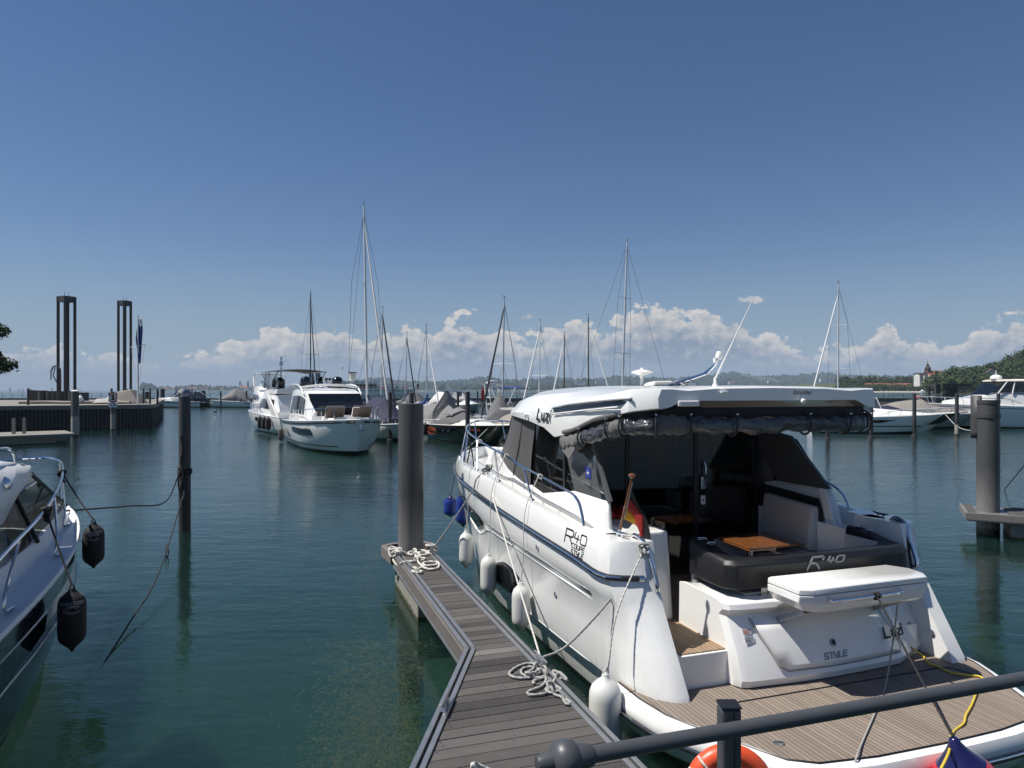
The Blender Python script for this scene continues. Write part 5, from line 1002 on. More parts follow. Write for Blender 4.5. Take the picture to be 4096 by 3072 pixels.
g = MB(); g.tube(spline([hp+Vector((random.Random(k).uniform(-0.03, 0.03), 0.03*math.cos(k*1.4), 0.03*math.sin(k*1.4))) for k in range(14)], 5), 0.009, 6); tag(g.build('rope_knot', 'rope_black', None, 60), 'black knot tied round the barbecue box handle', 'knot')
pz = 0.50; CB = lambda x, y: W((3072+x/2.16)/4, (2500+y/2.16)/4, pz)
line('shore_cable', 'yellow shore power cable snaking over the teak stern platform', [BW(1.55, 1.28, 0.60), CB(1340, 270), CB(1385, 330), CB(1470, 360), CB(1580, 410), CB(1700, 430), CB(1850, 455), CB(1810, 560), CB(1760, 690), CB(1710, 780), CB(1690, 850), CB(1590, 940), WY(949, 752, 5.15), WY(938, 775, 4.9)], 0.0105, 'cable_yellow', 'cable', twist=False)
sp0 = BW(1.45, 1.02, 1.22)
line('mooring_line', 'thin flecked line from under the barbecue box down over the platform edge', [sp0, BW(1.40, 0.90, 0.80), CB(1010, 545), CB(920, 770), CB(820, 1000), CB(760, 1160), W(854, 775, 0.30)], 0.0075, 'rope_grey')
# starboard quarter line
g = MB(); g.rope(spline([BW(2.10, 1.67, 1.80), BW(1.93, 1.64, 1.74), BW(1.83, 1.58, 1.50), BW(1.75, 1.545, 1.25)], 6), 0.013); tag(g.build('mooring_line', 'rope_black', None, 60), 'black and white line made fast at the yacht\'s starboard quarter', 'rope')
# submerged weed beside the dock
def weed():
    rng = random.Random(21); g = MB()
    for i in range(5200):
        px = rng.gauss(376, 30); py = rng.uniform(640, 770)
        if px > 420+max(0, 690-py)*0.4: continue
        z = -rng.uniform(0.03, 0.22); p = W(px, py, z)
        an = rng.uniform(0, 6.28); L_ = rng.uniform(0.04, 0.16); q = p+Vector((math.cos(an)*L_, math.sin(an)*L_, rng.uniform(-0.03, 0.03))); sd = Vector((-math.sin(an), math.cos(an), 0))*rng.uniform(0.002, 0.006)
        g.add([p-sd, p+sd, q], [(0, 1, 2)], rng.choice((0, 0, 1)))
    pm('weed_brown', (0.22, 0.15, 0.06), 0.9, var=0.4); pm('weed_green', (0.10, 0.13, 0.05), 0.9, var=0.4)
    tag_ = g.build('water_weed', ['weed_brown', 'weed_green'], None, 0, kind='stuff', label='brown water weed drifting just under the surface beside the dock', category='weed')
weed()
# ---------------------------------------------------------------- other boats
def head(deg): return Vector((math.cos(R(deg)), math.sin(R(deg)), 0))
def hw_at(s, B, full=0.45, p=2.2, q=0.75, stern=0.92):
    w = 1.0 if s >= 0.3 else stern+(1-stern)*(s/0.3)**0.7
    if s > full: w = max(0.0, 1-((s-full)/(1-full))**p)**q
    return B*0.5*w
class Boat:
    """small craft; local x runs from the stern (0) to the bow (L), y to port"""
    def __init__(s, label, stem, deg, L, B, F0, F1, hull='gelcoat', boot='boot_black', deck='gelcoat', stripe=None, name='motor_boat', cat='boat', group=None, full=0.45, p=2.2, rake=0.10, ns=14, boot_z=0.10):
        d = head(deg); base = Vector((stem[0], stem[1], 0))-d*L*(1-rake*0.6)
        s.t = thing(name, label, cat, base, R(deg), group); s.L, s.B, s.F0, s.F1, s.full, s.p, s.rake = L, B, F0, F1, full, p, rake
        g = MB(); sec = []
        for i in range(ns+1):
            u = (i/ns)**0.85; sec.append(s.section(u, boot_z))
        mis = [1, 1, 0, 0, 2, 0]
        for sg in (-1, 1): g.loft([[(x, sg*y, z) for x, y, z in r] for r in sec], closed=False, caps=False, mis=mis)
        st = sec[0]; g.add([(x, y, z) for x, y, z in st]+[(x, -y, z) for x, y, z in reversed(st)], [list(range(14))])
        g.build('hull', [hull, boot, stripe or hull], s.t, 35)
        g = MB(); g.loft([[(r[-1][0], sg*r[-1][1]*0.985, r[-1][2]-0.01+(0.04 if sg == 0 else 0)) for sg in (-1, -0.5, 0, 0.5, 1)] for r in sec], closed=False, caps=False); g.build('deck', deck, s.t, 35)
        g = MB()
        for sg in (-1, 1): g.tube([(r[-1][0], sg*r[-1][1]*0.995, r[-1][2]) for r in sec], 0.035, 6)
        g.build('gunwale', deck, s.t)
    def sheer(s, u): return s.F0+(s.F1-s.F0)*u**1.6
    def w(s, u): return hw_at(u, s.B, s.full, s.p)
    def section(s, u, boot_z=0.10):
        F = s.sheer(u); out = []; t = max(0, (u-0.5)/0.5)
        for f, z in ((0.03, -0.45+0.3*t**3), (0.80-0.25*t, -0.05+0.10*t), (0.86-0.2*t, boot_z+0.10*t), (0.94-0.1*t, 0.32*F+0.1*t), (0.985, F*0.70), (1.0, F*0.84), (1.0, F)):
            k = 1-z/max(F, 0.1); out.append((s.L*u-s.rake*s.L*k*u**4*1.4, s.w(u)*f, z))
        return out
    def part(s, name, mb, mat, smooth=35, parent=None, bevel=0.0): return mb.build(name, mat, parent or s.t, smooth, bevel=bevel)
    def cabin(s, secs, mat='gelcoat', name='cabin', top=0.82, crown=0.05, bevel=0.0):
        """secs: (x, half width, z base, z top)"""
        g = MB(); g.loft([[(x, -w, z0), (x, -w*(0.5+top/2), z0+(z1-z0)*0.6), (x, -w*top, z1-0.03), (x, -w*top*0.6, z1+crown*0.8), (x, 0, z1+crown), (x, w*top*0.6, z1+crown*0.8), (x, w*top, z1-0.03), (x, w*(0.5+top/2), z0+(z1-z0)*0.6), (x, w, z0)] for x, w, z0, z1 in secs], closed=True, caps=True)
        return s.part(name, g, mat, 38)
    def glass(s, polys, mat='glass_dark', name='window', parent=None):
        for pl in polys:
            g = MB(); n = (Vector(pl[1])-Vector(pl[0])).cross(Vector(pl[2])-Vector(pl[0])).normalized()*0.012
            g.prism([Vector(q)-n*0.5 for q in pl], n); s.part(name, g, mat, 0, parent)
    def side_windows(s, secs, x0, x1, f0, f1, top=0.82, mat='glass_dark', inset=0.15):
        """dark band on both cabin sides between height fractions"""
        for sg in (-1, 1):
            def P(x, f):
                w = ip([(q[0], q[1]) for q in secs], x); z0 = ip([(q[0], q[2]) for q in secs], x); z1 = ip([(q[0], q[3]) for q in secs], x)
                yy = w+(w*(0.5+top/2)-w)*(f/0.6) if f < 0.6 else w*(0.5+top/2)+(w*top-w*(0.5+top/2))*((f-0.6)/0.4)
                return Vector((x, sg*(yy+0.012), z0+(z1-z0)*f))
            g = MB(); N = 6; g.loft([[P(x0+(x1-x0)*i/N+0, f0), P(x0+(x1-x0)*i/N, (f0+f1)/2), P(x0+(x1-x0-inset)*i/N+inset*0.5, f1)] for i in range(N+1)], closed=False, caps=False)
            s.part('side_window', g, mat, 40)
    def rail(s, u0, u1, h=0.55, n=5, r=0.018, mat='chrome', inset=0.92):
        for sg in (-1, 1):
            U = [u0+(u1-u0)*i/10 for i in range(11)]
            top = [Vector((s.L*u+0.06, sg*s.w(u)*inset, s.sheer(u)+h*min(1, (u-u0)*8+0.15))) for u in U]
            g = MB(); g.tube(top, r, 6)
            for i in range(1, n+1):
                u = u0+(u1-u0)*i/(n+0.3); g.tube([Vector((s.L*u-0.1, sg*s.w(u)*inset, s.sheer(u))), Vector((s.L*u+0.06, sg*s.w(u)*inset, s.sheer(u)+h))], r*0.8, 6)
            s.part('bow_rail', g, mat)
        u = u1; g = MB(); g.tube(spline([Vector((s.L*u+0.06, -s.w(u)*inset, s.sheer(u)+h)), Vector((s.L*(u+0.02)+0.1, 0, s.sheer(u)+h+0.02)), Vector((s.L*u+0.06, s.w(u)*inset, s.sheer(u)+h))], 5), r, 6); s.part('pulpit', g, mat)
    def cover(s, secs, mat='cover_grey', name='boat_cover', folds=0.04, seed=1):
        """tent-like tarpaulin: (x, half width, z edge, z ridge)"""
        rng = random.Random(seed); g = MB(); rows = []; ss = []
        for (a, b) in zip(secs, secs[1:]):
            for k in range(5): t = k/5; ss.append(tuple(a[i]+(b[i]-a[i])*t for i in range(4)))
        ss.append(secs[-1])
        for i, (x, w, ze, zr) in enumerate(ss):
            row = []
            for j in range(-7, 8):
                t = abs(j)/7; sg = 1 if j > 0 else -1
                z = zr+(ze-zr)*(t**1.25) if t < 0.72 else None
                if z is None: k = (t-0.72)/0.28; zz = zr+(ze-zr)*(0.72**1.25); z = zz+(ze-zz)*k; y = w*(0.93+0.07*k)
                else: y = w*t/0.72*0.93
                fo = folds*(0.3+t)*math.sin(i*1.9+j*0.35+rng.uniform(-0.6, 0.6)); row.append((x+0.3*folds*math.sin(j*1.7), sg*y+fo*0.7*(1 if sg > 0 else -1), z+fo*0.5))
            rows.append(row)
        g.loft(rows, closed=False, caps=False); g.add(rows[0], [list(range(15))]); g.add(rows[-1], [list(range(15))]); return s.part(name, g, mat, 50)
    def bimini(s, x0, x1, w, z, z0, mat='canvas_blue', r=0.025, frame='chrome', drop=0.18, legs=True):
        g = MB(); rows = []
        for i in range(9):
            x = x0+(x1-x0)*i/8; rows.append([(x, w*math.sin(a)*1.0, z-drop*(1-math.cos(a))*1.2-0.10*abs(i/4-1)**2.5) for a in [(-1.25+2.5*j/10) for j in range(11)]])
        g.loft(rows, closed=False, caps=False); o = s.part('canopy', g, mat, 60); m_ = o.modifiers.new('t', 'SOLIDIFY'); m_.thickness = 0.03
        if legs:
            g = MB(); xm = (x0+x1)/2
            for sg in (-1, 1):
                for xx in (x0+0.05, x1-0.05): g.tube([(xm, sg*w, z0), (xx, sg*w*0.94, z-drop*0.75)], r, 6)
            s.part('canopy_frame', g, frame)
    def outboard(s):
        g = MB(); g.box(-0.35, 0.05, -0.16, 0.16, 0.55, 1.05); g.box(-0.28, -0.08, -0.07, 0.07, -0.4, 0.56); return s.part('outboard_motor', g, 'gel_grey', 0, bevel=0.05)
def lettering(bt, word, u, sg, z, size, mat='ink', w=0.1):
    """registration on the topsides"""
    def bend(p): return p
    x0 = bt.L*u; y0 = sg*(bt.w(u)*0.985+0.03); u2 = u-0.12; y2 = sg*(bt.w(u2)*0.985+0.03)
    dx = Vector((bt.L*(u2-u), y2-y0, 0)); dx = dx if sg > 0 else -dx
    o = Vector((x0, y0, z)) if sg > 0 else Vector((bt.L*u2, y2, z))
    strokes('registration', word, mat, bt.t, plane_M(o, dx, (0, 0, 1)), size, size*w, 0.0, 0.25)
def hang_fender(label, world, L=0.6, r=0.13, mat='fender_black', group=None): return fender(label, world, L, r, mat, group)

# ---- white cruiser facing the camera, mid-harbour
sb = Boat('white hardtop cruiser facing the camera with two brown sunbed backrests on its foredeck', (-7.55, 35.0), -64, 12.6, 4.2, 1.40, 1.80, boot='boot_black', full=0.52, p=2.6, rake=0.05, ns=20)
cs = [(1.6, 1.75, 1.3, 2.0), (2.2, 1.84, 1.3, 3.20), (3.5, 1.85, 1.35, 3.32), (5.0, 1.82, 1.4, 3.30), (6.5, 1.76, 1.45, 3.05), (7.2, 1.70, 1.5, 2.55), (8.2, 1.60, 1.55, 2.08)]
sb.cabin(cs, top=0.86)
sb.side_windows(cs, 2.6, 6.6, 0.28, 0.80, 0.86)
sb.glass([[(7.26, 1.42, 2.58), (8.16, 1.36, 2.14), (8.16, -1.36, 2.14), (7.26, -1.42, 2.58)], [(6.60, 1.46, 3.04), (7.24, 1.44, 2.60), (7.24, -1.44, 2.60), (6.60, -1.46, 3.04)]], name='windscreen')
for y0 in (-1.05, -0.32, 0.42): sb.glass([[(4.5, y0, 3.345), (5.6, y0, 3.245), (5.6, y0+0.62, 3.245), (4.5, y0+0.62, 3.345)]], name='skylight')
g = MB()
for sg in (-1, 1): g.tube(spline([(6.2, sg*1.62, 3.0), (5.2, sg*1.64, 3.42), (3.5, sg*1.64, 3.58), (2.0, sg*1.64, 3.54)], 5), 0.05, 8)
g.tube(spline([(5.4, -1.64, 3.40), (5.55, -0.7, 3.52), (5.6, 0, 3.54), (5.55, 0.7, 3.52), (5.4, 1.64, 3.40)], 5), 0.06, 8); sb.part('roof_spoiler', g, 'gelcoat')
for (x, y) in ((3.2, -1.0), (3.2, 0.9)):
    g = MB(); g.lathe([(0.30, 0), (0.33, 0.05), (0.33, 0.42), (0.30, 0.56), (0.22, 0.66), (0.10, 0.71), (0, 0.72)], (x, y, 3.36), 20); sb.part('radome', g, 'hull_black', 50)
g = MB(); g.tube([(3.0, 0.3, 3.4), (2.8, 0.3, 3.75), (2.6, 0.3, 3.75), (2.4, 0.3, 3.4)], 0.04, 6); g.tube([(3.0, -0.3, 3.4), (2.8, -0.3, 3.75), (2.6, -0.3, 3.75), (2.4, -0.3, 3.4)], 0.04, 6); g.lathe([(0.16, 0), (0.18, 0.05), (0.16, 0.2), (0, 0.26)], (2.7, 0, 3.42), 14); sb.part('radar_arch', g, 'chrome')
g = MB(); sm_ = [(8.2, 1.05, 1.62, 1.86), (9.2, 0.95, 1.64, 1.88), (10.2, 0.75, 1.66, 1.84)]; sb.cabin(sm_, name='foredeck_lounge', top=0.95)
g = MB(); rows = []
for i in range(7):
    a = i/6*math.pi; rows.append([(8.5+0.75*math.sin(a)*0.9, y*1.35, 1.85+0.62*math.sin(a)**0.6*(1-0.12*y*y)) for y in (-1, -0.5, 0, 0.5, 1)])
g.loft(rows, closed=False, caps=False); sb.part('foredeck_hood', g, 'canvas_dark', 60)
for y in (-0.72, 0.66):
    g = MB(); g.hexa([(10.0, y-0.50, 1.80), (10.16, y-0.50, 1.80), (10.16, y+0.44, 1.80), (10.0, y+0.44, 1.80), (10.5, y-0.50, 2.46), (10.66, y-0.50, 2.38), (10.66, y+0.44, 2.38), (10.5, y+0.44, 2.46)]); cb = sb.part('sunbed_backrest', g, 'vinyl_brown', 0, bevel=0.05)
    g = MB(); g.tube([(10.1, y-0.53, 1.80), (10.5, y-0.53, 2.36)], 0.02, 6); sb.part('backrest_frame', g, 'chrome', 35, cb)
sb.rail(0.34, 0.93, 0.62, 7, 0.020)
for sg in (-1, 1):
    u_ = [0.40, 0.46, 0.54, 0.62, 0.70, 0.76]
    def HP(u, z, o=0.02, sg=sg):
        s0 = sb.section(u); y = ip([(q[2], q[1]) for q in s0[1:]], z); x = ip([(q[2], q[0]) for q in s0[1:]], z); return Vector((x, sg*(y+o), z))
    g = MB(); g.loft([[HP(u, 0.84+0.08*abs(i-2.5)/2.5*(1 if i < 2 else 0.6)), HP(u, 1.20)] for i, u in enumerate(u_)], closed=False, caps=False); hw_ = sb.part('hull_window', g, 'glass_dark', 60)
    for uu in (0.52, 0.58):
        g = MB(); g.tube([HP(uu, 1.05, 0.035)+Vector((0.07*math.cos(a), 0, 0.09*math.sin(a))) for a in [k*0.7 for k in range(9)]], 0.008, 5, closed=True); sb.part('porthole_ring', g, 'chrome', 35, hw_)
    g = MB(); g.loft([[HP(0.26+0.02*i, 0.45+0.05*(3-i) if i < 3 else 0.42), HP(0.24+0.022*i, 0.92-0.10*i)] for i in range(4)], closed=False, caps=False); sb.part('quarter_window', g, 'glass_dark', 60)
    g = MB(); g.tube([HP(u, 0.30+0.10*u, 0.012) for u in [0.02+0.09*i for i in range(11)]], 0.03, 6); sb.part('waterline_stripe', g, 'ink')
    g = MB(); g.tube([HP(u, sb.sheer(u)*0.93, 0.02) for u in [0.01+0.089*i for i in range(12)]], 0.055, 6); sb.part('rubbing_strip', g, 'rubber')
lettering(sb, 'KN 32664', 0.80, -1, 1.16, 0.11)
g = MB(); g.tube([(12.4, 0, 1.62), (12.75, 0, 1.52), (12.85, 0, 1.35)], 0.05, 6); g.hexa([(12.7, -0.2, 1.25), (12.95, -0.2, 1.3), (12.95, 0.2, 1.3), (12.7, 0.2, 1.25), (12.78, -0.03, 1.42), (12.9, -0.03, 1.42), (12.9, 0.03, 1.42), (12.78, 0.03, 1.42)]); sb.part('anchor', g, 'steel')
SM = Matrix.Translation(sb.t.location) @ Matrix.Rotation(R(-64), 4, 'Z')
fender('tan fender lying against the white cruiser\'s stern quarter', SM @ Vector((1.0, -2.12, 0.95)), 0.9, 0.17, 'fender_grey')
# ---- two flybridge yachts beyond it
f2 = Boat('flybridge yacht with black canvas top and big black radomes behind the white cruiser', (-22.2, 63.3), 122, 14.5, 4.3, 1.6, 2.1, full=0.5, p=2.5, rake=0.07, ns=18)
cs = [(1.5, 1.8, 1.55, 2.2), (2.2, 1.85, 1.55, 3.6), (4, 1.85, 1.6, 3.75), (6.5, 1.8, 1.7, 3.7), (7.6, 1.7, 1.8, 3.3), (9.4, 1.45, 1.95, 2.35)]
f2.cabin(cs, top=0.88); f2.side_windows(cs, 2.6, 8.0, 0.3, 0.75, 0.88)
f2.glass([[(7.7, 1.3, 3.28), (9.2, 1.2, 2.42), (9.2, -1.2, 2.42), (7.7, -1.3, 3.28)]], name='windscreen')
f2.cabin([(2.0, 1.7, 3.7, 4.2), (5.5, 1.65, 3.7, 4.3), (7.0, 1.5, 3.6, 3.9)], name='flybridge', top=0.96); f2.bimini(1.2, 6.6, 1.85, 6.05, 4.1, 'canvas_dark', 0.035, 'steel', 0.30)
for sg in (-1, 1):
    g = MB(); g.loft([[(1.6+0.9*i, sg*1.68, 4.25), (1.9+0.85*i, sg*1.62, 5.72)] for i in range(6)], closed=False, caps=False); f2.part('clear_side_screen', g, 'glass_clear', 60)
for x, y in ((4.0, -1.0), (4.4, 0.9), (3.0, 1.4)):
    g = MB(); g.lathe([(0.36, 0), (0.40, 0.06), (0.40, 0.55), (0.36, 0.75), (0.24, 0.9), (0.1, 0.97), (0, 0.98)], (x, y, 4.3), 18); f2.part('radome', g, 'hull_black', 50)
g = MB(); g.tube([(5.2, 0.6, 4.2), (5.1, 0.6, 6.9)], 0.05, 6); g.lathe([(0.14, 0), (0.16, 0.1), (0.12, 0.35), (0, 0.4)], (5.1, 0.6, 6.5), 12); g.lathe([(0.09, 0), (0.09, 0.35), (0, 0.4)], (5.1, 0.6, 6.95), 10); f2.part('signal_mast', g, 'steel')
f2.t.scale = (1, 1, 0.8)
f2.rail(0.35, 0.94, 0.7, 8, 0.022)
f2.glass([[(5.0, 2.135, 1.05), (7.2, 2.135, 1.10), (7.0, 2.135, 1.42), (5.2, 2.135, 1.35)]], name='hull_window')
for sg in (-1, 1):
    g = MB(); g.prism([(0.6, sg*1.9, 1.6), (2.2, sg*1.9, 1.6), (4.6, sg*1.86, 3.75), (4.0, sg*1.86, 3.75)], (0, sg*0.10, 0)); f2.part('flybridge_strut', g, 'gelcoat', 0)
M2 = Matrix.Translation(f2.t.location) @ Matrix.Rotation(R(122), 4, 'Z')
for i, x in enumerate((4.6, 3.3, 2.0)): fender(('farthest', 'middle', 'nearest')[i]+' of three black fenders along the flybridge yacht\'s side', M2 @ Vector((x, 2.14+0.16, 1.30)), 1.05, 0.21, 'fender_black')
f3 = Boat('tall white flybridge yacht with white hardtop, leftmost of the mid-harbour row', (-27.4, 83.0), -66, 15.5, 4.5, 1.7, 2.3, full=0.5, p=2.5, rake=0.07, ns=16)
cs = [(1.5, 1.9, 1.65, 2.4), (2.2, 1.95, 1.65, 3.9), (5, 1.95, 1.75, 4.05), (8.0, 1.85, 1.9, 3.9), (10.4, 1.5, 2.1, 2.6)]
f3.cabin(cs, top=0.9); f3.side_windows(cs, 2.6, 8.8, 0.3, 0.75, 0.9); f3.cabin([(2.0, 1.75, 4.0, 4.7), (6.5, 1.7, 4.0, 4.8), (8.0, 1.5, 3.8, 4.2)], name='flybridge', top=0.96)
f3.t.scale = (1, 1, 0.78)
f3.bimini(1.6, 7.0, 1.9, 6.9, 4.6, 'gelcoat', 0.05, 'gelcoat', 0.12); f3.rail(0.35, 0.94, 0.7, 8, 0.025)
g = MB(); g.lathe([(0.3, 0), (0.34, 0.1), (0.32, 0.6), (0.2, 0.85), (0, 0.9)], (6.2, -0.9, 4.8), 16); f3.part('radome', g, 'gelcoat', 50)
g = MB()
for sg in (-1,): g.tube(spline([(0.8, sg*1.8, 4.1), (0.6, sg*1.8, 5.6), (1.4, sg*1.8, 6.5), (2.4, sg*1.8, 6.75)], 4), 0.05, 6)
f3.part('aft_hoop', g, 'steel')
M3 = Matrix.Translation(f3.t.location) @ Matrix.Rotation(R(-66), 4, 'Z'); fender('black fender hanging at the bow of the leftmost flybridge yacht', M3 @ Vector((13.0, -1.75, 1.5)), 1.2, 0.24, 'fender_black')
# ---- left foreground: dark blue cruiser seen from beside its cabin
GD = 109.0; gz = Boat('grey-white cruiser with navy hull at the left picture edge, black fenders outboard', (-7.35, 10.8), GD, 11.2, 3.5, 1.18, 1.50, hull='hull_navy', deck='gelcoat_matt', stripe='gelcoat_matt', full=0.45, p=2.3, rake=0.10, ns=22, boot_z=0.12)
gz.t.scale = (1, 0.8, 1)
cs = [(2.0, 1.25, 1.2, 2.75), (4.6, 1.28, 1.22, 2.95), (5.9, 1.24, 1.28, 2.80), (6.35, 1.18, 1.3, 2.45), (7.5, 1.02, 1.38, 1.80), (8.0, 0.92, 1.40, 1.55)]
gz.cabin([(q[0], q[1], q[2], q[2]+0.38 if q[0] < 7 else q[3]) for q in cs], 'gelcoat_matt', 'cabin_trunk', 0.94)
gl = [(2.0, 1.22, 1.55, 2.2), (6.2, 1.18, 1.60, 2.2), (7.5, 0.98, 1.72, 1.84)]
for sg in (-1, 1):
    g = MB(); g.loft([[(2.0, sg*1.20, 1.58), (2.2, sg*1.08, 2.30)], [(5.2, sg*1.19, 1.62), (5.1, sg*1.05, 2.45)], [(7.55, sg*0.98, 1.76), (6.0, sg*0.98, 2.58)]], closed=False, caps=False); gw = gz.part('side_window', g, 'glass_tint', 60)
    for xa, xb in ((4.0, 3.9), (5.6, 5.2)):
        g = MB(); g.tube([(xa, sg*1.21, 1.6), (xb, sg*1.06, 2.45)], 0.03, 6); gz.part('window_bar', g, 'rubber', 35, gw)
    g = MB(); g.tube([(7.6, sg*0.97, 1.76), (6.02, sg*0.97, 2.60)], 0.035, 8); gz.part('screen_post', g, 'rubber')
    g = MB(); g.loft([[(1.2, sg*1.12, 2.40), (1.2, sg*1.02, 2.78)], [(3.6, sg*1.15, 2.38), (3.6, sg*1.04, 2.86)], [(4.6, sg*1.16, 2.12), (4.8, sg*1.05, 2.88)], [(5.2, sg*1.12, 2.42), (5.4, sg*1.02, 2.84)], [(6.05, sg*1.0, 2.58), (6.1, sg*0.95, 2.72)]], closed=False, caps=False); o = gz.part('hardtop_side', g, 'gelcoat_matt', 45); m_ = o.modifiers.new('t', 'SOLIDIFY'); m_.thickness = 0.05
    g = MB(); g.tube(spline([(2.2, sg*0.92, 2.98), (4.0, sg*0.95, 3.10), (5.3, sg*0.90, 3.08), (5.9, sg*0.80, 2.95), (6.05, sg*0.78, 2.78)], 6), 0.022, 8)
    for x in (3.0, 4.6): g.tube([(x, sg*0.94, 3.05), (x-0.12, sg*0.92, 2.86)], 0.02, 6)
    gz.part('roof_rail', g, 'chrome')
g = MB(); g.loft([[(1.2, y, 2.82+0.08*(1-(y/1.05)**2)) for y in (-1.04, -0.5, 0, 0.5, 1.04)], [(4.6, y, 2.88+0.10*(1-(y/1.05)**2)) for y in (-1.05, -0.5, 0, 0.5, 1.05)], [(5.7, y, 2.80+0.10*(1-(y/1.05)**2)) for y in (-1.0, -0.5, 0, 0.5, 1.0)], [(6.25, y, 2.64+0.06*(1-(y/1.05)**2)) for y in (-0.92, -0.5, 0, 0.5, 0.92)]], closed=False, caps=False); o = gz.part('hardtop', g, 'gelcoat_matt', 50); m_ = o.modifiers.new('t', 'SOLIDIFY'); m_.thickness = 0.05
g = MB(); g.lathe([(0.10, 0), (0.10, 0.03), (0.05, 0.07), (0, 0.08)], (4.9, -1.07, 2.62), 14, (0, -1, 0.3)); gz.part('navigation_lamp', g, 'chrome')
gz.glass([[(6.3, 0.9, 2.60), (7.6, 0.9, 1.80), (7.6, -0.9, 1.80), (6.3, -0.9, 2.60)]], 'glass_tint', 'windscreen')
g = MB(); g.box(4.4, 4.9, -0.9, -0.4, 1.5, 2.2); g.box(5.0, 5.5, -0.95, 0.9, 1.5, 1.75); gz.part('helm_seat', g, 'vinyl_black', 0, bevel=0.06)
for o_c in gz.t.children:
    if o_c.name.split('.')[0] in ('cabin_trunk', 'side_window', 'screen_post', 'hardtop_side', 'roof_rail', 'hardtop', 'navigation_lamp', 'windscreen', 'helm_seat'):
        for o_d in [o_c]+list(o_c.children):
            for v_ in o_d.data.vertices: v_.co.x += 1.7; v_.co.z = 1.3+(v_.co.z-1.3)*0.74 if v_.co.z > 1.3 else v_.co.z
# continuous steel guard rail that steps down amidships
for sg in (-1, 1):
    g = MB(); P = spline([(3.9, sg*1.52, 1.30), (4.3, sg*1.56, 1.62), (5.1, sg*1.60, 1.82), (6.6, sg*1.52, 1.98), (8.2, sg*1.22, 2.10), (9.5, sg*0.86, 2.16), (10.3, sg*0.55, 2.18), (10.75, sg*0.25, 2.19), (10.85, 0, 2.19)], 6); g.tube(P, 0.022, 8); gz.part('guard_rail', g, 'chrome')
    for x0, y0, x1, y1, z1 in ((5.2, 1.58, 5.6, 1.585, 1.86), (7.2, 1.45, 7.4, 1.38, 2.03), (8.9, 1.05, 9.0, 1.0, 2.13), (10.1, 0.66, 10.2, 0.6, 2.17)):
        zz = gz.sheer(x0/11.2); g = MB(); g.tube(spline([(x0+0.25, sg*y0, zz+0.01), (x0, sg*y0, zz+0.05), (x0+0.08, sg*y0, zz+0.25), (x1, sg*y1, z1)], 4), 0.017, 8); gz.part('stanchion', g, 'chrome')
    g = MB(); g.loft([[(2.6, sg*(gz.w(2.6/11.2)*1.0+0.012), 0.72), (2.9, sg*(gz.w(2.9/11.2)+0.012), 0.94)], [(4.2, sg*(gz.w(4.2/11.2)*1.0+0.012), 0.76), (4.4, sg*(gz.w(4.4/11.2)+0.012), 1.04)], [(5.9, sg*(gz.w(5.9/11.2)*1.0+0.010), 0.92), (6.0, sg*(gz.w(6.0/11.2)+0.010), 1.06)]], closed=False, caps=False); gz.part('hull_window', g, 'glass_dark', 60)
    g = MB(); g.tube([(x, sg*(gz.w(x/11.2)*0.972+0.012), gz.sheer(x/11.2)*0.60) for x in [0.3+0.9*i for i in range(11)]], 0.012, 6); gz.part('cove_line', g, 'gelcoat_matt')
lettering(gz, 'GRANDEZZA', 0.30, -1, 0.26, 0.16, 'ink_grey', 0.12)
GM = Matrix.Translation(gz.t.location) @ Matrix.Rotation(R(GD), 4, 'Z') @ Matrix.Diagonal((1, 0.8, 1, 1))
def logo_fender(label, top, L, r, rail_p):
    t = fender(label, top, L, r, 'fender_black')
    fc = Vector((-top[0], -top[1], 0)).normalized(); rt = Vector((-fc.y, fc.x, 0))
    def bend(p): a = p.x; return fc*0  # unused
    g = MB(); c = Vector((0, 0, L*0.70))
    for rad in (0.055, 0.036):
        pts = []
        for k in range(20):
            a = 0.35+k/19*5.6; xx = rad*1.35*math.cos(a); zz = rad*0.72*math.sin(a); ang = xx/r; pts.append(c+fc*(r+0.004)*math.cos(ang)+rt*(r+0.004)*math.sin(ang)*1.0+Vector((0, 0, zz)))
        g.tube(pts, 0.004, 5)
    g.build('logo_swirl', 'ink_grey', t)
    M = plane_M(c+Vector((0, 0, 0.055)), rt, (0, 0, 1))
    def bend2(p): xx = (p-c).dot(rt); ang = xx/r; return c+fc*(r+0.003)*math.cos(ang)+rt*(r+0.003)*math.sin(ang)+Vector((0, 0, p.z-c.z))
    strokes('logo_lettering', 'GRANDEZZA', 'ink_grey', t, plane_M(c+Vector((0, 0, 0.05))-rt*0.115, rt, (0, 0, 1)), 0.028, 0.004, 0.1, 0.2, bend=bend2)
    line('fender_rope', 'black rope above the '+label, [rail_p, rail_p.lerp(Vector(top), 0.6), Vector(top)+Vector((0, 0, 0.03))], 0.011, 'rope_black', twist=False)
    return t
r1 = GM @ Vector((9.0, -1.0, 2.13)); r2 = GM @ Vector((6.6, -1.53, 1.98))
logo_fender('black fender with grey logo, farther of two on the navy cruiser', WY(93.5, 522, 9.2), 0.60, 0.128, r1)
logo_fender('black fender with grey logo, nearer of two on the navy cruiser', WY(72, 588, 7.2), 0.64, 0.130, r2)
for lb, rp_ in (('black rope hitch on the bow rail of the navy cruiser', r1), ('black rope hitch amidships on the navy cruiser\'s rail', r2)):
    g = MB(); rng = random.Random(2); g.tube(spline([rp_+Vector((0.04*math.cos(k*2.2), 0.03*math.cos(k), 0.04*math.sin(k*2.2)-0.02*(k > 9)*(k-9))) for k in range(16)], 5), 0.016, 6); tag(g.build('rope_hitch', 'rope_black', None, 60), lb, 'knot')
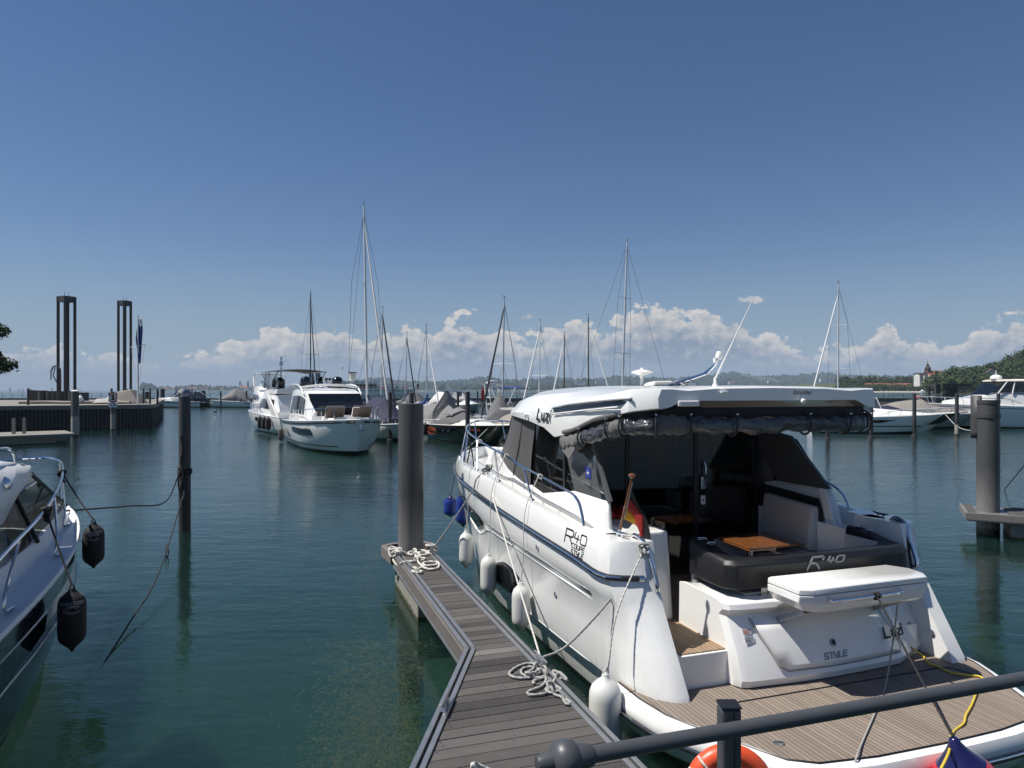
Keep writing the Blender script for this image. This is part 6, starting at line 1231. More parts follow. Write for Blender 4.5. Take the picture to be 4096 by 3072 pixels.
line('mooring_line', 'dark line sagging from the navy cruiser\'s bow to the slim pile', [GM @ Vector((9.6, -0.80, 1.52)), WY(130, 506, 14.2), WY(165, 502, 15.7), Vector((-7.6, 16.27, 1.40))], 0.014, 'rope_black')
line('mooring_line', 'long dark line running down from the slim pile into the water', [Vector((-7.5, 16.26, 0.95)), WY(160, 570, 11.6), WY(130, 622, 9.7), W(101, 668, -0.02)], 0.012, 'rope_black')
g = MB(); c_ = W(166.5, 552, 0.35); g.tube(spline([WY(167, 545, 13.9), WY(168.5, 552, 13.8), WY(167, 558, 13.8), WY(165.5, 552, 13.8), WY(167, 545, 13.9)], 6), 0.012, 6); tag(g.build('rope_loop', 'rope_black', None, 60), 'small black rope loop hanging on the long dark line', 'rope')
g = MB(); g.tube(spline([GM @ Vector((2.4, -1.75, 1.36)), GM @ Vector((2.9, -1.72, 1.46)), GM @ Vector((3.2, -1.75, 1.32)), GM @ Vector((2.9, -1.78, 1.28)), GM @ Vector((2.7, -1.74, 1.38)), GM @ Vector((2.3, -1.80, 1.0)), GM @ Vector((2.0, -1.84, 0.4))], 6), 0.022, 8); tag(g.build('mooring_line', 'rope_black', None, 60), 'black mooring rope turned on the navy cruiser\'s midship cleat', 'rope')
# ---------------------------------------------------------------- boats among the piles
def person(label, p, h=1.7, shirt='paint_white', lean=0.0):
    t = thing('person', label, 'person', p); g = MB(); k = h/1.75
    g.tube([(0, 0, 0.45*k), (0.0, 0, 0.75*k), (0, 0, 1.0*k), (lean, 0, 1.38*k), (lean, 0, 1.47*k), (lean*1.1, 0, 1.53*k), (lean*1.1, 0, 1.62*k), (lean*1.1, 0, 1.74*k)], [0.14*k, 0.17*k, 0.16*k, 0.19*k, 0.08*k, 0.09*k, 0.10*k, 0.04*k], 8); g.build('body', shirt, t, 60); return t
ROW = -62
bk_ = Boat('black-hulled speedboat with cream deck and grey tent cover, orange oval emblem on its side', (-0.5, 40.5), ROW, 9.6, 3.0, 1.0, 1.28, hull='hull_black', deck='gelcoat_cream', full=0.45, p=2.0, rake=0.14, ns=18)
bk_.cabin([(3.4, 1.18, 1.0, 1.22), (5.0, 1.05, 1.05, 1.42), (6.6, 0.62, 1.12, 1.30), (7.8, 0.15, 1.18, 1.2)], 'gelcoat_cream', 'foredeck', 0.75)
bk_.cover([(0.2, 1.25, 1.0, 1.25), (2.0, 1.28, 1.0, 1.75), (3.2, 1.22, 1.05, 1.85), (4.7, 0.95, 1.30, 1.42)], 'cover_dark', 'cockpit_cover', 0.03, 4)
bk_.cover([(1.8, 0.8, 1.62, 1.95), (2.5, 0.8, 1.66, 2.15), (3.2, 0.8, 1.62, 1.95)], 'cover_grey', 'cover_top', 0.02, 5)
def side_pt(bt, u, z, sg=-1, o=0.02):
    s0 = bt.section(u); y = ip([(q[2], q[1]) for q in s0[1:]], z); x = ip([(q[2], q[0]) for q in s0[1:]], z); return Vector((x, sg*(y+o), z))
g = MB(); g.tube([side_pt(bk_, 0.13+0.085*math.cos(a), 0.60+0.22*math.sin(a)) for a in [2*math.pi*k/28 for k in range(28)]], 0.012, 5, closed=True); em = bk_.part('oval_emblem', g, 'red_print')
g = MB()
for k in range(6): a_ = side_pt(bk_, 0.19-0.021*k, 0.53+0.02*(k % 2), -1, 0.03); g.tube([a_, a_+Vector((0, 0, 0.14)), a_+Vector((-0.1, -0.0, 0.14))], 0.014, 4)
bk_.part('emblem_lettering', g, 'red_print', 35, em)
for u in (0.36, 0.45):
    g = MB(); g.tube([side_pt(bk_, u+0.011*math.cos(a), 0.72+0.09*math.sin(a)) for a in [2*math.pi*k/14 for k in range(14)]], 0.016, 5, closed=True); bk_.part('porthole', g, 'chrome')
g = MB()
for k in range(5): a_ = side_pt(bk_, 0.82-0.02*k, 0.86, -1, 0.03); g.tube([a_, a_+Vector((0, 0, 0.12)), a_+Vector((0.08, 0, 0.12)), a_+Vector((0.08, 0, 0))], 0.012, 4)
bk_.part('registration', g, 'red_print')
bk_.rail(0.62, 0.96, 0.22, 3, 0.014); BK = Matrix.Translation(bk_.t.location) @ Matrix.Rotation(R(ROW), 4, 'Z')
g = MB(); fender('black fender at the black speedboat\'s stern', BK @ Vector((0.3, -1.45, 1.1)), 0.9, 0.2, 'fender_black')
nv = Boat('white open boat under a navy blue cover behind the thick foreground pile', (-6.9, 44.5), ROW, 7.4, 2.6, 0.85, 1.15, ns=16)
nv.cover([(0.3, 1.3, 0.95, 2.1), (1.2, 1.3, 0.95, 2.75), (3.6, 1.28, 0.95, 2.70), (4.6, 1.15, 1.0, 2.0), (5.6, 0.8, 1.1, 1.4)], 'cover_navy', 'boat_cover', 0.05, 7); nv.rail(0.7, 0.96, 0.4, 3, 0.015)
gr = Boat('boat under a tall draped grey cover right behind the thick foreground pile', (-3.6, 50.0), ROW, 8.4, 2.8, 0.9, 1.25, ns=14)
gr.cover([(0.2, 1.4, 0.6, 1.9), (2.5, 1.42, 0.6, 2.2), (4.6, 1.3, 0.7, 2.35), (5.4, 1.15, 0.75, 3.25), (5.65, 1.05, 0.8, 2.15), (7.6, 0.5, 1.1, 1.5)], 'cover_grey', 'boat_cover', 0.09, 3)
tn = Boat('boat under a pale cover close beyond the yacht\'s cabin', (2.6, 42.0), ROW, 7.0, 2.5, 0.8, 1.1, ns=12)
tn.cover([(0.3, 1.25, 0.6, 1.6), (3.0, 1.25, 0.6, 2.05), (5.0, 0.9, 0.8, 1.5), (6.4, 0.3, 1.05, 1.2)], 'cover_tan', 'boat_cover', 0.05, 8)
for lb, px, Y, L_, B_, dg, hullm, cov, cz in (('white cuddy cruiser with a white canvas canopy beyond the black speedboat', 455, 98, 8.0, 2.9, ROW, 'gelcoat', 'canvas_white', 3.0), ('grey-hulled cabin boat with dark canopy frame near the red box', 478, 104, 7.6, 2.8, ROW+12, 'gel_grey', 'glass_clear', 3.0), ('boat with a grey canvas canopy and blue boom cover in mid-harbour', 431, 92, 8.0, 2.9, ROW+4, 'gelcoat', 'cover_dark', 2.95), ('low boat under a navy cover right of the black speedboat\'s tent', 449, 72, 6.4, 2.4, ROW, 'gelcoat', 'cover_navy', 2.0)):
    b_ = Boat(lb, ((px-512)/F_PX*Y, Y), dg, L_, B_, 0.9, 1.25, hull=hullm, ns=12)
    if 'navy' in lb: b_.cover([(0.2, B_*0.48, 0.8, 1.3), (2.5, B_*0.48, 0.8, cz), (4.6, B_*0.35, 0.95, 1.5), (5.6, B_*0.2, 1.1, 1.2)], cov, 'boat_cover', 0.05, 9)
    else:
        b_.cabin([(3.0, B_*0.40, 0.95, 1.5), (4.0, B_*0.38, 1.0, 1.75), (6.4, B_*0.2, 1.2, 1.35)], 'gelcoat', 'foredeck'); b_.cover([(0.4, B_*0.42, 1.05, 2.3), (1.4, B_*0.42, 1.3, cz), (3.4, B_*0.40, 1.45, cz-0.05), (4.4, B_*0.34, 1.6, 1.8)], cov, 'canopy', 0.02, 6); b_.rail(0.65, 0.95, 0.45, 3, 0.02)
# blue bimini boat with white arch
rb_ = Boat('open boat with white roll bar and bright blue bimini beyond the yacht\'s roof', ((545-512)/F_PX*61, 61), -30, 7.2, 2.7, 0.9, 1.2, ns=12)
rb_.bimini(2.0, 4.6, 1.25, 3.55, 1.0, 'canvas_blue', 0.05, 'paint_white', 0.12)
g = MB()
for sg in (-1, 1):
    for x in (1.3, 1.75): g.tube([(x+0.45, sg*1.25, 1.0), (x, sg*1.1, 3.75)], 0.055, 6)
    for k in range(3): g.tube([(1.4+0.3-0.1*k, sg*(1.22-0.04*k), 2.0+0.6*k), (1.85+0.3-0.1*k, sg*(1.22-0.04*k), 2.0+0.6*k)], 0.03, 5)
rb_.part('roll_bar', g, 'paint_white'); g = MB(); g.tube(spline([(1.5, -1.1, 3.72), (1.5, -0.6, 3.92), (1.5, 0, 3.98), (1.5, 0.6, 3.92), (1.5, 1.1, 3.72)], 5), 0.17, 10, flat=0.8); rb_.part('rolled_awning', g, 'canvas_white', 60); rb_.outboard()
# right-hand row
w1 = Boat('white sports cruiser with black side flash and yellow-orange bimini right of the yacht\'s roof', (31.4, 53.2), -14, 9.4, 3.0, 1.15, 1.45, stripe='gelcoat', full=0.4, p=1.9, rake=0.16, ns=18)
w1.cabin([(2.2, 1.2, 1.2, 1.5), (4.2, 1.15, 1.25, 1.85), (6.5, 0.8, 1.35, 1.65), (8.4, 0.2, 1.42, 1.46)], 'gelcoat', 'foredeck', 0.7); w1.bimini(1.6, 3.6, 1.2, 2.85, 1.4, 'canvas_yellow', 0.03, 'paint_white', 0.14)
w1.glass([[(3.4, 1.05, 2.1), (4.4, 0.95, 1.72), (4.4, -0.95, 1.72), (3.4, -1.05, 2.1)]], 'glass_clear', 'windscreen'); w1.rail(0.48, 0.94, 0.42, 5, 0.018)
g = MB(); g.loft([[side_pt(w1, u, 0.80), side_pt(w1, u, 1.02)] for u in (0.12, 0.25, 0.38, 0.50)]+[[side_pt(w1, 0.62, 1.0), side_pt(w1, 0.62, 1.02)]], closed=False, caps=False); w1.part('side_flash', g, 'hull_black')
g = MB(); g.tube([side_pt(w1, u, 0.55) for u in (0.05, 0.2, 0.35, 0.5, 0.65, 0.8, 0.9)], 0.035, 5); w1.part('hull_stripe', g, 'ink')
w2 = Boat('white bow-rider with navy bow stripe and navy cockpit cover beside the slim pile', (35.3, 57.5), -13, 8.6, 2.8, 1.1, 1.45, hull='hull_navy', boot='gelcoat', deck='gelcoat', full=0.4, p=1.9, rake=0.22, ns=18, boot_z=0.5)
w2.cover([(1.0, 1.2, 1.15, 1.7), (3.0, 1.15, 1.2, 2.0), (4.5, 0.8, 1.35, 1.55)], 'cover_navy', 'boat_cover', 0.03, 3); w2.rail(0.5, 0.94, 0.45, 5, 0.018)
g = MB(); g.tube([(2.4, -1.15, 1.3), (1.9, -1.05, 2.6), (1.9, 1.05, 2.6), (2.4, 1.15, 1.3)], 0.05, 8); w2.part('radar_arch', g, 'paint_white')
w3 = Boat('grey-hulled cabin boat under a brown-grey cover between the slim piles', (39.2, 60.5), -9, 9.5, 3.0, 1.0, 1.35, hull='gel_grey', full=0.4, p=1.9, rake=0.16, ns=16)
w3.cover([(0.3, 1.4, 1.0, 1.6), (2.6, 1.4, 1.0, 2.25), (4.6, 1.2, 1.1, 2.45), (5.6, 1.05, 1.2, 1.9), (8.2, 0.4, 1.35, 1.45)], 'cover_tan', 'boat_cover', 0.05, 2); w3.rail(0.6, 0.94, 0.4, 4, 0.018)
w4 = Boat('large white cruiser with enclosed wheelhouse at the right edge, radar dome on its roof', (36.2, 62.5), 176, 15.0, 4.2, 1.75, 2.15, full=0.42, p=2.0, rake=0.12, ns=18)
M4 = w4
cs = [(2.0, 1.8, 1.75, 3.0), (4.0, 1.85, 1.75, 3.05), (8.6, 1.75, 1.85, 2.95), (9.6, 1.65, 1.95, 2.7), (11.8, 1.1, 2.05, 2.3)]
w4.cabin(cs, 'gelcoat', 'superstructure', 0.86)
for sg in (-1, 1):
    g = MB(); g.loft([[(2.4, sg*1.66, 2.95), (2.6, sg*1.5, 4.0)], [(6.5, sg*1.62, 2.95), (6.4, sg*1.48, 4.02)], [(9.2, sg*1.4, 2.8), (7.9, sg*1.35, 4.0)]], closed=False, caps=False); sw = w4.part('wheelhouse_window', g, 'glass_clear', 60)
    for xa, xb in ((8.6, 7.7), (7.4, 7.1), (6.3, 6.2), (3.4, 3.4)): g = MB(); g.tube([(xa, sg*1.63, 2.92), (xb, sg*1.48, 4.02)], 0.05, 6); w4.part('window_frame', g, 'paint_white', 35, sw)
w4.glass([[(9.25, 1.4, 2.8), (7.95, 1.35, 4.0), (7.95, -1.35, 4.0), (9.25, -1.4, 2.8)]], 'glass_clear', 'windscreen')
w4.cabin([(2.0, 1.62, 3.98, 4.12), (6.0, 1.62, 4.0, 4.16), (8.1, 1.5, 4.0, 4.12)], 'gelcoat_cream', 'wheelhouse_roof', 0.96)
g = MB(); g.lathe([(0.4, 0), (0.46, 0.06), (0.44, 0.22), (0.28, 0.36), (0, 0.42)], (7.9, 0.2, 4.18), 18); g.tube([(7.9, 0.2, 4.5), (7.9, 0.2, 4.95)], 0.03, 6); w4.part('radar_dome', g, 'gelcoat', 50)
g = MB(); g.tube([(4.0, 0.3, 4.15), (4.0, 0.3, 4.5)], 0.04, 6); g.lathe([(0.1, 0), (0.12, 0.12), (0, 0.2)], (4.0, 0.3, 4.45), 10); w4.part('searchlight', g, 'paint_white')
w4.rail(0.42, 0.95, 0.6, 6, 0.025)
g = MB(); g.loft([[side_pt(w4, u, 1.40, 1), side_pt(w4, u, 1.52, 1)] for u in (0.30, 0.33, 0.36)], closed=False, caps=False); w4.part('hull_port', g, 'glass_dark', 60)
for sg, zz in ((1, 1.63),):
    g = MB(); g.tube([side_pt(w4, u, w4.sheer(u)*0.88, sg, 0.02) for u in [0.02+0.09*i for i in range(11)]], 0.03, 5); w4.part('cove_stripe', g, 'ink')
    a_, b_p = side_pt(w4, 0.44, 1.42, sg, 0.03), side_pt(w4, 0.38, 1.42, sg, 0.03); strokes('registration', '7004', 'ink', w4.t, plane_M(a_, b_p-a_, (0, 0, 1)), 0.24, 0.03, 0, 0.25)
# boats at the far breakwater, left of centre
l1 = Boat('white day cruiser with dark blue canopy frame moored left of the slim pile', ((152-512)/F_PX*133, 133), 196, 9.0, 2.9, 1.0, 1.5, stripe='hull_navy', ns=14); l1.cabin([(2.5, 1.2, 1.1, 1.7), (5, 1.1, 1.2, 1.9), (8, 0.4, 1.45, 1.5)], 'gelcoat', 'foredeck', 0.7)
g = MB(); l1.cover([(1.2, 1.25, 1.7, 2.6), (2.0, 1.25, 1.9, 3.4), (4.0, 1.2, 2.0, 3.4), (5.2, 1.0, 1.9, 2.1)], 'glass_clear', 'canopy', 0.02, 2); g = MB()
for x in (1.6, 2.8, 4.2): g.tube([(x, -1.27, 1.8), (x, -1.1, 3.0), (x, 0, 3.45), (x, 1.1, 3.0), (x, 1.27, 1.8)], 0.06, 6)
l1.part('canopy_frame', g, 'canvas_blue'); l1.rail(0.6, 0.95, 0.5, 4, 0.03)
l2 = Boat('black-hulled runabout with black canopy frame partly behind the slim pile', ((172-512)/F_PX*134, 134), 198, 7.0, 2.6, 0.9, 1.2, hull='hull_black', ns=12); l2.cover([(0.6, 1.2, 1.0, 2.3), (1.8, 1.2, 1.2, 2.9), (3.6, 1.1, 1.3, 2.7), (4.4, 0.9, 1.3, 1.5)], 'glass_clear', 'canopy', 0.02, 2); g = MB()
for x in (0.8, 2.0, 3.6): g.tube([(x, -1.22, 1.1), (x, -1.0, 2.5), (x, 0, 2.9), (x, 1.0, 2.5), (x, 1.22, 1.1)], 0.06, 6)
l2.part('canopy_frame', g, 'rubber')
l3 = Boat('low dinghy under a flat grey cover at the far breakwater', ((198-512)/F_PX*136, 136), 185, 5.6, 2.0, 0.6, 0.8, ns=10); l3.cover([(0.2, 1.0, 0.6, 0.9), (2.5, 1.0, 0.6, 1.35), (5.0, 0.5, 0.7, 0.9)], 'cover_dark', 'boat_cover', 0.03, 2)
l4 = Boat('white cabin boat under a humped grey cover at the far breakwater', ((213-512)/F_PX*134, 134), 188, 7.6, 2.7, 1.0, 1.35, ns=12); l4.cover([(0.2, 1.3, 0.5, 1.8), (1.6, 1.35, 0.9, 3.1), (3.0, 1.2, 1.5, 3.6), (5.0, 0.9, 1.5, 2.2), (6.0, 0.5, 1.4, 1.5)], 'cover_grey', 'boat_cover', 0.06, 2); l4.rail(0.75, 0.96, 0.6, 3, 0.03)
l5 = Boat('white boat with low white canopy moored behind the left pier', ((88-512)/F_PX*100, 100), 190, 8.0, 2.8, 0.9, 1.2, ns=12); l5.cover([(0.6, 1.2, 1.0, 2.2), (1.6, 1.2, 1.3, 3.0), (4.4, 1.15, 1.5, 2.9), (5.6, 0.9, 1.3, 1.5)], 'canvas_white', 'canopy', 0.01, 2)
# ---------------------------------------------------------------- sailing boats
def sailboat(label, px, Y, top_px, top_py, deg, L, furl=None, mastm='paint_white', spr=(0.42, 0.72), cover='cover_grey', mast_r=0.07, hullm='gelcoat', bottom_px=None):
    """mast foot stands on column px at distance Y; head at (top_px, top_py)"""
    B = L*0.30; bx = (px-512)/F_PX*Y; d = head(deg); stem = Vector((bx, Y, 0))+d*L*0.40
    b = Boat(label, (stem.x, stem.y), deg, L, B, 0.85, 1.1, hull=hullm, name='sailing_boat', full=0.35, p=1.9, rake=0.12, ns=12)
    inv = (Matrix.Translation(b.t.location) @ Matrix.Rotation(R(deg), 4, 'Z')).inverted()
    b.cabin([(L*0.28, B*0.30, 0.85, 1.3), (L*0.45, B*0.30, 0.9, 1.42), (L*0.62, B*0.24, 0.95, 1.3), (L*0.70, B*0.12, 1.0, 1.05)], 'gelcoat', 'coachroof')
    foot = inv @ Vector((bx, Y, 1.0)); tw = WY(top_px, top_py, Y); topv = inv @ tw; H = (topv-foot)
    g = MB(); g.tube([foot, foot.lerp(topv, 0.6), topv], [mast_r, mast_r, mast_r*0.7], 8); m = b.part('mast', g, mastm)
    g = MB(); g.tube([topv, topv+Vector((0, 0, 0.25))], 0.02, 5); g.tube([topv+Vector((-0.28, 0, 0.25)), topv+Vector((0.3, 0, 0.28))], 0.02, 5); b.part('wind_vane', g, 'rubber', 35, m)
    pts = []
    for k in spr:
        c = foot+H*k; w = B*0.42*(1.15-k*0.6); g = MB(); g.tube([c+Vector((-0.1, -w, 0.0)), c, c+Vector((-0.1, w, 0.0))], 0.025, 6); b.part('spreader', g, mastm, 35, m); pts.append((c, w))
    for sg in (-1, 1):
        g = MB(); P = [Vector((foot.x-0.15, sg*B*0.46, 0.9))]+[c+Vector((-0.1, sg*w, 0)) for c, w in pts]+[foot+H*0.97]; g.tube(P, 0.014, 4); c, w = pts[0]; g.tube([Vector((foot.x+0.1, sg*B*0.44, 0.9)), c], 0.011, 4); b.part('shroud', g, 'steel_dark')
    bow = Vector((L*0.985, 0, 1.12)); hd = foot+H*(0.93 if furl else 0.98)
    g = MB()
    if furl: g.tube([bow, bow.lerp(hd, 0.06), bow.lerp(hd, 0.12), bow.lerp(hd, 0.5), bow.lerp(hd, 0.93), hd], [0.03, 0.05, 0.085, 0.075, 0.05, 0.02], 7); b.part('furled_jib', g, furl)
    else: g.tube([bow, hd], 0.014, 4); b.part('forestay', g, 'steel_dark')
    g = MB(); g.tube([Vector((0.05, 0, 0.95)), foot+H*0.99], 0.012, 4); b.part('backstay', g, 'steel_dark')
    bz = foot+Vector((0, 0, 0.75)); g = MB(); g.tube([bz, bz+Vector((-L*0.36, 0, 0.03))], 0.05, 6); bm_ = b.part('boom', g, mastm)
    if cover:
        g = MB(); g.tube([bz+Vector((0.05, 0, 1.1)), bz+Vector((-0.05, 0, 0.5)), bz+Vector((-L*0.12, 0, 0.16)), bz+Vector((-L*0.25, 0, 0.10)), bz+Vector((-L*0.36, 0, 0.06))], [0.06, 0.16, 0.2, 0.16, 0.08], 8); b.part('sail_cover', g, cover, 60)
    return b
SB = [('tall-masted white sailing yacht behind the white cruiser', 367.5, 58, 364.0, 206, -60, 11.5, 'canvas_white', 'paint_white', (0.32, 0.64), 'cover_navy', 0.10),
      ('sailing boat with slim dark mast behind the black canvas top', 310.5, 92, 310.6, 292, -64, 9.5, 'canvas_dark', 'steel_dark', (0.46,), 'cover_grey', 0.075),
      ('sailing boat with a black furled jib just right of the tall white mast', 381, 66, 382.6, 309, -58, 8.0, 'rubber', 'mast_grey', (0.5,), 'cover_grey', 0.065),
      ('sailing boat with dark furled jib left of the thick foreground pile', 405, 84, 407, 334, -60, 8.0, 'rubber', 'mast_grey', (0.42,), 'cover_grey', 0.065),
      ('sailing boat with bare grey mast right of the thick foreground pile', 427, 72, 426.4, 327, -62, 7.6, 'paint_white', 'mast_grey', (0.42,), 'canvas_blue', 0.06),
      ('sailing boat under a draped grey cover with black furled jib and silver mast', 502.4, 52, 504.2, 300, -112, 8.4, 'rubber', 'mast_grey', (0.47,), None, 0.065),
      ('sailing boat with white furled jib and mast above the blue bimini', 539, 76, 540, 322, -120, 8.5, 'paint_white', 'paint_white', (0.40,), 'cover_grey', 0.07),
      ('sailing boat with a brown wooden mast above the yacht\'s roof', 564, 84, 564.3, 334, -120, 8.0, 'paint_white', 'bark', (0.36,), 'cover_grey', 0.075),
      ('sailing boat with brown mast and white jib leaning right above the roof', 588.5, 80, 588.4, 317, -48, 8.5, 'paint_white', 'bark', (0.32,), 'cover_grey', 0.07),
      ('big sailing yacht with tall slightly raked silver mast above the yacht\'s roof', 621.5, 62, 627.2, 242, -40, 11.0, None, 'mast_grey', (0.36, 0.68), 'cover_grey', 0.09),
      ('sailing yacht with white mast and white furled jib right of the aerial', 838, 70, 838.4, 284, -150, 10.0, 'paint_white', 'mast_grey', (0.34, 0.68), 'cover_grey', 0.08)]
for lb, px, Y, tx, ty, dg, L_, fu, mm, spr, cov, mr in SB:
    b_ = sailboat(lb, px, Y, tx, ty, dg, L_, fu, mm, spr, cov, mr)
    if 'draped grey' in lb: b_.cover([(0.1, 1.25, 0.3, 1.6), (2.2, 1.3, 0.3, 2.0), (4.6, 1.22, 0.4, 2.1), (5.0, 1.1, 0.45, 3.1), (5.3, 1.05, 0.5, 2.0), (7.4, 0.5, 0.8, 1.3)], 'cover_grey', 'boat_cover', 0.08, 12)
g = MB(); q = WY(482.5, 404.5, 122); g.box(-0.5, 0.5, -0.4, 0.4, 0, 1.7); g.box(-0.3, 0.3, -0.3, 0.3, 1.7, 2.4); o = g.build('fire_hydrant_box', 'paint_red', None, 0, bevel=0.05); o.location = (q.x, 128, 1.48); tag(o, 'small red cabinet standing on the far breakwater', 'cabinet')
# duck
dk = thing('duck', 'small dark duck swimming before the far breakwater', 'duck', W(215, 412.0, 0)); g = MB(); g.tube([(-0.3, 0, 0.12), (-0.15, 0, 0.12), (0.1, 0, 0.13), (0.22, 0, 0.2), (0.27, 0, 0.38), (0.30, 0, 0.46), (0.42, 0, 0.44)], [0.03, 0.13, 0.14, 0.09, 0.055, 0.07, 0.015], 8); g.build('body', 'rubber', dk, 60)
# ---------------------------------------------------------------- slim piles
PX = [(390.2, 441.5, 392.2, 'slim dark pile standing before the navy-covered boat'), (467.6, 450.0, 391.6, 'slim dark pile in front of the black speedboat'), (914.4, 436.7, 393.6, 'slim pile left of the brown-covered boat, right of the yacht\'s roof'), (956.8, 435.6, 393.6, 'slim pile with pale foot before the brown-covered boat'), (998.3, 431.0, 393.4, 'slim pile close behind the thick right-hand pile'),
      (871.2, 438.0, 397, 'slim pile foot seen just under the yacht\'s rolled canvas corner'), (827.5, 439.6, 397, 'slim pile foot seen under the rolled canvas, left of the corner one'),
      (158.1, 407.0, 390.6, 'leftmost slim pile of the far breakwater row, by the blue canopy boat'), (179.6, 407.0, 390.4, 'slim far pile just above the lone slim pile\'s head'), (195.4, 407.2, 391, 'slim far pile right of the black runabout'), (220.8, 407.6, 390.8, 'slim far pile before the humped grey cover'), (246.5, 407.2, 390.8, 'slim far pile left of the white flybridge yacht'),
      (458.0, 421, 391.8, 'thin distant pile left of the black speedboat\'s pile'), (477.6, 409.8, 391.2, 'thin distant pile before the grey-hulled cabin boat'), (444.8, 406.5, 391.2, 'thinnest distant pile above the speedboat\'s tent'), (411.5, 455, 392.6, 'grey pile top peeping over the thick foreground pile')]
for px, py, ty, lb in PX:
    p = W(px, py); r = 0.125 if p.y < 60 else 0.14; t_ = CAM_H-(ty-HOR)/F_PX*p.y
    t = pile(lb, p.x, p.y, t_, r, 'pile_dark' if py < 450.5 else 'pile_grey', 'slim mooring piles of the harbour')
    if p.y < 60: g = MB(); g.lathe([(r*1.7, 0), (r*1.7, 0.14), (r*1.2, 0.16)], (0, 0, -0.02), 16); g.build('foot_collar', 'steel_dark', t)
    if 'pale foot' in lb: g = MB(); g.lathe([(r*1.12, 0.05), (r*1.12, 0.75), (r*1.0, 0.78)], (0, 0, 0), 16); g.build('pale_sleeve', 'concrete', t)
# thick pile and dock at the right edge
rpW = W(988, 509, 0.55); rp = pile('thick grey pile with collar at the right edge, its foot on a floating dock', rpW.x, rpW.y, 3.02, 0.228, 'pile_grey')
g = MB(); g.lathe([(0.232, 2.62), (0.246, 2.62), (0.246, 2.70), (0.232, 2.70)], (0, 0, 0), 28); g.lathe([(0.23, 2.94), (0.238, 2.94), (0.238, 3.02), (0.23, 3.02)], (0, 0, 0), 28); g.build('collar', 'pile_grey', rp, 40)
g = MB(); g.loft([[Vector((-0.13+0.15*math.cos(a), 0.14+0.15*math.sin(a), z)) for a in [R(95+17*k) for k in range(11)]] for z in (2.15, 2.3, 2.62, 3.12)], closed=False, caps=False); o = g.build('guide_shell', 'pile_grey', rp, 50); m_ = o.modifiers.new('t', 'SOLIDIFY'); m_.thickness = 0.02
fdk = thing('floating_dock', 'short floating dock with grey float around the thick right-hand pile', 'dock', (rpW.x, rpW.y, 0), R(-28))
g = MB(); g.box(-0.45, 6.0, -0.75, 0.75, 0.36, 0.50); g.build('frame', 'alu_dull', fdk, 0, bevel=0.02)
for k in range(34):
    if -0.3 < -0.4+k*0.15 < 0.22: continue
    g = MB(); g.box(-0.4+k*0.15, -0.26+k*0.15, -0.70, 0.70, 0.502, 0.53); g.build('plank', 'dock_wood', fdk, 0)
g = MB(); g.box(0.35, 5.8, -0.62, 0.62, -0.5, 0.355); g.build('float', 'concrete', fdk, 0, bevel=0.02)
g = MB(); g.box(-0.5, 6.0, -0.79, -0.752, 0.40, 0.55); g.box(-0.5, -0.46, -0.75, 0.75, 0.40, 0.55); g.build('edge_board', 'dock_wood_pale', fdk, 0, bevel=0.006)
g = MB(); g.box(0.55, 1.1, -0.74, -0.66, 0.62, 0.65)
for x in (0.65, 0.95): g.tube([(x, -0.70, 0.53), (x+0.04, -0.70, 0.63)], 0.018, 6)
g.build('dock_cleat', 'alu', fdk, 0)
line('mooring_line', 'thin line rising from the water at the right picture edge', [W(1004, 490, -0.02), WY(1014, 478, 21.0), WY(1030, 458, 18.5)], 0.014, 'rope_black')
# mooring lines across the basin
line('mooring_line', 'white line sagging between the speedboat and the thick foreground pile', [WY(418, 453, 33), WY(436, 458, 34), WY(456, 457.5, 36), BK @ Vector((7.9, -0.4, 1.15))], 0.018, 'rope_white')
line('mooring_line', 'line sagging from the bow of the right-hand bow-rider to the thick right pile', [Vector((35.0, 57.5, 1.35)), WY(960, 428, 50), WY(985, 431.5, 44), WY(1000, 432, 40)], 0.02, 'rope_white')
# ---------------------------------------------------------------- left pier with steel towers
pier = thing('pier', 'concrete pier with ribbed dark steel wall at the left, two tall steel frames on it', 'pier', (0, 0, 0))
PZ = 2.0; PP = [Vector((-64, 38.7, 0)), Vector((-31.0, 61.5, 0)), Vector((-47, 96, 0)), Vector((-90, 78, 0))]
g = MB(); g.prism([(p.x, p.y, PZ-0.35) for p in PP], (0, 0, 0.35)); g.build('deck_slab', 'concrete_deck', pier, 0)
def ribbed(a, b):
    g = MB(); n = int((b-a).length/0.27); t = (b-a).normalized(); s_ = Vector((t.y, -t.x, 0)); rows = [[], []]; cen = sum(PP, Vector())/4
    if s_.dot(cen-a) > 0: s_ = -s_
    for i in range(n+1):
        p = a+t*(i*0.27)
        for f, o in ((0.0, -0.10), (0.12, -0.10), (0.30, -0.30), (0.42, -0.30), (0.55, -0.10)):
            if f == 0.55: continue
            q = p+t*(f*0.27/0.55)+s_*o
            rows[0].append(Vector((q.x, q.y, -1.5))); rows[1].append(Vector((q.x, q.y, PZ-0.35)))
    g.loft(rows, closed=False, caps=False); return g
ribbed(PP[0], PP[1]).build('sheet_pile_wall', 'sheet_steel', pier, 0); ribbed(PP[1], PP[2]).build('sheet_pile_wall', 'sheet_steel', pier, 0)
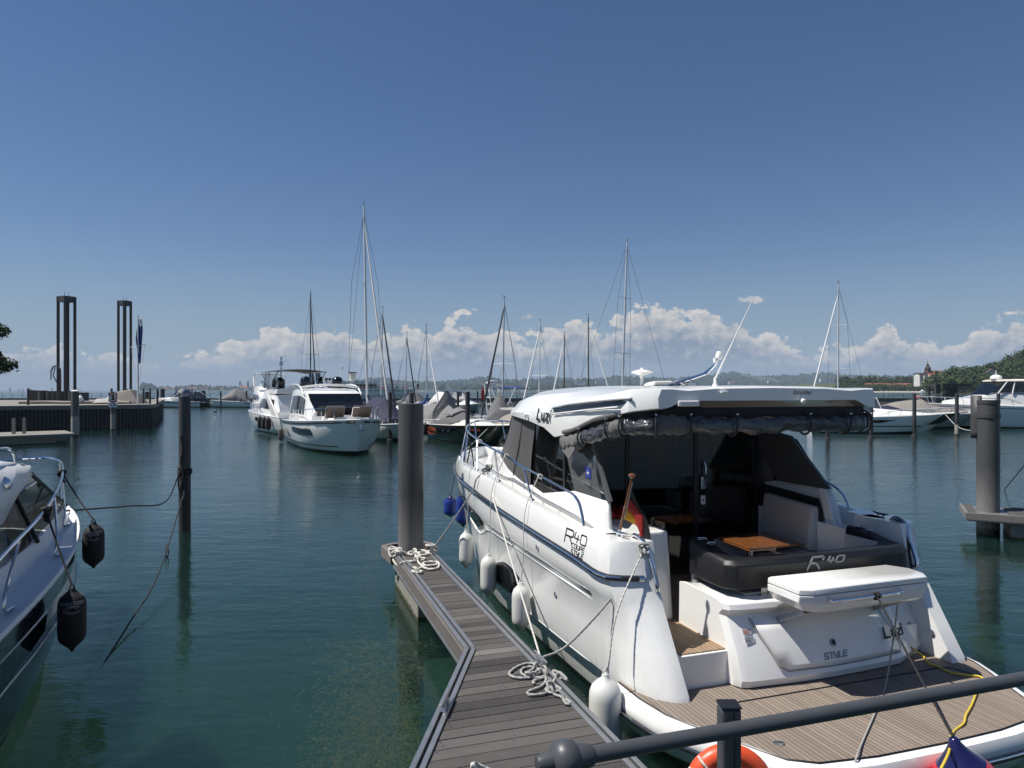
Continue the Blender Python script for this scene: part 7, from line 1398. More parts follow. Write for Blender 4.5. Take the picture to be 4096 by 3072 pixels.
def steel_tower(label, cx, cy, top, half, rot):
    t = thing('steel_tower', label, 'tower', (cx, cy, PZ), R(rot)); H = top-PZ
    for sx in (-1, 1):
        for sy in (-1, 1):
            g = MB(); x, y = sx*half, sy*half; g.box(x-0.10, x+0.10, y-0.10, y+0.10, 0, H); g.box(x-0.13, x+0.13, y-0.05, y+0.05, 0, H); g.build('column', 'steel_dark', t, 0)
    g = MB()
    for s_ in (-1, 1):
        g.box(-half+0.1, half-0.1, s_*half-0.08, s_*half+0.08, H-0.55, H+0.02); g.box(s_*half-0.08, s_*half+0.08, -half+0.1, half-0.1, H-0.54, H+0.015)
    g.box(-half, half, -half, half, H-0.1, H-0.02); g.build('top_frame', 'steel_dark', t, 0)
    for x in (-0.2, 0.25): g = MB(); g.tube([(x, 0, H), (x, 0, H+0.5)], 0.02, 5); g.build('lightning_rod', 'steel_dark', t)
    return t
q = WY(66.5, 390, 70); steel_tower('left and nearer of two tall open steel frames on the pier', q.x, q.y, 12.45, 0.50, 68)
q = WY(124.6, 390, 81); steel_tower('right and farther of two tall open steel frames on the pier', q.x, q.y, 13.4, 0.44, 69)
rng = random.Random(8)
BL = [(255, 954, 0), (278, 956, 0), (305, 957, 0), (330, 958, 0), (355, 958, 1), (418, 963, 1), (462, 963, 1), (500, 965, 1), (604, 960, 1), (690, 975, 2)]
for i, (x, y, k) in enumerate(BL):
    px = x/2.074/4; py = (1100+y/2.074)/4; w_ = (0.22, 0.38, 0.5)[k]; Y = (72, 66, 70)[k]; p = WY(px, py, Y)
    t = thing('steel_pipe', ['first', 'second', 'third', 'fourth', 'fifth', 'sixth', 'seventh', 'eighth', 'ninth', 'tenth'][i]+' from the left of the dark pipe bollards on the pier', 'bollard', (p.x, Y, PZ), 0, 'dark steel pipes standing on the pier')
    g = MB(); g.lathe([(w_, 0), (w_, p.z-PZ-0.03), (w_*1.04, p.z-PZ-0.03), (w_*1.04, p.z-PZ), (w_*0.9, p.z-PZ), (w_*0.9, p.z-PZ-0.2), (0, p.z-PZ-0.2)], (0, 0, 0), 18); g.build('shaft', 'pile_grey', t, 40)
def post(name, label, x, y, h, r, z=PZ, mat='steel_dark', group=None):
    g = MB(); g.lathe([(r, 0), (r, h), (r*0.6, h+0.05)], (0, 0, 0), 10); o = g.build(name, mat, None, 40); o.location = (x, y, z); return tag(o, label, 'post', group)
for i, (x, Yp) in enumerate(((18.1, 57.8), (103.4, 58.9), (119.5, 66), (136.5, 64), (143, 62.5), (150.5, 61.8))):
    p = WY(x, 400, Yp); post('pier_post', ['post on the pier edge at far left', 'post on the pier edge before the second tower', 'thin post between the second tower and flagpole', 'thin post right of the flagpole', 'second thin post right of the flagpole', 'last thin post at the pier\'s right corner'][i], p.x, Yp+1.2, 1.35, 0.09, group='thin posts along the pier edge')
# piles standing in front of the pier, one with sign
q = W(66, 437.5, 0); pile('thick pile with pale cap in front of the pier\'s left part', q.x, q.y+1.0, CAM_H-(391.5-HOR)/F_PX*q.y, 0.25, 'pile_concrete', None, 'gelcoat')
q = W(113, 430.5); sp_t = CAM_H-(392-HOR)/F_PX*q.y; pile('pale-footed pile carrying the red prohibition sign', q.x, q.y, sp_t, 0.18, 'pile_concrete')
sg_ = thing('prohibition_sign', 'white square sign with red border above an arrow plate on a harbour pile', 'sign', (q.x+0.12, q.y-0.21, 0))
def sbox(z0, z1, x0, x1, m, d=0.0, nm='plate', par=None): g = MB(); g.box(x0, x1, -0.02-d, 0.0-d, z0, z1); return g.build(nm, m, par or sg_, 0)
zt = CAM_H-(394.7-HOR)/F_PX*q.y+0.9
zb = CAM_H-(408.5-HOR)/F_PX*q.y
pl_ = sbox(zb+0.85, zb+2.35, -0.62, 0.62, 'paint_white'); g = MB()
for x0, x1, z0, z1 in ((-0.62, 0.62, zb+2.22, zb+2.35), (-0.62, 0.62, zb+0.85, zb+0.98), (-0.62, -0.50, zb+0.98, zb+2.22), (0.50, 0.62, zb+0.98, zb+2.22)): g.box(x0, x1, -0.035, -0.02, z0, z1)
g.hexa([(-0.5, -0.042, zb+2.2), (-0.40, -0.042, zb+2.22), (0.5, -0.042, zb+1.0), (0.40, -0.042, zb+0.98), (-0.5, -0.036, zb+2.2), (-0.40, -0.036, zb+2.22), (0.5, -0.036, zb+1.0), (0.40, -0.036, zb+0.98)]); g.build('red_border', 'paint_red', pl_, 0)
g = MB(); g.lathe([(0.16, 0), (0.16, 0.01)], (0.03, -0.022, zb+1.95), 14, (0, -1, 0)); g.hexa([(-0.2, -0.033, zb+1.15), (0.25, -0.033, zb+1.15), (0.25, -0.028, zb+1.15), (-0.2, -0.028, zb+1.15), (-0.1, -0.033, zb+1.8), (0.15, -0.033, zb+1.8), (0.15, -0.028, zb+1.8), (-0.1, -0.028, zb+1.8)]); g.build('figure', 'ink', pl_, 0)
pl2 = sbox(zb, zb+0.75, -0.62, 0.62, 'paint_white'); g = MB(); g.box(-0.42, 0.2, -0.032, -0.022, zb+0.33, zb+0.42); g.prism([(0.2, -0.032, zb+0.2), (0.45, -0.032, zb+0.375), (0.2, -0.032, zb+0.55)], (0, 0.01, 0)); g.build('arrow', 'ink', pl2, 0)
for o_c in sg_.children:
    for o_d in [o_c]+list(o_c.children):
        for v_ in o_d.data.vertices: v_.co.x *= 0.56; v_.co.z = zb+0.1+(v_.co.z-zb)*0.50
# flagpole
q = WY(138, 402.5, 62.5); fp = thing('flagpole', 'slim flagpole with yard and limp blue and white flag at the pier\'s end', 'flagpole', (q.x, 62.5, PZ)); H = CAM_H+(HOR-314.8)/F_PX*62.5-PZ
g = MB(); g.tube([(0, 0, 0), (0, 0, H)], [0.09, 0.05], 8); g.build('pole', 'paint_white', fp); zy = CAM_H+(HOR-346)/F_PX*62.5-PZ
g = MB(); g.tube([(-0.65, 0, zy-0.1), (0.65, 0, zy+0.12)], 0.03, 6); g.build('yard', 'paint_white', fp)
for s_ in (-1, 1): g = MB(); g.tube([(s_*0.62, 0, zy+0.1*s_), (0.05*s_, 0, 1.6)], 0.012, 4); g.build('halyard', 'rope_white', fp)
for k, (m, z0, z1) in enumerate((('paint_white', H-1.0, H-0.35), ('canvas_blue', H-4.3, H-1.0))):
    g = MB(); rows = [[(-0.05-0.18*math.sin(z*1.3+j)*0.6+0.12*j, 0.1*math.sin(z*2+j*2), z) for j in range(4)] for z in [z0+(z1-z0)*i/10 for i in range(11)]]; g.loft(rows, closed=False, caps=False); o = g.build('flag', m, fp, 80); m_ = o.modifiers.new('t', 'SOLIDIFY'); m_.thickness = 0.02
# clutter on the pier: hose, tarpaulin heap, frame
q = WY(58, 404.2, 64); g = MB(); g.tube(spline([Vector((q.x-3.5, 64, PZ+0.12)), Vector((q.x-1, 64.3, PZ+0.15)), Vector((q.x+1.5, 63.8, PZ+0.12)), Vector((q.x+4.2, 64.5, PZ+0.15)), Vector((q.x+6.5, 64, PZ+0.12))], 8), 0.14, 8); tag(g.build('hose', 'cover_tan', None, 60), 'thick pale hose lying along the pier behind the capped pile', 'hose')
q = WY(103, 402, 64); g = MB(); rows = [[(q.x-2.0+0.5*i, 64+0.4*j, PZ+0.05+0.55*math.exp(-((i-4)**2)/6-((j-2)**2)/2)+0.12*math.sin(i*2.1+j*1.7)*(0 < j < 4)) for j in range(5)] for i in range(9)]; g.loft(rows, closed=False, caps=False); tag(g.build('rope_heap', 'rope_grey', None, 60), 'heap of pale ropes and nets on the pier beside the sign', 'heap')
q = WY(129, 401.5, 66); g = MB(); g.hexa([(q.x-1.4, 65, PZ), (q.x+1.4, 65, PZ), (q.x+1.4, 67, PZ), (q.x-1.4, 67, PZ), (q.x-0.9, 65.5, PZ+1.1), (q.x+0.4, 65.5, PZ+1.3), (q.x+0.4, 66.5, PZ+1.3), (q.x-0.9, 66.5, PZ+1.1)]); tag(g.build('covered_crate', 'cover_tan', None, 0, bevel=0.1), 'crate under a brown tarpaulin below the farther steel tower', 'crate')
q = WY(60.5, 400, 67); dv = thing('davit', 'small dark davit crane in front of the nearer steel tower', 'crane', (q.x, 67, PZ)); g = MB(); g.tube(spline([(0, 0, 0), (0, 0, 2.6), (-0.1, 0, 3.3), (-0.6, 0, 3.5), (-0.9, 0, 3.0)], 5), 0.07, 8); g.tube([(-0.9, 0, 3.0), (-0.9, 0, 2.2)], 0.05, 6); g.tube([(-0.5, 0, 3.4), (-0.7, 0, 2.6), (-0.3, 0, 1.9)], 0.05, 6); g.build('arm', 'steel_dark', dv)
for i, x in enumerate((37.5, 80.5)):
    q = WY(x, 404, 64 if i else 70); dv = thing('gas_bottle' if i else 'ladder', 'white gas bottle standing among the pier bollards' if i else 'light metal ladder top at the back edge of the pier', 'bottle' if i else 'ladder', (q.x, 64 if i else 76, PZ))
    g = MB()
    if i: g.lathe([(0.2, 0), (0.24, 0.1), (0.24, 0.5), (0.15, 0.68), (0.06, 0.72), (0.06, 0.85), (0, 0.85)], (0, 0, 0), 14); g.build('body', 'paint_white', dv, 50)
    else:
        for s_ in (-0.4, 0.4): g.tube([(s_, 0, -0.3), (s_+0.15, 0, 1.5)], 0.04, 6)
        g.tube([(-0.4, 0, 0), (0.4, 0, 0)], 0.04, 6); g.tube([(-0.35, 0, 0.6), (0.45, 0, 0.6)], 0.04, 6); g.build('frame', 'paint_white', dv)
# floating landing stage in front of the pier
ls = thing('landing_stage', 'low floating concrete landing stage in front of the pier', 'dock', (0, 0, 0)); LP = [(-36, 34.2), (-26.9, 43.7), (-29.6, 47.0), (-40, 38.5)]
g = MB(); g.prism([(x, y, 0.42) for x, y in LP], (0, 0, 0.16)); g.build('deck', 'concrete_deck', ls, 0)
g = MB(); a_, b_ = Vector((-36, 34.2, 0)), Vector((-26.9, 43.7, 0)); t_ = (b_-a_).normalized(); n_ = Vector((t_.y, -t_.x, 0))
for s0, s1 in ((0.5, 4.0), (5.0, 7.7), (8.5, 12.2)):
    g = MB(); p0, p1 = a_+t_*s0-n_*0.25, a_+t_*s1-n_*0.25; g.prism([(p0.x, p0.y, -0.4), (p1.x, p1.y, -0.4), (p1.x-n_.x*2.6, p1.y-n_.y*2.6, -0.4), (p0.x-n_.x*2.6, p0.y-n_.y*2.6, -0.4)], (0, 0, 0.815)); g.build('float', 'concrete', ls, 0)
for i, x in enumerate((47.1, 52.6)):
    q = WY(x, 430, 46.2); g = MB(); g.box(-0.07, 0.07, -0.07, 0.07, 0, 0.95); o = g.build('timber_post', 'cover_tan', None, 0); o.location = (q.x, 43.5 if i else 43.1, 0.58); tag(o, ('left' if i == 0 else 'right')+' of two short tan posts on the landing stage', 'post')
# ---------------------------------------------------------------- breakwater with railing
bw = thing('breakwater', 'long low stone breakwater with thin railing across the harbour mouth', 'breakwater', (0, 150, 0)); BWZ = 1.45
g = MB(); rows = []
for i in range(61):
    x = -190+5.2*i; rows.append([(x, 6, -1), (x, 3+0.3*math.sin(i*1.7), 0.4+0.2*math.sin(i*2.9)), (x, 1.0, BWZ-0.25), (x, 0.9, BWZ), (x, -3, BWZ), (x, -3.1, BWZ-0.3), (x, -3.3, -1)])
g.loft(rows, closed=False, caps=False); g.build('stone_wall', 'quay_stone', bw, 20); g = MB(); g.box(-190, 122, -3.15, -2.9, BWZ+0.002, BWZ+0.12); g.build('coping', 'concrete_deck', bw, 0)
px_ = MB(); px_.tube([(0, 0, 0), (0, 0, 1.1)], 0.04, 5); first = px_.build('railing_post', 'steel_dark', bw); first.location = (-190, 0.6, BWZ)
for i in range(1, 150): o = first.copy(); COL.objects.link(o); o.location = (-190+2.1*i, 0.6, BWZ)
for z in (0.55, 1.08): g = MB(); g.tube([(-190, 0.6, BWZ+z), (122, 0.6, BWZ+z)], 0.03, 5); g.build('railing_bar', 'steel_dark', bw)
for i, (x, hh) in enumerate(((163.5, 2.0), (148, 1.4), (204, 1.6))):
    q = WY(x, 395, 148); post('mooring_bollard', ('left', 'second', 'right')[i]+' of three stout dark posts on the far breakwater', q.x, 147.6, hh, 0.45, BWZ)
# ---------------------------------------------------------------- gangway with steel portal (right)
gw_ = thing('gangway', 'metal gangway with sloping handrails under a dark steel portal at the right', 'gangway', (0, 0, 0)); GY = 78
pts = [WY(928.5, 383.8, GY), WY(955, 383.8, GY)]; zt = pts[0].z
for i, x in enumerate((929, 937, 946.3, 955)):
    p = WY(x, 390, GY+(2.5 if i in (0, 3) else 0)); g = MB(); w_ = 0.22 if i in (1, 2) else 0.09; g.box(p.x-w_, p.x+w_, p.y-w_, p.y+w_, -1.0, zt-0.15*(i in (0, 3))); g.build('portal_column', 'steel_dark', gw_, 0)
g = MB(); a_, b_ = WY(929, 390, GY+2.5), WY(955, 390, GY+2.5); g.box(a_.x-0.1, b_.x+0.1, GY-0.2, GY+2.7, zt-0.28, zt-0.02); g.build('portal_beam', 'steel_dark', gw_, 0); p = WY(951, 390, GY+1); g = MB(); g.box(p.x-0.35, p.x+0.45, GY+0.6, GY+1.2, zt-1.6, zt-0.4); g.build('counterweight', 'steel_dark', gw_, 0)
for dy in (0, 1.8):
    a_, b_ = WY(889, 404, 74+dy), WY(942, 394, 74+dy); g = MB(); g.tube([a_, b_], 0.06, 6); g.tube([a_-Vector((0, 0, 0.55)), b_-Vector((0, 0, 0.55))], 0.04, 6); g.tube([a_-Vector((0, 0, 1.1)), b_-Vector((0, 0, 1.1))], 0.09, 6)
    for k in range(8): c = a_.lerp(b_, k/7); g.tube([c, c-Vector((0, 0, 1.1))], 0.035, 5)
    g.build('handrail', 'alu_dull', gw_)
a_, b_ = WY(889, 404, 74)-Vector((0, 0, 1.1)), WY(942, 394, 74)-Vector((0, 0, 1.1)); g = MB(); g.hexa([a_, b_, b_+Vector((0, 1.8, 0)), a_+Vector((0, 1.8, 0)), a_+Vector((0, 0, 0.06)), b_+Vector((0, 0, 0.06)), b_+Vector((0, 1.8, 0.06)), a_+Vector((0, 1.8, 0.06))]); g.build('walkway', 'alu_dull', gw_, 0)
q = WY(919, 399, 76); lb2 = thing('lifebuoy', 'small red lifebuoy hung on the gangway at the right', 'lifebuoy', (q.x, 75.9, 0)); g = MB(); g.tube([(0.32*math.cos(a), 0, q.z+0.32*math.sin(a)) for a in [k*0.45 for k in range(14)]], 0.08, 8, closed=True); g.build('ring', 'paint_orange', lb2)
# ---------------------------------------------------------------- passenger ship
FY = 372.0; fx = lambda px: (px-512)/F_PX*FY; fz = lambda py: CAM_H-(py-HOR)/F_PX*FY
sh = thing('passenger_ship', 'white double-deck passenger ship with pale funnel lying beyond the breakwater', 'ship', (fx(368), FY, 0), R(2))
x0, x1 = fx(322)-fx(368), fx(413)-fx(368)
g = MB(); rows = []
for i in range(13):
    u = i/12; x = x0+(x1-x0)*u; w_ = 4.6*min(1, 0.25+u*3, 0.5+(1-u)*3); rows.append([(x, -w_*0.8, -0.8), (x, -w_, 0.6), (x, -w_, 2.6), (x, w_, 2.6), (x, w_, 0.6), (x, w_*0.8, -0.8)])
g.loft(rows); g.build('hull', 'paint_white', sh, 30)
zd1, zd2 = fz(389.3), fz(383.6)
g = MB(); g.box(x0+2, x1-0.6, -3.6, 3.6, 2.6, zd1-0.25); g.build('lower_saloon', 'house_white', sh, 0)
g = MB(); g.box(x0+1, x1, -4.7, 4.7, zd1-0.45, zd1+0.25); g.build('promenade_deck', 'paint_white', sh, 0)
g = MB(); g.box(x0+4, x0+(x1-x0)*0.60, -3.2, 3.2, zd1+0.15, zd2-0.2); g.build('upper_saloon', 'glass_dark', sh, 0)
g = MB(); g.box(x0+3, x0+(x1-x0)*0.65, -4.5, 4.5, zd2-0.35, zd2+0.15); g.build('upper_deck', 'paint_white', sh, 0)
g = MB(); g.box(x0+(x1-x0)*0.63, x1-6.5, -4.2, 4.2, zd2-0.15, zd2+0.25); g.build('awning', 'paint_white', sh, 0, bevel=0.05)
for k in range(26):
    x = x0+3+k*(x1-x0-4)/25
    for z0, z1 in ((zd1+0.1, zd2-0.1), (2.6, zd1-0.2)):
        if z0 > 3 and x > x1-6: z1 = z0+1.1
        g = MB(); g.box(x-0.14, x+0.14, -4.55, -4.40, z0, z1); g.build('deck_post', 'paint_white', sh, 0)
for z in (zd1+0.6, zd1+1.15, zd2+0.6, zd2+1.1):
    g = MB(); xe = x1-0.2 if z < zd2 else x0+(x1-x0)*0.65; g.box(x0+3, xe, -4.55, -4.48, z-0.09, z+0.09); g.build('deck_rail', 'paint_white', sh, 0)
g = MB(); g.lathe([(2.0, 0), (2.0, 3.5), (2.15, 3.6), (2.15, 4.3), (1.9, 4.35), (0, 4.35)], (fx(352.5)-fx(368), 0, fz(380.6)), 20); fu = g.build('funnel', 'gelcoat_cream', sh, 40); g = MB(); g.lathe([(2.18, 0), (2.18, 0.5), (2.1, 0.55)], (fx(352.5)-fx(368), 0, fz(380.6)+3.9), 20); g.build('funnel_band', 'house_dark', fu)
g = MB(); g.box(x0+2, x0+9.5, -2.6, 2.6, zd2+0.1, zd2+3.2); wh = g.build('wheelhouse', 'paint_white', sh, 0, bevel=0.1)
for k in range(4): g = MB(); g.box(x0+2.4+k*1.8, x0+3.7+k*1.8, -2.64, -2.60, zd2+1.6, zd2+2.7); g.build('wheelhouse_window', 'glass_dark', wh, 0)
g = MB(); g.tube([(x0+9, 0, zd2+3), (x0+10.5, 0, zd2+8.0)], 0.2, 6); g.lathe([(0.5, 0), (0.5, 1.2), (0, 1.3)], (x0+10.6, 0, zd2+7.6), 10); g.build('signal_mast', 'paint_white', sh)
for k in range(8): g = MB(); c = x0+6+k*5.4; zz = zd1+0.85 if k % 2 else zd2+0.75; zz = zd1+0.85 if c > x0+(x1-x0)*0.62 else zz; g.tube([(c+0.45*math.cos(a), -4.66, zz+0.45*math.sin(a)) for a in [q_*0.7 for q_ in range(9)]], 0.14, 6, closed=True); g.build('ship_lifebuoy', 'paint_orange' if k % 2 else 'paint_white', sh)
g = MB(); g.tube([(x1-1, 0, zd1), (x1+2.2, 0, zd1+3.4)], 0.09, 5); g.build('ensign_staff', 'paint_white', sh)
for k, m in enumerate(('flag_black', 'flag_red', 'flag_gold')): g = MB(); g.prism([(x1+2.1-0.1*k, 0, zd1+3.3-k*0.8), (x1+3.0-0.1*k, 0.2, zd1+2.6-k*0.8), (x1+2.9-0.1*k, 0.2, zd1+1.7-k*0.8), (x1+1.95-0.1*k, 0, zd1+2.5-k*0.8)], (0, 0.06, 0)); g.build('ensign_stripe', m, sh, 0)
rng = random.Random(33)
g = MB()
for k in range(46):
    x = rng.uniform(x0+(x1-x0)*0.62, x1-2) if k < 26 else rng.uniform(x0+11, x0+(x1-x0)*0.6); z = zd1+0.15 if k < 26 else zd2+0.1; y = rng.uniform(-4, 2); hh = rng.uniform(1.0, 1.65)
    g.tube([(x, y, z), (x, y, z+hh*0.45), (x, y, z+hh*0.8), (x, y, z+hh*0.86), (x, y, z+hh)], [0.16, 0.2, 0.22, 0.08, 0.11], 6, mi=rng.choice((0, 0, 1, 2, 3)))
g.build('passengers', ['ink', 'paint_white', 'paint_red', 'hull_navy'], None, 60, kind='stuff', label='crowd of small passengers on the decks of the white ship', category='crowd').location = (fx(368), FY, 0)
# ---------------------------------------------------------------- far shore
def foliage_mat(name, base, var=0.45):
    m, nt, b = newmat(name); geo = nd(nt, 'ShaderNodeNewGeometry'); oi = nd(nt, 'ShaderNodeObjectInfo')
    n1 = noise(nt, geo.outputs['Position'], 0.35, 3, 0.6); r_ = mth(nt, 'ADD', mth(nt, 'MULTIPLY', geo.outputs['Random Per Island'], 0.6), mth(nt, 'MULTIPLY', n1, 0.5))
    c = mixc(nt, r_, tuple(x*(1-var) for x in base), tuple(x*(1+var) for x in base)); lk(nt, c, b.inputs['Base Color']); b.inputs['Roughness'].default_value = 0.9; b.inputs['Specular IOR Level'].default_value = 0.15
    MATS[name] = m
foliage_mat('foliage_dark', (0.036, 0.055, 0.022)); foliage_mat('foliage_mid', (0.055, 0.080, 0.030)); foliage_mat('foliage_light', (0.085, 0.11, 0.042)); foliage_mat('far_wood', (0.032, 0.046, 0.024), 0.35)
pm('forest_floor', (0.03, 0.042, 0.018), 0.95, var=0.3, vscale=0.05); pm('meadow', (0.06, 0.08, 0.03), 0.95, var=0.3, vscale=0.01); pm('shore_sand', (0.42, 0.40, 0.34), 0.95, var=0.1, vscale=0.05); pm('hill_green', (0.05, 0.066, 0.034), 0.95, var=0.35, vscale=0.008)
def clump(g, c, rx, rz, n, leaf, rng, mi=0):
    for _ in range(n):
        while True:
            u = Vector((rng.uniform(-1, 1), rng.uniform(-1, 1), rng.uniform(-1, 1)))
            if 0.25 < u.length < 1: break
        u = u*(0.72+0.28*rng.random()); p = Vector(c)+Vector((u.x*rx, u.y*rx, u.z*rz)); nrm = (u+Vector((rng.uniform(-.6, .6), rng.uniform(-.6, .6), rng.uniform(-.3, .8)))).normalized(); a = nrm.orthogonal().normalized(); b = nrm.cross(a); an = rng.uniform(0, 6.28); a, b = a*math.cos(an)+b*math.sin(an), b*math.cos(an)-a*math.sin(an); s = leaf*rng.uniform(0.6, 1.3)
        g.add([p-a*s, p+b*s*0.6, p+a*s, p-b*s*0.6], [(0, 1, 2, 3)], mi)
def tree(label, p, h, rad, mat='foliage_mid', kind='broad', group=None, seed=0, n=420, name='tree', lf=None):
    t = thing(name, label, 'tree', p, 0, group); rng = random.Random(seed); g = MB()
    g.tube([(0, 0, -h*0.06), (0.02*h, 0, h*0.25), (0, 0.01*h, h*0.6)], [0.035*h, 0.028*h, 0.012*h], 6)
    for k in range(4): a = k*1.6; g.tube([(0, 0, h*(0.3+0.07*k)), (rad*0.55*math.cos(a), rad*0.55*math.sin(a), h*(0.55+0.07*k))], [0.014*h, 0.005*h], 5)
    g.build('trunk', 'bark', t); g = MB(); lf = lf or rad*0.17
    if kind == 'cone':
        for k in range(7): f = k/6; clump(g, (0, 0, h*(0.18+0.80*f)), rad*(1-f*0.88), h*0.09, int(n/9), lf, rng)
    else:
        for k in range(11):
            a = rng.uniform(0, 6.28); rr = rad*rng.uniform(0.2, 0.72); zz = h*rng.uniform(0.42, 0.86); clump(g, (rr*math.cos(a), rr*math.sin(a), zz), rad*rng.uniform(0.30, 0.48), h*rng.uniform(0.09, 0.15), int(n/11), lf, rng)
    g.build('crown', mat, t, 0); return t
def house(label, p, w, d, h, rot, wall='house_white', roof='terracotta', group=None, rh=None, windows=0, name='house'):
    t = thing(name, label, 'house', p, R(rot), group); rh = rh or w*0.35; g = MB(); g.box(-w/2, w/2, -d/2, d/2, -4, h)
    g.prism([(-w/2, -d/2, h), (-w/2, d/2, h), (-w/2, 0, h+rh)], (w, 0, 0)); g.build('wall', wall, t, 0)
    g = MB(); e = 0.08*d
    for s_ in (-1, 1): g.hexa([(-w/2-e, s_*(d/2+e), h-0.1*d*0.3), (w/2+e, s_*(d/2+e), h-0.1*d*0.3), (w/2+e, 0, h+rh+0.02), (-w/2-e, 0, h+rh+0.02), (-w/2-e, s_*(d/2+e), h+0.25), (w/2+e, s_*(d/2+e), h+0.25), (w/2+e, 0, h+rh+0.35), (-w/2-e, 0, h+rh+0.35)])
    rf_ = g.build('roof', roof, t, 0)
    for k in range(windows):
        g = MB(); x = -w/2+w*(k+0.5)/windows; g.box(x-w*0.06, x+w*0.06, -d/2-0.08, -d/2-0.01, h*0.45, h*0.78); g.build('window', 'glass_dark', t, 0)
    return t
# rolling wooded hills beyond the lake
def hills(name, Y, pts, depth, mat, bump, seed):
    """pts: (column, crest row); ridge of land with a wooded, uneven crest"""
    rng = random.Random(seed); g = MB(); rows = []; xs = [pts[0][0]+(pts[-1][0]-pts[0][0])*i/220 for i in range(221)]
    for px in xs:
        cz = CAM_H+(HOR-ip(pts, px)-3.2)/F_PX*Y; cz += bump*(rng.random()-0.4)*min(1, max(0, cz)/30); X = (px-512)/F_PX*Y
        rows.append([(X, Y-depth, -3), (X, Y-depth*0.96, 3+2*rng.random()), (X, Y-depth*0.7, max(3, cz*0.35)+bump*rng.random()), (X, Y-depth*0.35, max(3.5, cz*0.7)+bump*rng.random()), (X, Y, max(4, cz)), (X*1.02, Y+depth, max(2, cz*0.5))])
    g.loft(rows, closed=False, caps=False); return g.build(name, mat, None, 60, kind='structure')
RIDGE = [(255, 391), (300, 388), (320, 384), (350, 381), (372, 378), (382, 376.5), (395, 379.5), (420, 381.5), (440, 381.5), (455, 380), (470, 378), (481, 376.5), (492, 377.5), (505, 379.5), (530, 378.5), (552, 376.5), (575, 378.5), (600, 377.5), (622, 375.5), (645, 376), (665, 377.5), (690, 376.5), (710, 374), (722, 372), (733, 371), (742, 373), (760, 375.5), (790, 374.5), (815, 373), (828, 371.5), (845, 374.5), (870, 375), (890, 374.5), (930, 377), (960, 378), (1060, 380)]
hills('far_hills', 6800, RIDGE, 1900, 'hill_green', 16, 3)
HILL_Z = lambda px, f: (CAM_H+(HOR-ip(RIDGE, px))/F_PX*6800)*f
def wood_strip(name, label, Y0, Y1, cols, n, size, zfun, seed, mat='far_wood'):
    """mass of far tree crowns, each a rough little dome"""
    rng = random.Random(seed); g = MB()
    for i in range(n):
        Y = rng.uniform(Y0, Y1); px = rng.uniform(*cols); X = (px-512)/F_PX*Y; z = zfun(px, Y); s = size*rng.uniform(0.55, 1.4); k = rng.uniform(0.8, 1.5)
        ring = [[(X+s*r_*math.cos(a+z), Y+s*r_*math.sin(a), z+s*k*h_+rng.uniform(-.12, .12)*s) for a in [q_*math.pi/3 for q_ in range(6)]] for r_, h_ in ((0.75, -0.2), (1.0, 0.45), (0.72, 1.0), (0.25, 1.35))]
        g.loft(ring, caps=True)
    return g.build(name, mat, None, 0, kind='stuff', label=label, category='wood')
def hz_(px, Y): return max(1.0, HILL_Z(px, min(1.0, max(0.02, ((Y-4950)/1850)))*1.0))
wood_strip('hill_wood', 'dark woods covering the hills across the lake', 4950, 6750, (300, 1000), 6500, 17, lambda px, Y: max(1.0, (CAM_H+(HOR-ip(RIDGE, px)-3.2)/F_PX*6800)*(ip([(4900, 0.0), (5470, 0.34), (6135, 0.69), (6800, 0.98)], Y))), 5)
hills('near_shore', 3900, [(430, 391), (470, 389.2), (520, 388.6), (600, 388.2), (700, 388), (800, 387.5), (1000, 387.4)], 420, 'hill_green', 6, 9)
wood_strip('shore_wood', 'belt of dark trees along the far shore behind the moored boats', 3500, 3900, (438, 900), 1500, 11, lambda px, Y: 3.0, 6)
# island town at the left
TY = 4300.0
isl = MB(); rows = []
for i in range(41): px = 138+170*i/40; X = (px-512)/F_PX*TY; e = min(1, i/3, (40-i)/3+0.3); rows.append([(X, TY-90, -2), (X, TY-80, 2.2*e+0.1), (X, TY+60, 4*e+0.1), (X, TY+100, -2)])
isl.loft(rows, closed=False, caps=False); isl.build('island', 'hill_green', None, 40, kind='structure')
rng = random.Random(17); wood_strip('island_trees', 'dense dark trees of the island town across the lake', TY-40, TY+70, (141, 303), 420, 11.5, lambda px, Y: 2.5+(6 if 188 < px < 210 else 0), 8, 'far_wood')
wood_strip('island_grove', 'tall dark grove at the left tip of the island', TY-20, TY+30, (143, 152), 30, 19, lambda px, Y: 3, 12)
TN = [(162, 15, 9), (167, 16, 10), (172, 13, 9), (183, 16, 10), (190, 18, 10), (195, 22, 11), (202, 16, 12), (206, 12, 11), (222, 12, 8), (232, 14, 9), (247, 14, 10), (255, 15, 10), (261, 13, 9), (267, 16, 9), (275, 14, 8), (283, 15, 10), (290, 14, 8), (296, 12, 8), (302, 12, 8)]
for i, (px, w_, h_) in enumerate(TN):
    Y = TY-60+rng.uniform(-8, 8); house(('leftmost', 'second', 'third', 'fourth', 'fifth', 'sixth', 'seventh', 'eighth', 'ninth', 'tenth', 'eleventh', 'twelfth', 'thirteenth', 'fourteenth', 'fifteenth', 'sixteenth', 'seventeenth', 'eighteenth', 'rightmost')[i]+' pale house from the left in the island town', ((px-512)/F_PX*Y, Y, 2.0), w_*1.5, w_, h_, rng.uniform(-25, 25), 'house_white', 'terracotta' if i % 3 else 'house_dark', 'pale houses of the island town', h_*0.45, name='town_house')
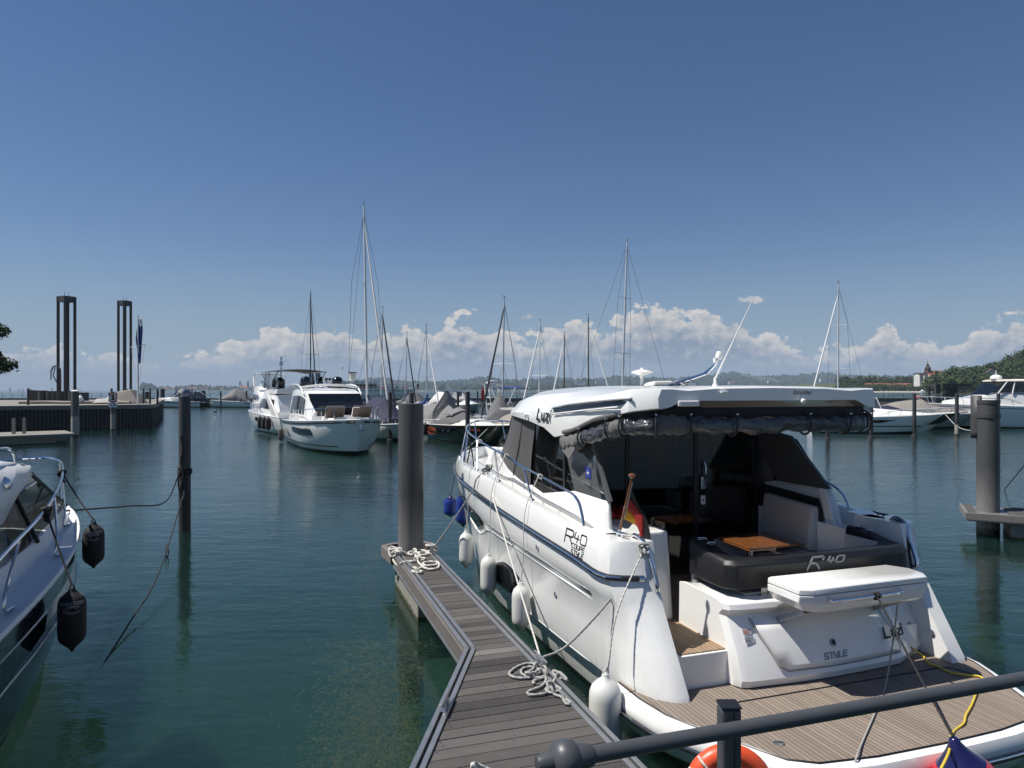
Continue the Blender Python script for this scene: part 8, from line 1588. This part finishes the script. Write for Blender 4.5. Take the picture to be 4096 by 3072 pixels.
for i, px in enumerate((240.0, 248.0)):
    Y = TY-30; t = thing('church_tower', ('left' if i == 0 else 'right')+' of the twin church towers in the island town', 'tower', ((px-512)/F_PX*Y, Y, 2)); g = MB(); g.box(-5, 5, -5, 5, 0, 42); g.build('shaft', 'stone_block' if i else 'house_white', t, 0); g = MB(); g.lathe([(7, 0), (5.5, 4), (5, 8), (2, 13), (0, 20)], (0, 0, 42), 8); g.build('spire', 'house_dark', t, 0)
house('long church nave with red roof between the twin towers', ((244-512)/F_PX*(TY-35), TY-35, 2), 40, 18, 16, 0, 'house_white', 'terracotta', None, 10)
# scattered buildings on the far hills
for i, (px, py, w_, h_, lb) in enumerate(((487, 386.6, 40, 26, 'white block of flats on the wooded far shore'), (437, 387.6, 55, 16, 'long pale building on the far shore left of the thick pile\'s boats'), (580, 383.2, 70, 14, 'long pale building on the far hillside above the roof, left one'), (600, 382.4, 60, 14, 'long pale building on the far hillside above the roof, middle one'), (616, 383.4, 40, 16, 'pale building on the far hillside above the roof, right one'), (824, 380.2, 60, 16, 'pale building left of the white mast on the far hill'), (847, 380.6, 50, 14, 'pale building right of the white mast on the far hill'), (770, 381.5, 30, 12, 'small pale house on the far hill above the hardtop'), (731, 383.8, 36, 16, 'red-roofed white house on the far shore by the aerial foot'))):
    Y = 4700.0; z = CAM_H+(HOR-py)/F_PX*Y; house(lb, ((px-512)/F_PX*Y, Y, z-6), w_, 16, h_*0.8+2, rng.uniform(-10, 10), 'house_white', 'terracotta' if 'red' in lb else 'house_dark', None, 5)
# sails and small craft out on the lake
for i, (px, py, h_) in enumerate(((10, 386.2, 9), (18.5, 387, 6), (23, 387.2, 5), (30.5, 386.6, 8), (52, 387, 9), (77.5, 387.5, 7), (159, 384, 14), (206, 389, 10), (285, 388, 8))):
    Y = 2100.0 if i < 6 else 3200.0; X = (px-512)/F_PX*Y; hh = h_*1.55 if i < 6 else h_*1.3; t = thing('distant_sailboat', ['leftmost white sail on the lake horizon', 'second white sail from the left on the horizon', 'third white sail from the left on the horizon', 'fourth white sail from the left on the horizon', 'fifth white sail, left of the nearer tower', 'white sail just right of the nearer tower', 'tall white sail before the island town', 'small white sail off the island\'s middle', 'white sail off the island\'s right end'][i], 'sailboat', (X, Y, 0), 0, 'white sails out on the lake')
    g = MB(); g.loft([[(-4+k*2, -0.1-0.9*(1-abs(k-2)/2.2), 0.1), (-4+k*2, -0.1-1.2*(1-abs(k-2)/2.2), 0.9), (-4+k*2, 0.1+1.2*(1-abs(k-2)/2.2), 0.9), (-4+k*2, 0.1+0.9*(1-abs(k-2)/2.2), 0.1)] for k in range(5)]); g.build('hull', 'paint_white', t, 0)
    g = MB(); g.prism([(0, 0, 1.2), (-3.6, 0.3, 1.3), (-0.1, 0.05, hh)], (0, 0.08, 0)); g.build('mainsail', 'canvas_white', t, 0); g = MB(); g.prism([(0.3, 0, hh*0.9), (3.4, 0, 1.2), (0.4, 0.3, 1.3)], (0, 0.08, 0)); g.build('jib', 'canvas_white', t, 0)
fb = thing('distant_ferry', 'small white ferry crossing the lake above the white cuddy cruiser', 'ferry', ((451-512)/F_PX*1500, 1500, 0)); g = MB(); g.loft([[(x, -3*w_, 0), (x, -3.4*w_, 2.4), (x, 3.4*w_, 2.4), (x, 3*w_, 0)] for x, w_ in ((-22, 0.8), (-10, 1), (10, 1), (19, 0.6), (24, 0.1))]); g.build('hull', 'paint_white', fb, 0); g = MB(); g.box(-18, 8, -2.8, 2.8, 2.4, 5.2); g.box(-10, 4, -2.4, 2.4, 5.2, 7.6); g.build('superstructure', 'paint_white', fb, 0)
g = MB(); g.box(-17, 7, -2.86, -2.8, 3.3, 4.4); g.build('window_band', 'glass_dark', fb, 0); g = MB(); g.tube([(-4, 0, 7.5), (-4, 0, 13)], 0.3, 5); g.build('mast', 'paint_white', fb)
rng = random.Random(71); spots = [(rng.uniform(415, 560), rng.uniform(388.6, 390.4)) for _ in range(22)]+[(rng.uniform(215, 290), 390.6) for _ in range(6)]+[(rng.uniform(880, 950), 391.6) for _ in range(4)]
proto = None
for px, py in spots:
    Y = 2500.0 if px > 300 else 3400.0
    if px > 800: Y = 1050.0
    s_ = 0.6+rng.random()*0.7
    if proto is None:
        proto = thing('distant_motorboat', 'tiny white boat off the far shore', 'boat', ((px-512)/F_PX*Y, Y, 0), 0, 'tiny white boats off the far shore'); g = MB(); g.loft([[(x, -1.4*w_, 0), (x, -1.7*w_, 1.4), (x, 1.7*w_, 1.4), (x, 1.4*w_, 0)] for x, w_ in ((-5, 0.9), (1, 1), (6, 0.1))]); g.build('hull', 'paint_white', proto, 0); g = MB(); g.hexa([(-3, -1.1, 1.4), (2.5, -1.1, 1.4), (2.5, 1.1, 1.4), (-3, 1.1, 1.4), (-2.6, -0.9, 2.8), (1, -0.9, 2.8), (1, 0.9, 2.8), (-2.6, 0.9, 2.8)]); g.build('cabin', 'paint_white', proto, 0)
    else: dup(proto, ((px-512)/F_PX*Y, Y, 0), rng.uniform(0, 3.1)).scale = (s_, s_, s_)
# ---------------------------------------------------------------- right-hand shore: village and wooded hill
VY = 1150.0
SH = MB(); rows = []
for i in range(60):
    px = 836+330*i/59; X = (px-512)/F_PX*VY; k = min(1, i/10); rows.append([(X, VY-60, -1), (X, VY-52, 0.9), (X, VY-40, 1.6*k+0.3), (X, VY+40, 6*k+0.4), (X, VY+200, 14*k+0.4), (X*1.1, VY+500, 18*k)])
SH.loft(rows, closed=False, caps=False); SH.build('shore_meadow', 'meadow', None, 40, kind='structure')
g = MB(); rows = []
for i in range(60): px = 836+330*i/59; X = (px-512)/F_PX*VY; rows.append([(X, VY-75, -0.5), (X, VY-62, 0.95), (X, VY-50, 1.15)])
g.loft(rows, closed=False, caps=False); g.build('shore_strip', 'shore_sand', None, 40, kind='structure')
HC = [(915, 391), (928, 387), (940, 379), (952, 372.5), (960, 371), (975, 371), (990, 366.5), (1010, 362), (1024, 353), (1060, 340), (1120, 328), (1200, 320)]
HY = 760.0
g = MB(); rows = []; rng = random.Random(14)
for i in range(50):
    px = 925+275*i/49; cz = max(1.0, CAM_H+(HOR-ip(HC, px)-7.5)/F_PX*HY); k_ = min(1, i/4)
    rows.append([((px-512)/F_PX*y_, y_, z_ if z_ < 0 else z_*k_) for y_, z_ in ((HY-190, -1), (HY-175, 1.0), (HY-110, cz*0.30+1), (HY-45, cz*0.75+0.5), (HY, cz), (HY+60, cz*0.9), (HY+160, cz*0.3), (HY+200, -2))])
g.loft(rows, closed=False, caps=False); g.build('wooded_hill', 'forest_floor', None, 50, kind='structure')
def hill_z(px, Y): cz = max(1.5, CAM_H+(HOR-ip(HC, px)-7.5)/F_PX*HY); return ip([(HY-175, 1.0), (HY-110, cz*0.30+1), (HY-45, cz*0.75+0.5), (HY, cz), (HY+60, cz*0.9)], Y)
def leafy_mass(name, label, n, cols, Y0, Y1, zf, size, seed, mats=('foliage_dark', 'foliage_mid'), leaves=46, lf=0.95):
    rng = random.Random(seed); g = MB()
    for i in range(n):
        px = rng.uniform(*cols); Y = rng.uniform(Y0, Y1); X = (px-512)/F_PX*Y; z = zf(px, Y); s = size*rng.uniform(0.6, 1.35); mi = 0 if rng.random() < 0.6 else 1
        for k in range(4): clump(g, (X+rng.uniform(-.5, .5)*s, Y+rng.uniform(-.5, .5)*s, z+s*rng.uniform(0.5, 1.5)), s*rng.uniform(0.45, 0.7), s*rng.uniform(0.4, 0.6), leaves//4, lf*s/6, rng, mi)
    return g.build(name, list(mats), None, 0, kind='stuff', label=label, category='wood')
leafy_mass('hillside_wood', 'dense dark green wood covering the hillside at the right edge', 1500, (927, 1080), HY-172, HY+20, hill_z, 6.2, 31, leaves=52)
leafy_mass('shore_bushes', 'green bushes along the right-hand shore below the village', 420, (838, 985), VY-45, VY-10, lambda px, Y: 1.2, 6.0, 32, ('foliage_mid', 'foliage_dark'))
leafy_mass('village_trees', 'trees among the houses of the village on the right-hand shore', 260, (840, 960), VY+30, VY+190, lambda px, Y: 6+(Y-VY)*0.04, 8.5, 33, ('foliage_dark', 'foliage_mid'))
CT = [(932, 374.5, 8, 'broad'), (940, 371, 10, 'broad'), (944, 372, 9, 'broad'), (957, 371.3, 8, 'cone'), (969, 370, 11, 'broad'), (974, 370.5, 10, 'broad'), (980, 366, 13, 'broad'), (985, 367, 11, 'broad'), (1003, 366.5, 9, 'broad'), (1007, 362.5, 11, 'broad'), (1013, 363, 10, 'broad'), (1019, 359, 14, 'broad'), (1023, 353, 16, 'broad')]
NM = ['leftmost tall', 'second', 'third', 'lone pointed conifer-like', 'fifth', 'sixth', 'big spreading', 'eighth', 'ninth', 'tenth', 'eleventh', 'twelfth', 'tallest rightmost']
for i, (px, py, h_, kd) in enumerate(CT):
    Y = HY-10; zc = CAM_H+(HOR-py)/F_PX*Y; tree(NM[i]+' tree from the left on the crest of the wooded hill', ((px-512)/F_PX*Y, Y, zc-h_*0.95), h_*1.05, h_*0.5, 'foliage_dark' if i % 2 else 'foliage_mid', kd, 'trees on the hill crest', 40+i, 360)
VH = [(876, 386.9, 34, 12, 6, 'terracotta', 'house_dark', 'long low red-roofed farm building right of the hardtop, leftmost'), (893, 387.3, 30, 12, 6, 'terracotta', 'house_white', 'red-roofed house of the village beside the first farm building'), (902, 387.4, 26, 14, 7, 'terracotta', 'house_white', 'small red-roofed house in the middle of the village'), (914, 388.2, 28, 18, 8, 'house_dark', 'house_dark', 'dark wooden gabled barn in the village'), (921, 387.6, 30, 14, 8, 'terracotta', 'house_white', 'red-roofed house just right of the dark barn'), (925, 389.0, 34, 12, 6, 'house_dark', 'house_white', 'low white boathouse by the village shore'), (907, 389.2, 14, 8, 4, 'house_dark', 'house_white', 'small white hut before the dark barn')]
for i, (px, py, w_, d_, h_, rf_, wl, lb) in enumerate(VH):
    Y = VY+(20 if i < 6 else -5)+i*3; z = CAM_H+(HOR-py)/F_PX*Y; house(lb, ((px-512)/F_PX*Y, Y, z-h_*0.8), w_, d_, h_, 80 if 'barn' in lb else rng.uniform(-18, 18), wl, rf_, None, h_*0.75, 4)
Yc = 1050.0; X = (933.5-512)/F_PX*Yc; zc = CAM_H+(HOR-379.5)/F_PX*Yc
ch = house('white church with red roof on the wooded slope', (X, Yc, zc-8), 26, 16, 12, 15, 'house_white', 'terracotta', None, 9, 3, 'church'); g = MB(); g.box(-13.5, -7.5, -3, 3, 0, 24); g.lathe([(4.4, 0), (3.4, 2.5), (1.6, 4), (2.2, 5.5), (0.5, 8), (0.1, 14)], (-10.5, 0, 24), 8); g.build('steeple', 'house_dark', ch, 0)
house('pale block left of the church on the wooded slope', ((926-512)/F_PX*Yc, Yc+10, zc-6), 18, 12, 14, 10, 'house_white', 'house_dark', None, 2, 3)
house('white gabled house in the wood above the right-hand cruiser', ((991.5-512)/F_PX*640, 640, CAM_H+(HOR-380.5)/F_PX*640-1), 9, 10, 6.5, 70, 'house_white', 'bark', None, 5, 2)
house('dark flat-topped villa on the hill crest, left one', ((988-512)/F_PX*HY, HY-25, CAM_H+(HOR-371)/F_PX*HY-3), 16, 9, 5, 5, 'house_white', 'house_dark', None, 1.5, 4)
house('dark flat-topped villa on the hill crest, right one', ((1002.5-512)/F_PX*HY, HY-25, CAM_H+(HOR-368)/F_PX*HY-3), 12, 9, 5, 5, 'house_white', 'house_dark', None, 1.5, 3)
for i, (px, py) in enumerate(((903.5, 377.5), (908, 377.5), (923, 376.5), (953.5, 374))):
    Y = 2400.0; X = (px-512)/F_PX*Y; z1 = CAM_H+(HOR-py+1.5)/F_PX*Y; t = thing('power_pylon', ('leftmost', 'second', 'third', 'rightmost')[i]+' of the lattice power pylons above the village', 'pylon', (X, Y, 0))
    g = MB()
    for s_ in (-1, 1):
        g.tube([(s_*4, 0, 0), (s_*0.6, 0, z1)], 0.7, 4)
        for k in range(6): g.tube([(s_*(4-3.4*k/6), 0, z1*k/6), (-s_*(4-3.4*(k+1)/6), 0, z1*(k+1)/6)], 0.3, 4)
    g.build('lattice', 'steel_dark', t)
    for k in range(3): g = MB(); g.tube([(-8+k, 0, z1*(0.75+0.1*k)), (8-k, 0, z1*(0.75+0.1*k))], 0.5, 4); g.build('cross_arm', 'steel_dark', t)
# near tree whose branch tips reach in at the left edge
nt_ = tree('leafy tree at the left edge, only branch tips in view', (-39.9, 52.0, PZ), 7.4, 4.6, 'foliage_dark', 'broad', None, 77, 8000, lf=0.15)
# ---------------------------------------------------------------- hazy air over the lake
hzm = bpy.data.materials.new('haze'); hzm.use_nodes = True; n_ = hzm.node_tree; n_.nodes.remove(n_.nodes['Principled BSDF'])
pv = n_.nodes.new('ShaderNodeVolumePrincipled'); pv.inputs['Color'].default_value = (0.62, 0.79, 1.0, 1); pv.inputs['Density'].default_value = 0.00008; pv.inputs['Anisotropy'].default_value = 0.0
n_.links.new(pv.outputs[0], n_.nodes['Material Output'].inputs['Volume']); MATS['haze'] = hzm
if True:
    g = MB(); g.box(-9000, 9000, -200, 9500, -6, 330); g.build('haze', 'haze', None, 0, kind='stuff', label='thin blue haze lying over the lake', category='haze')
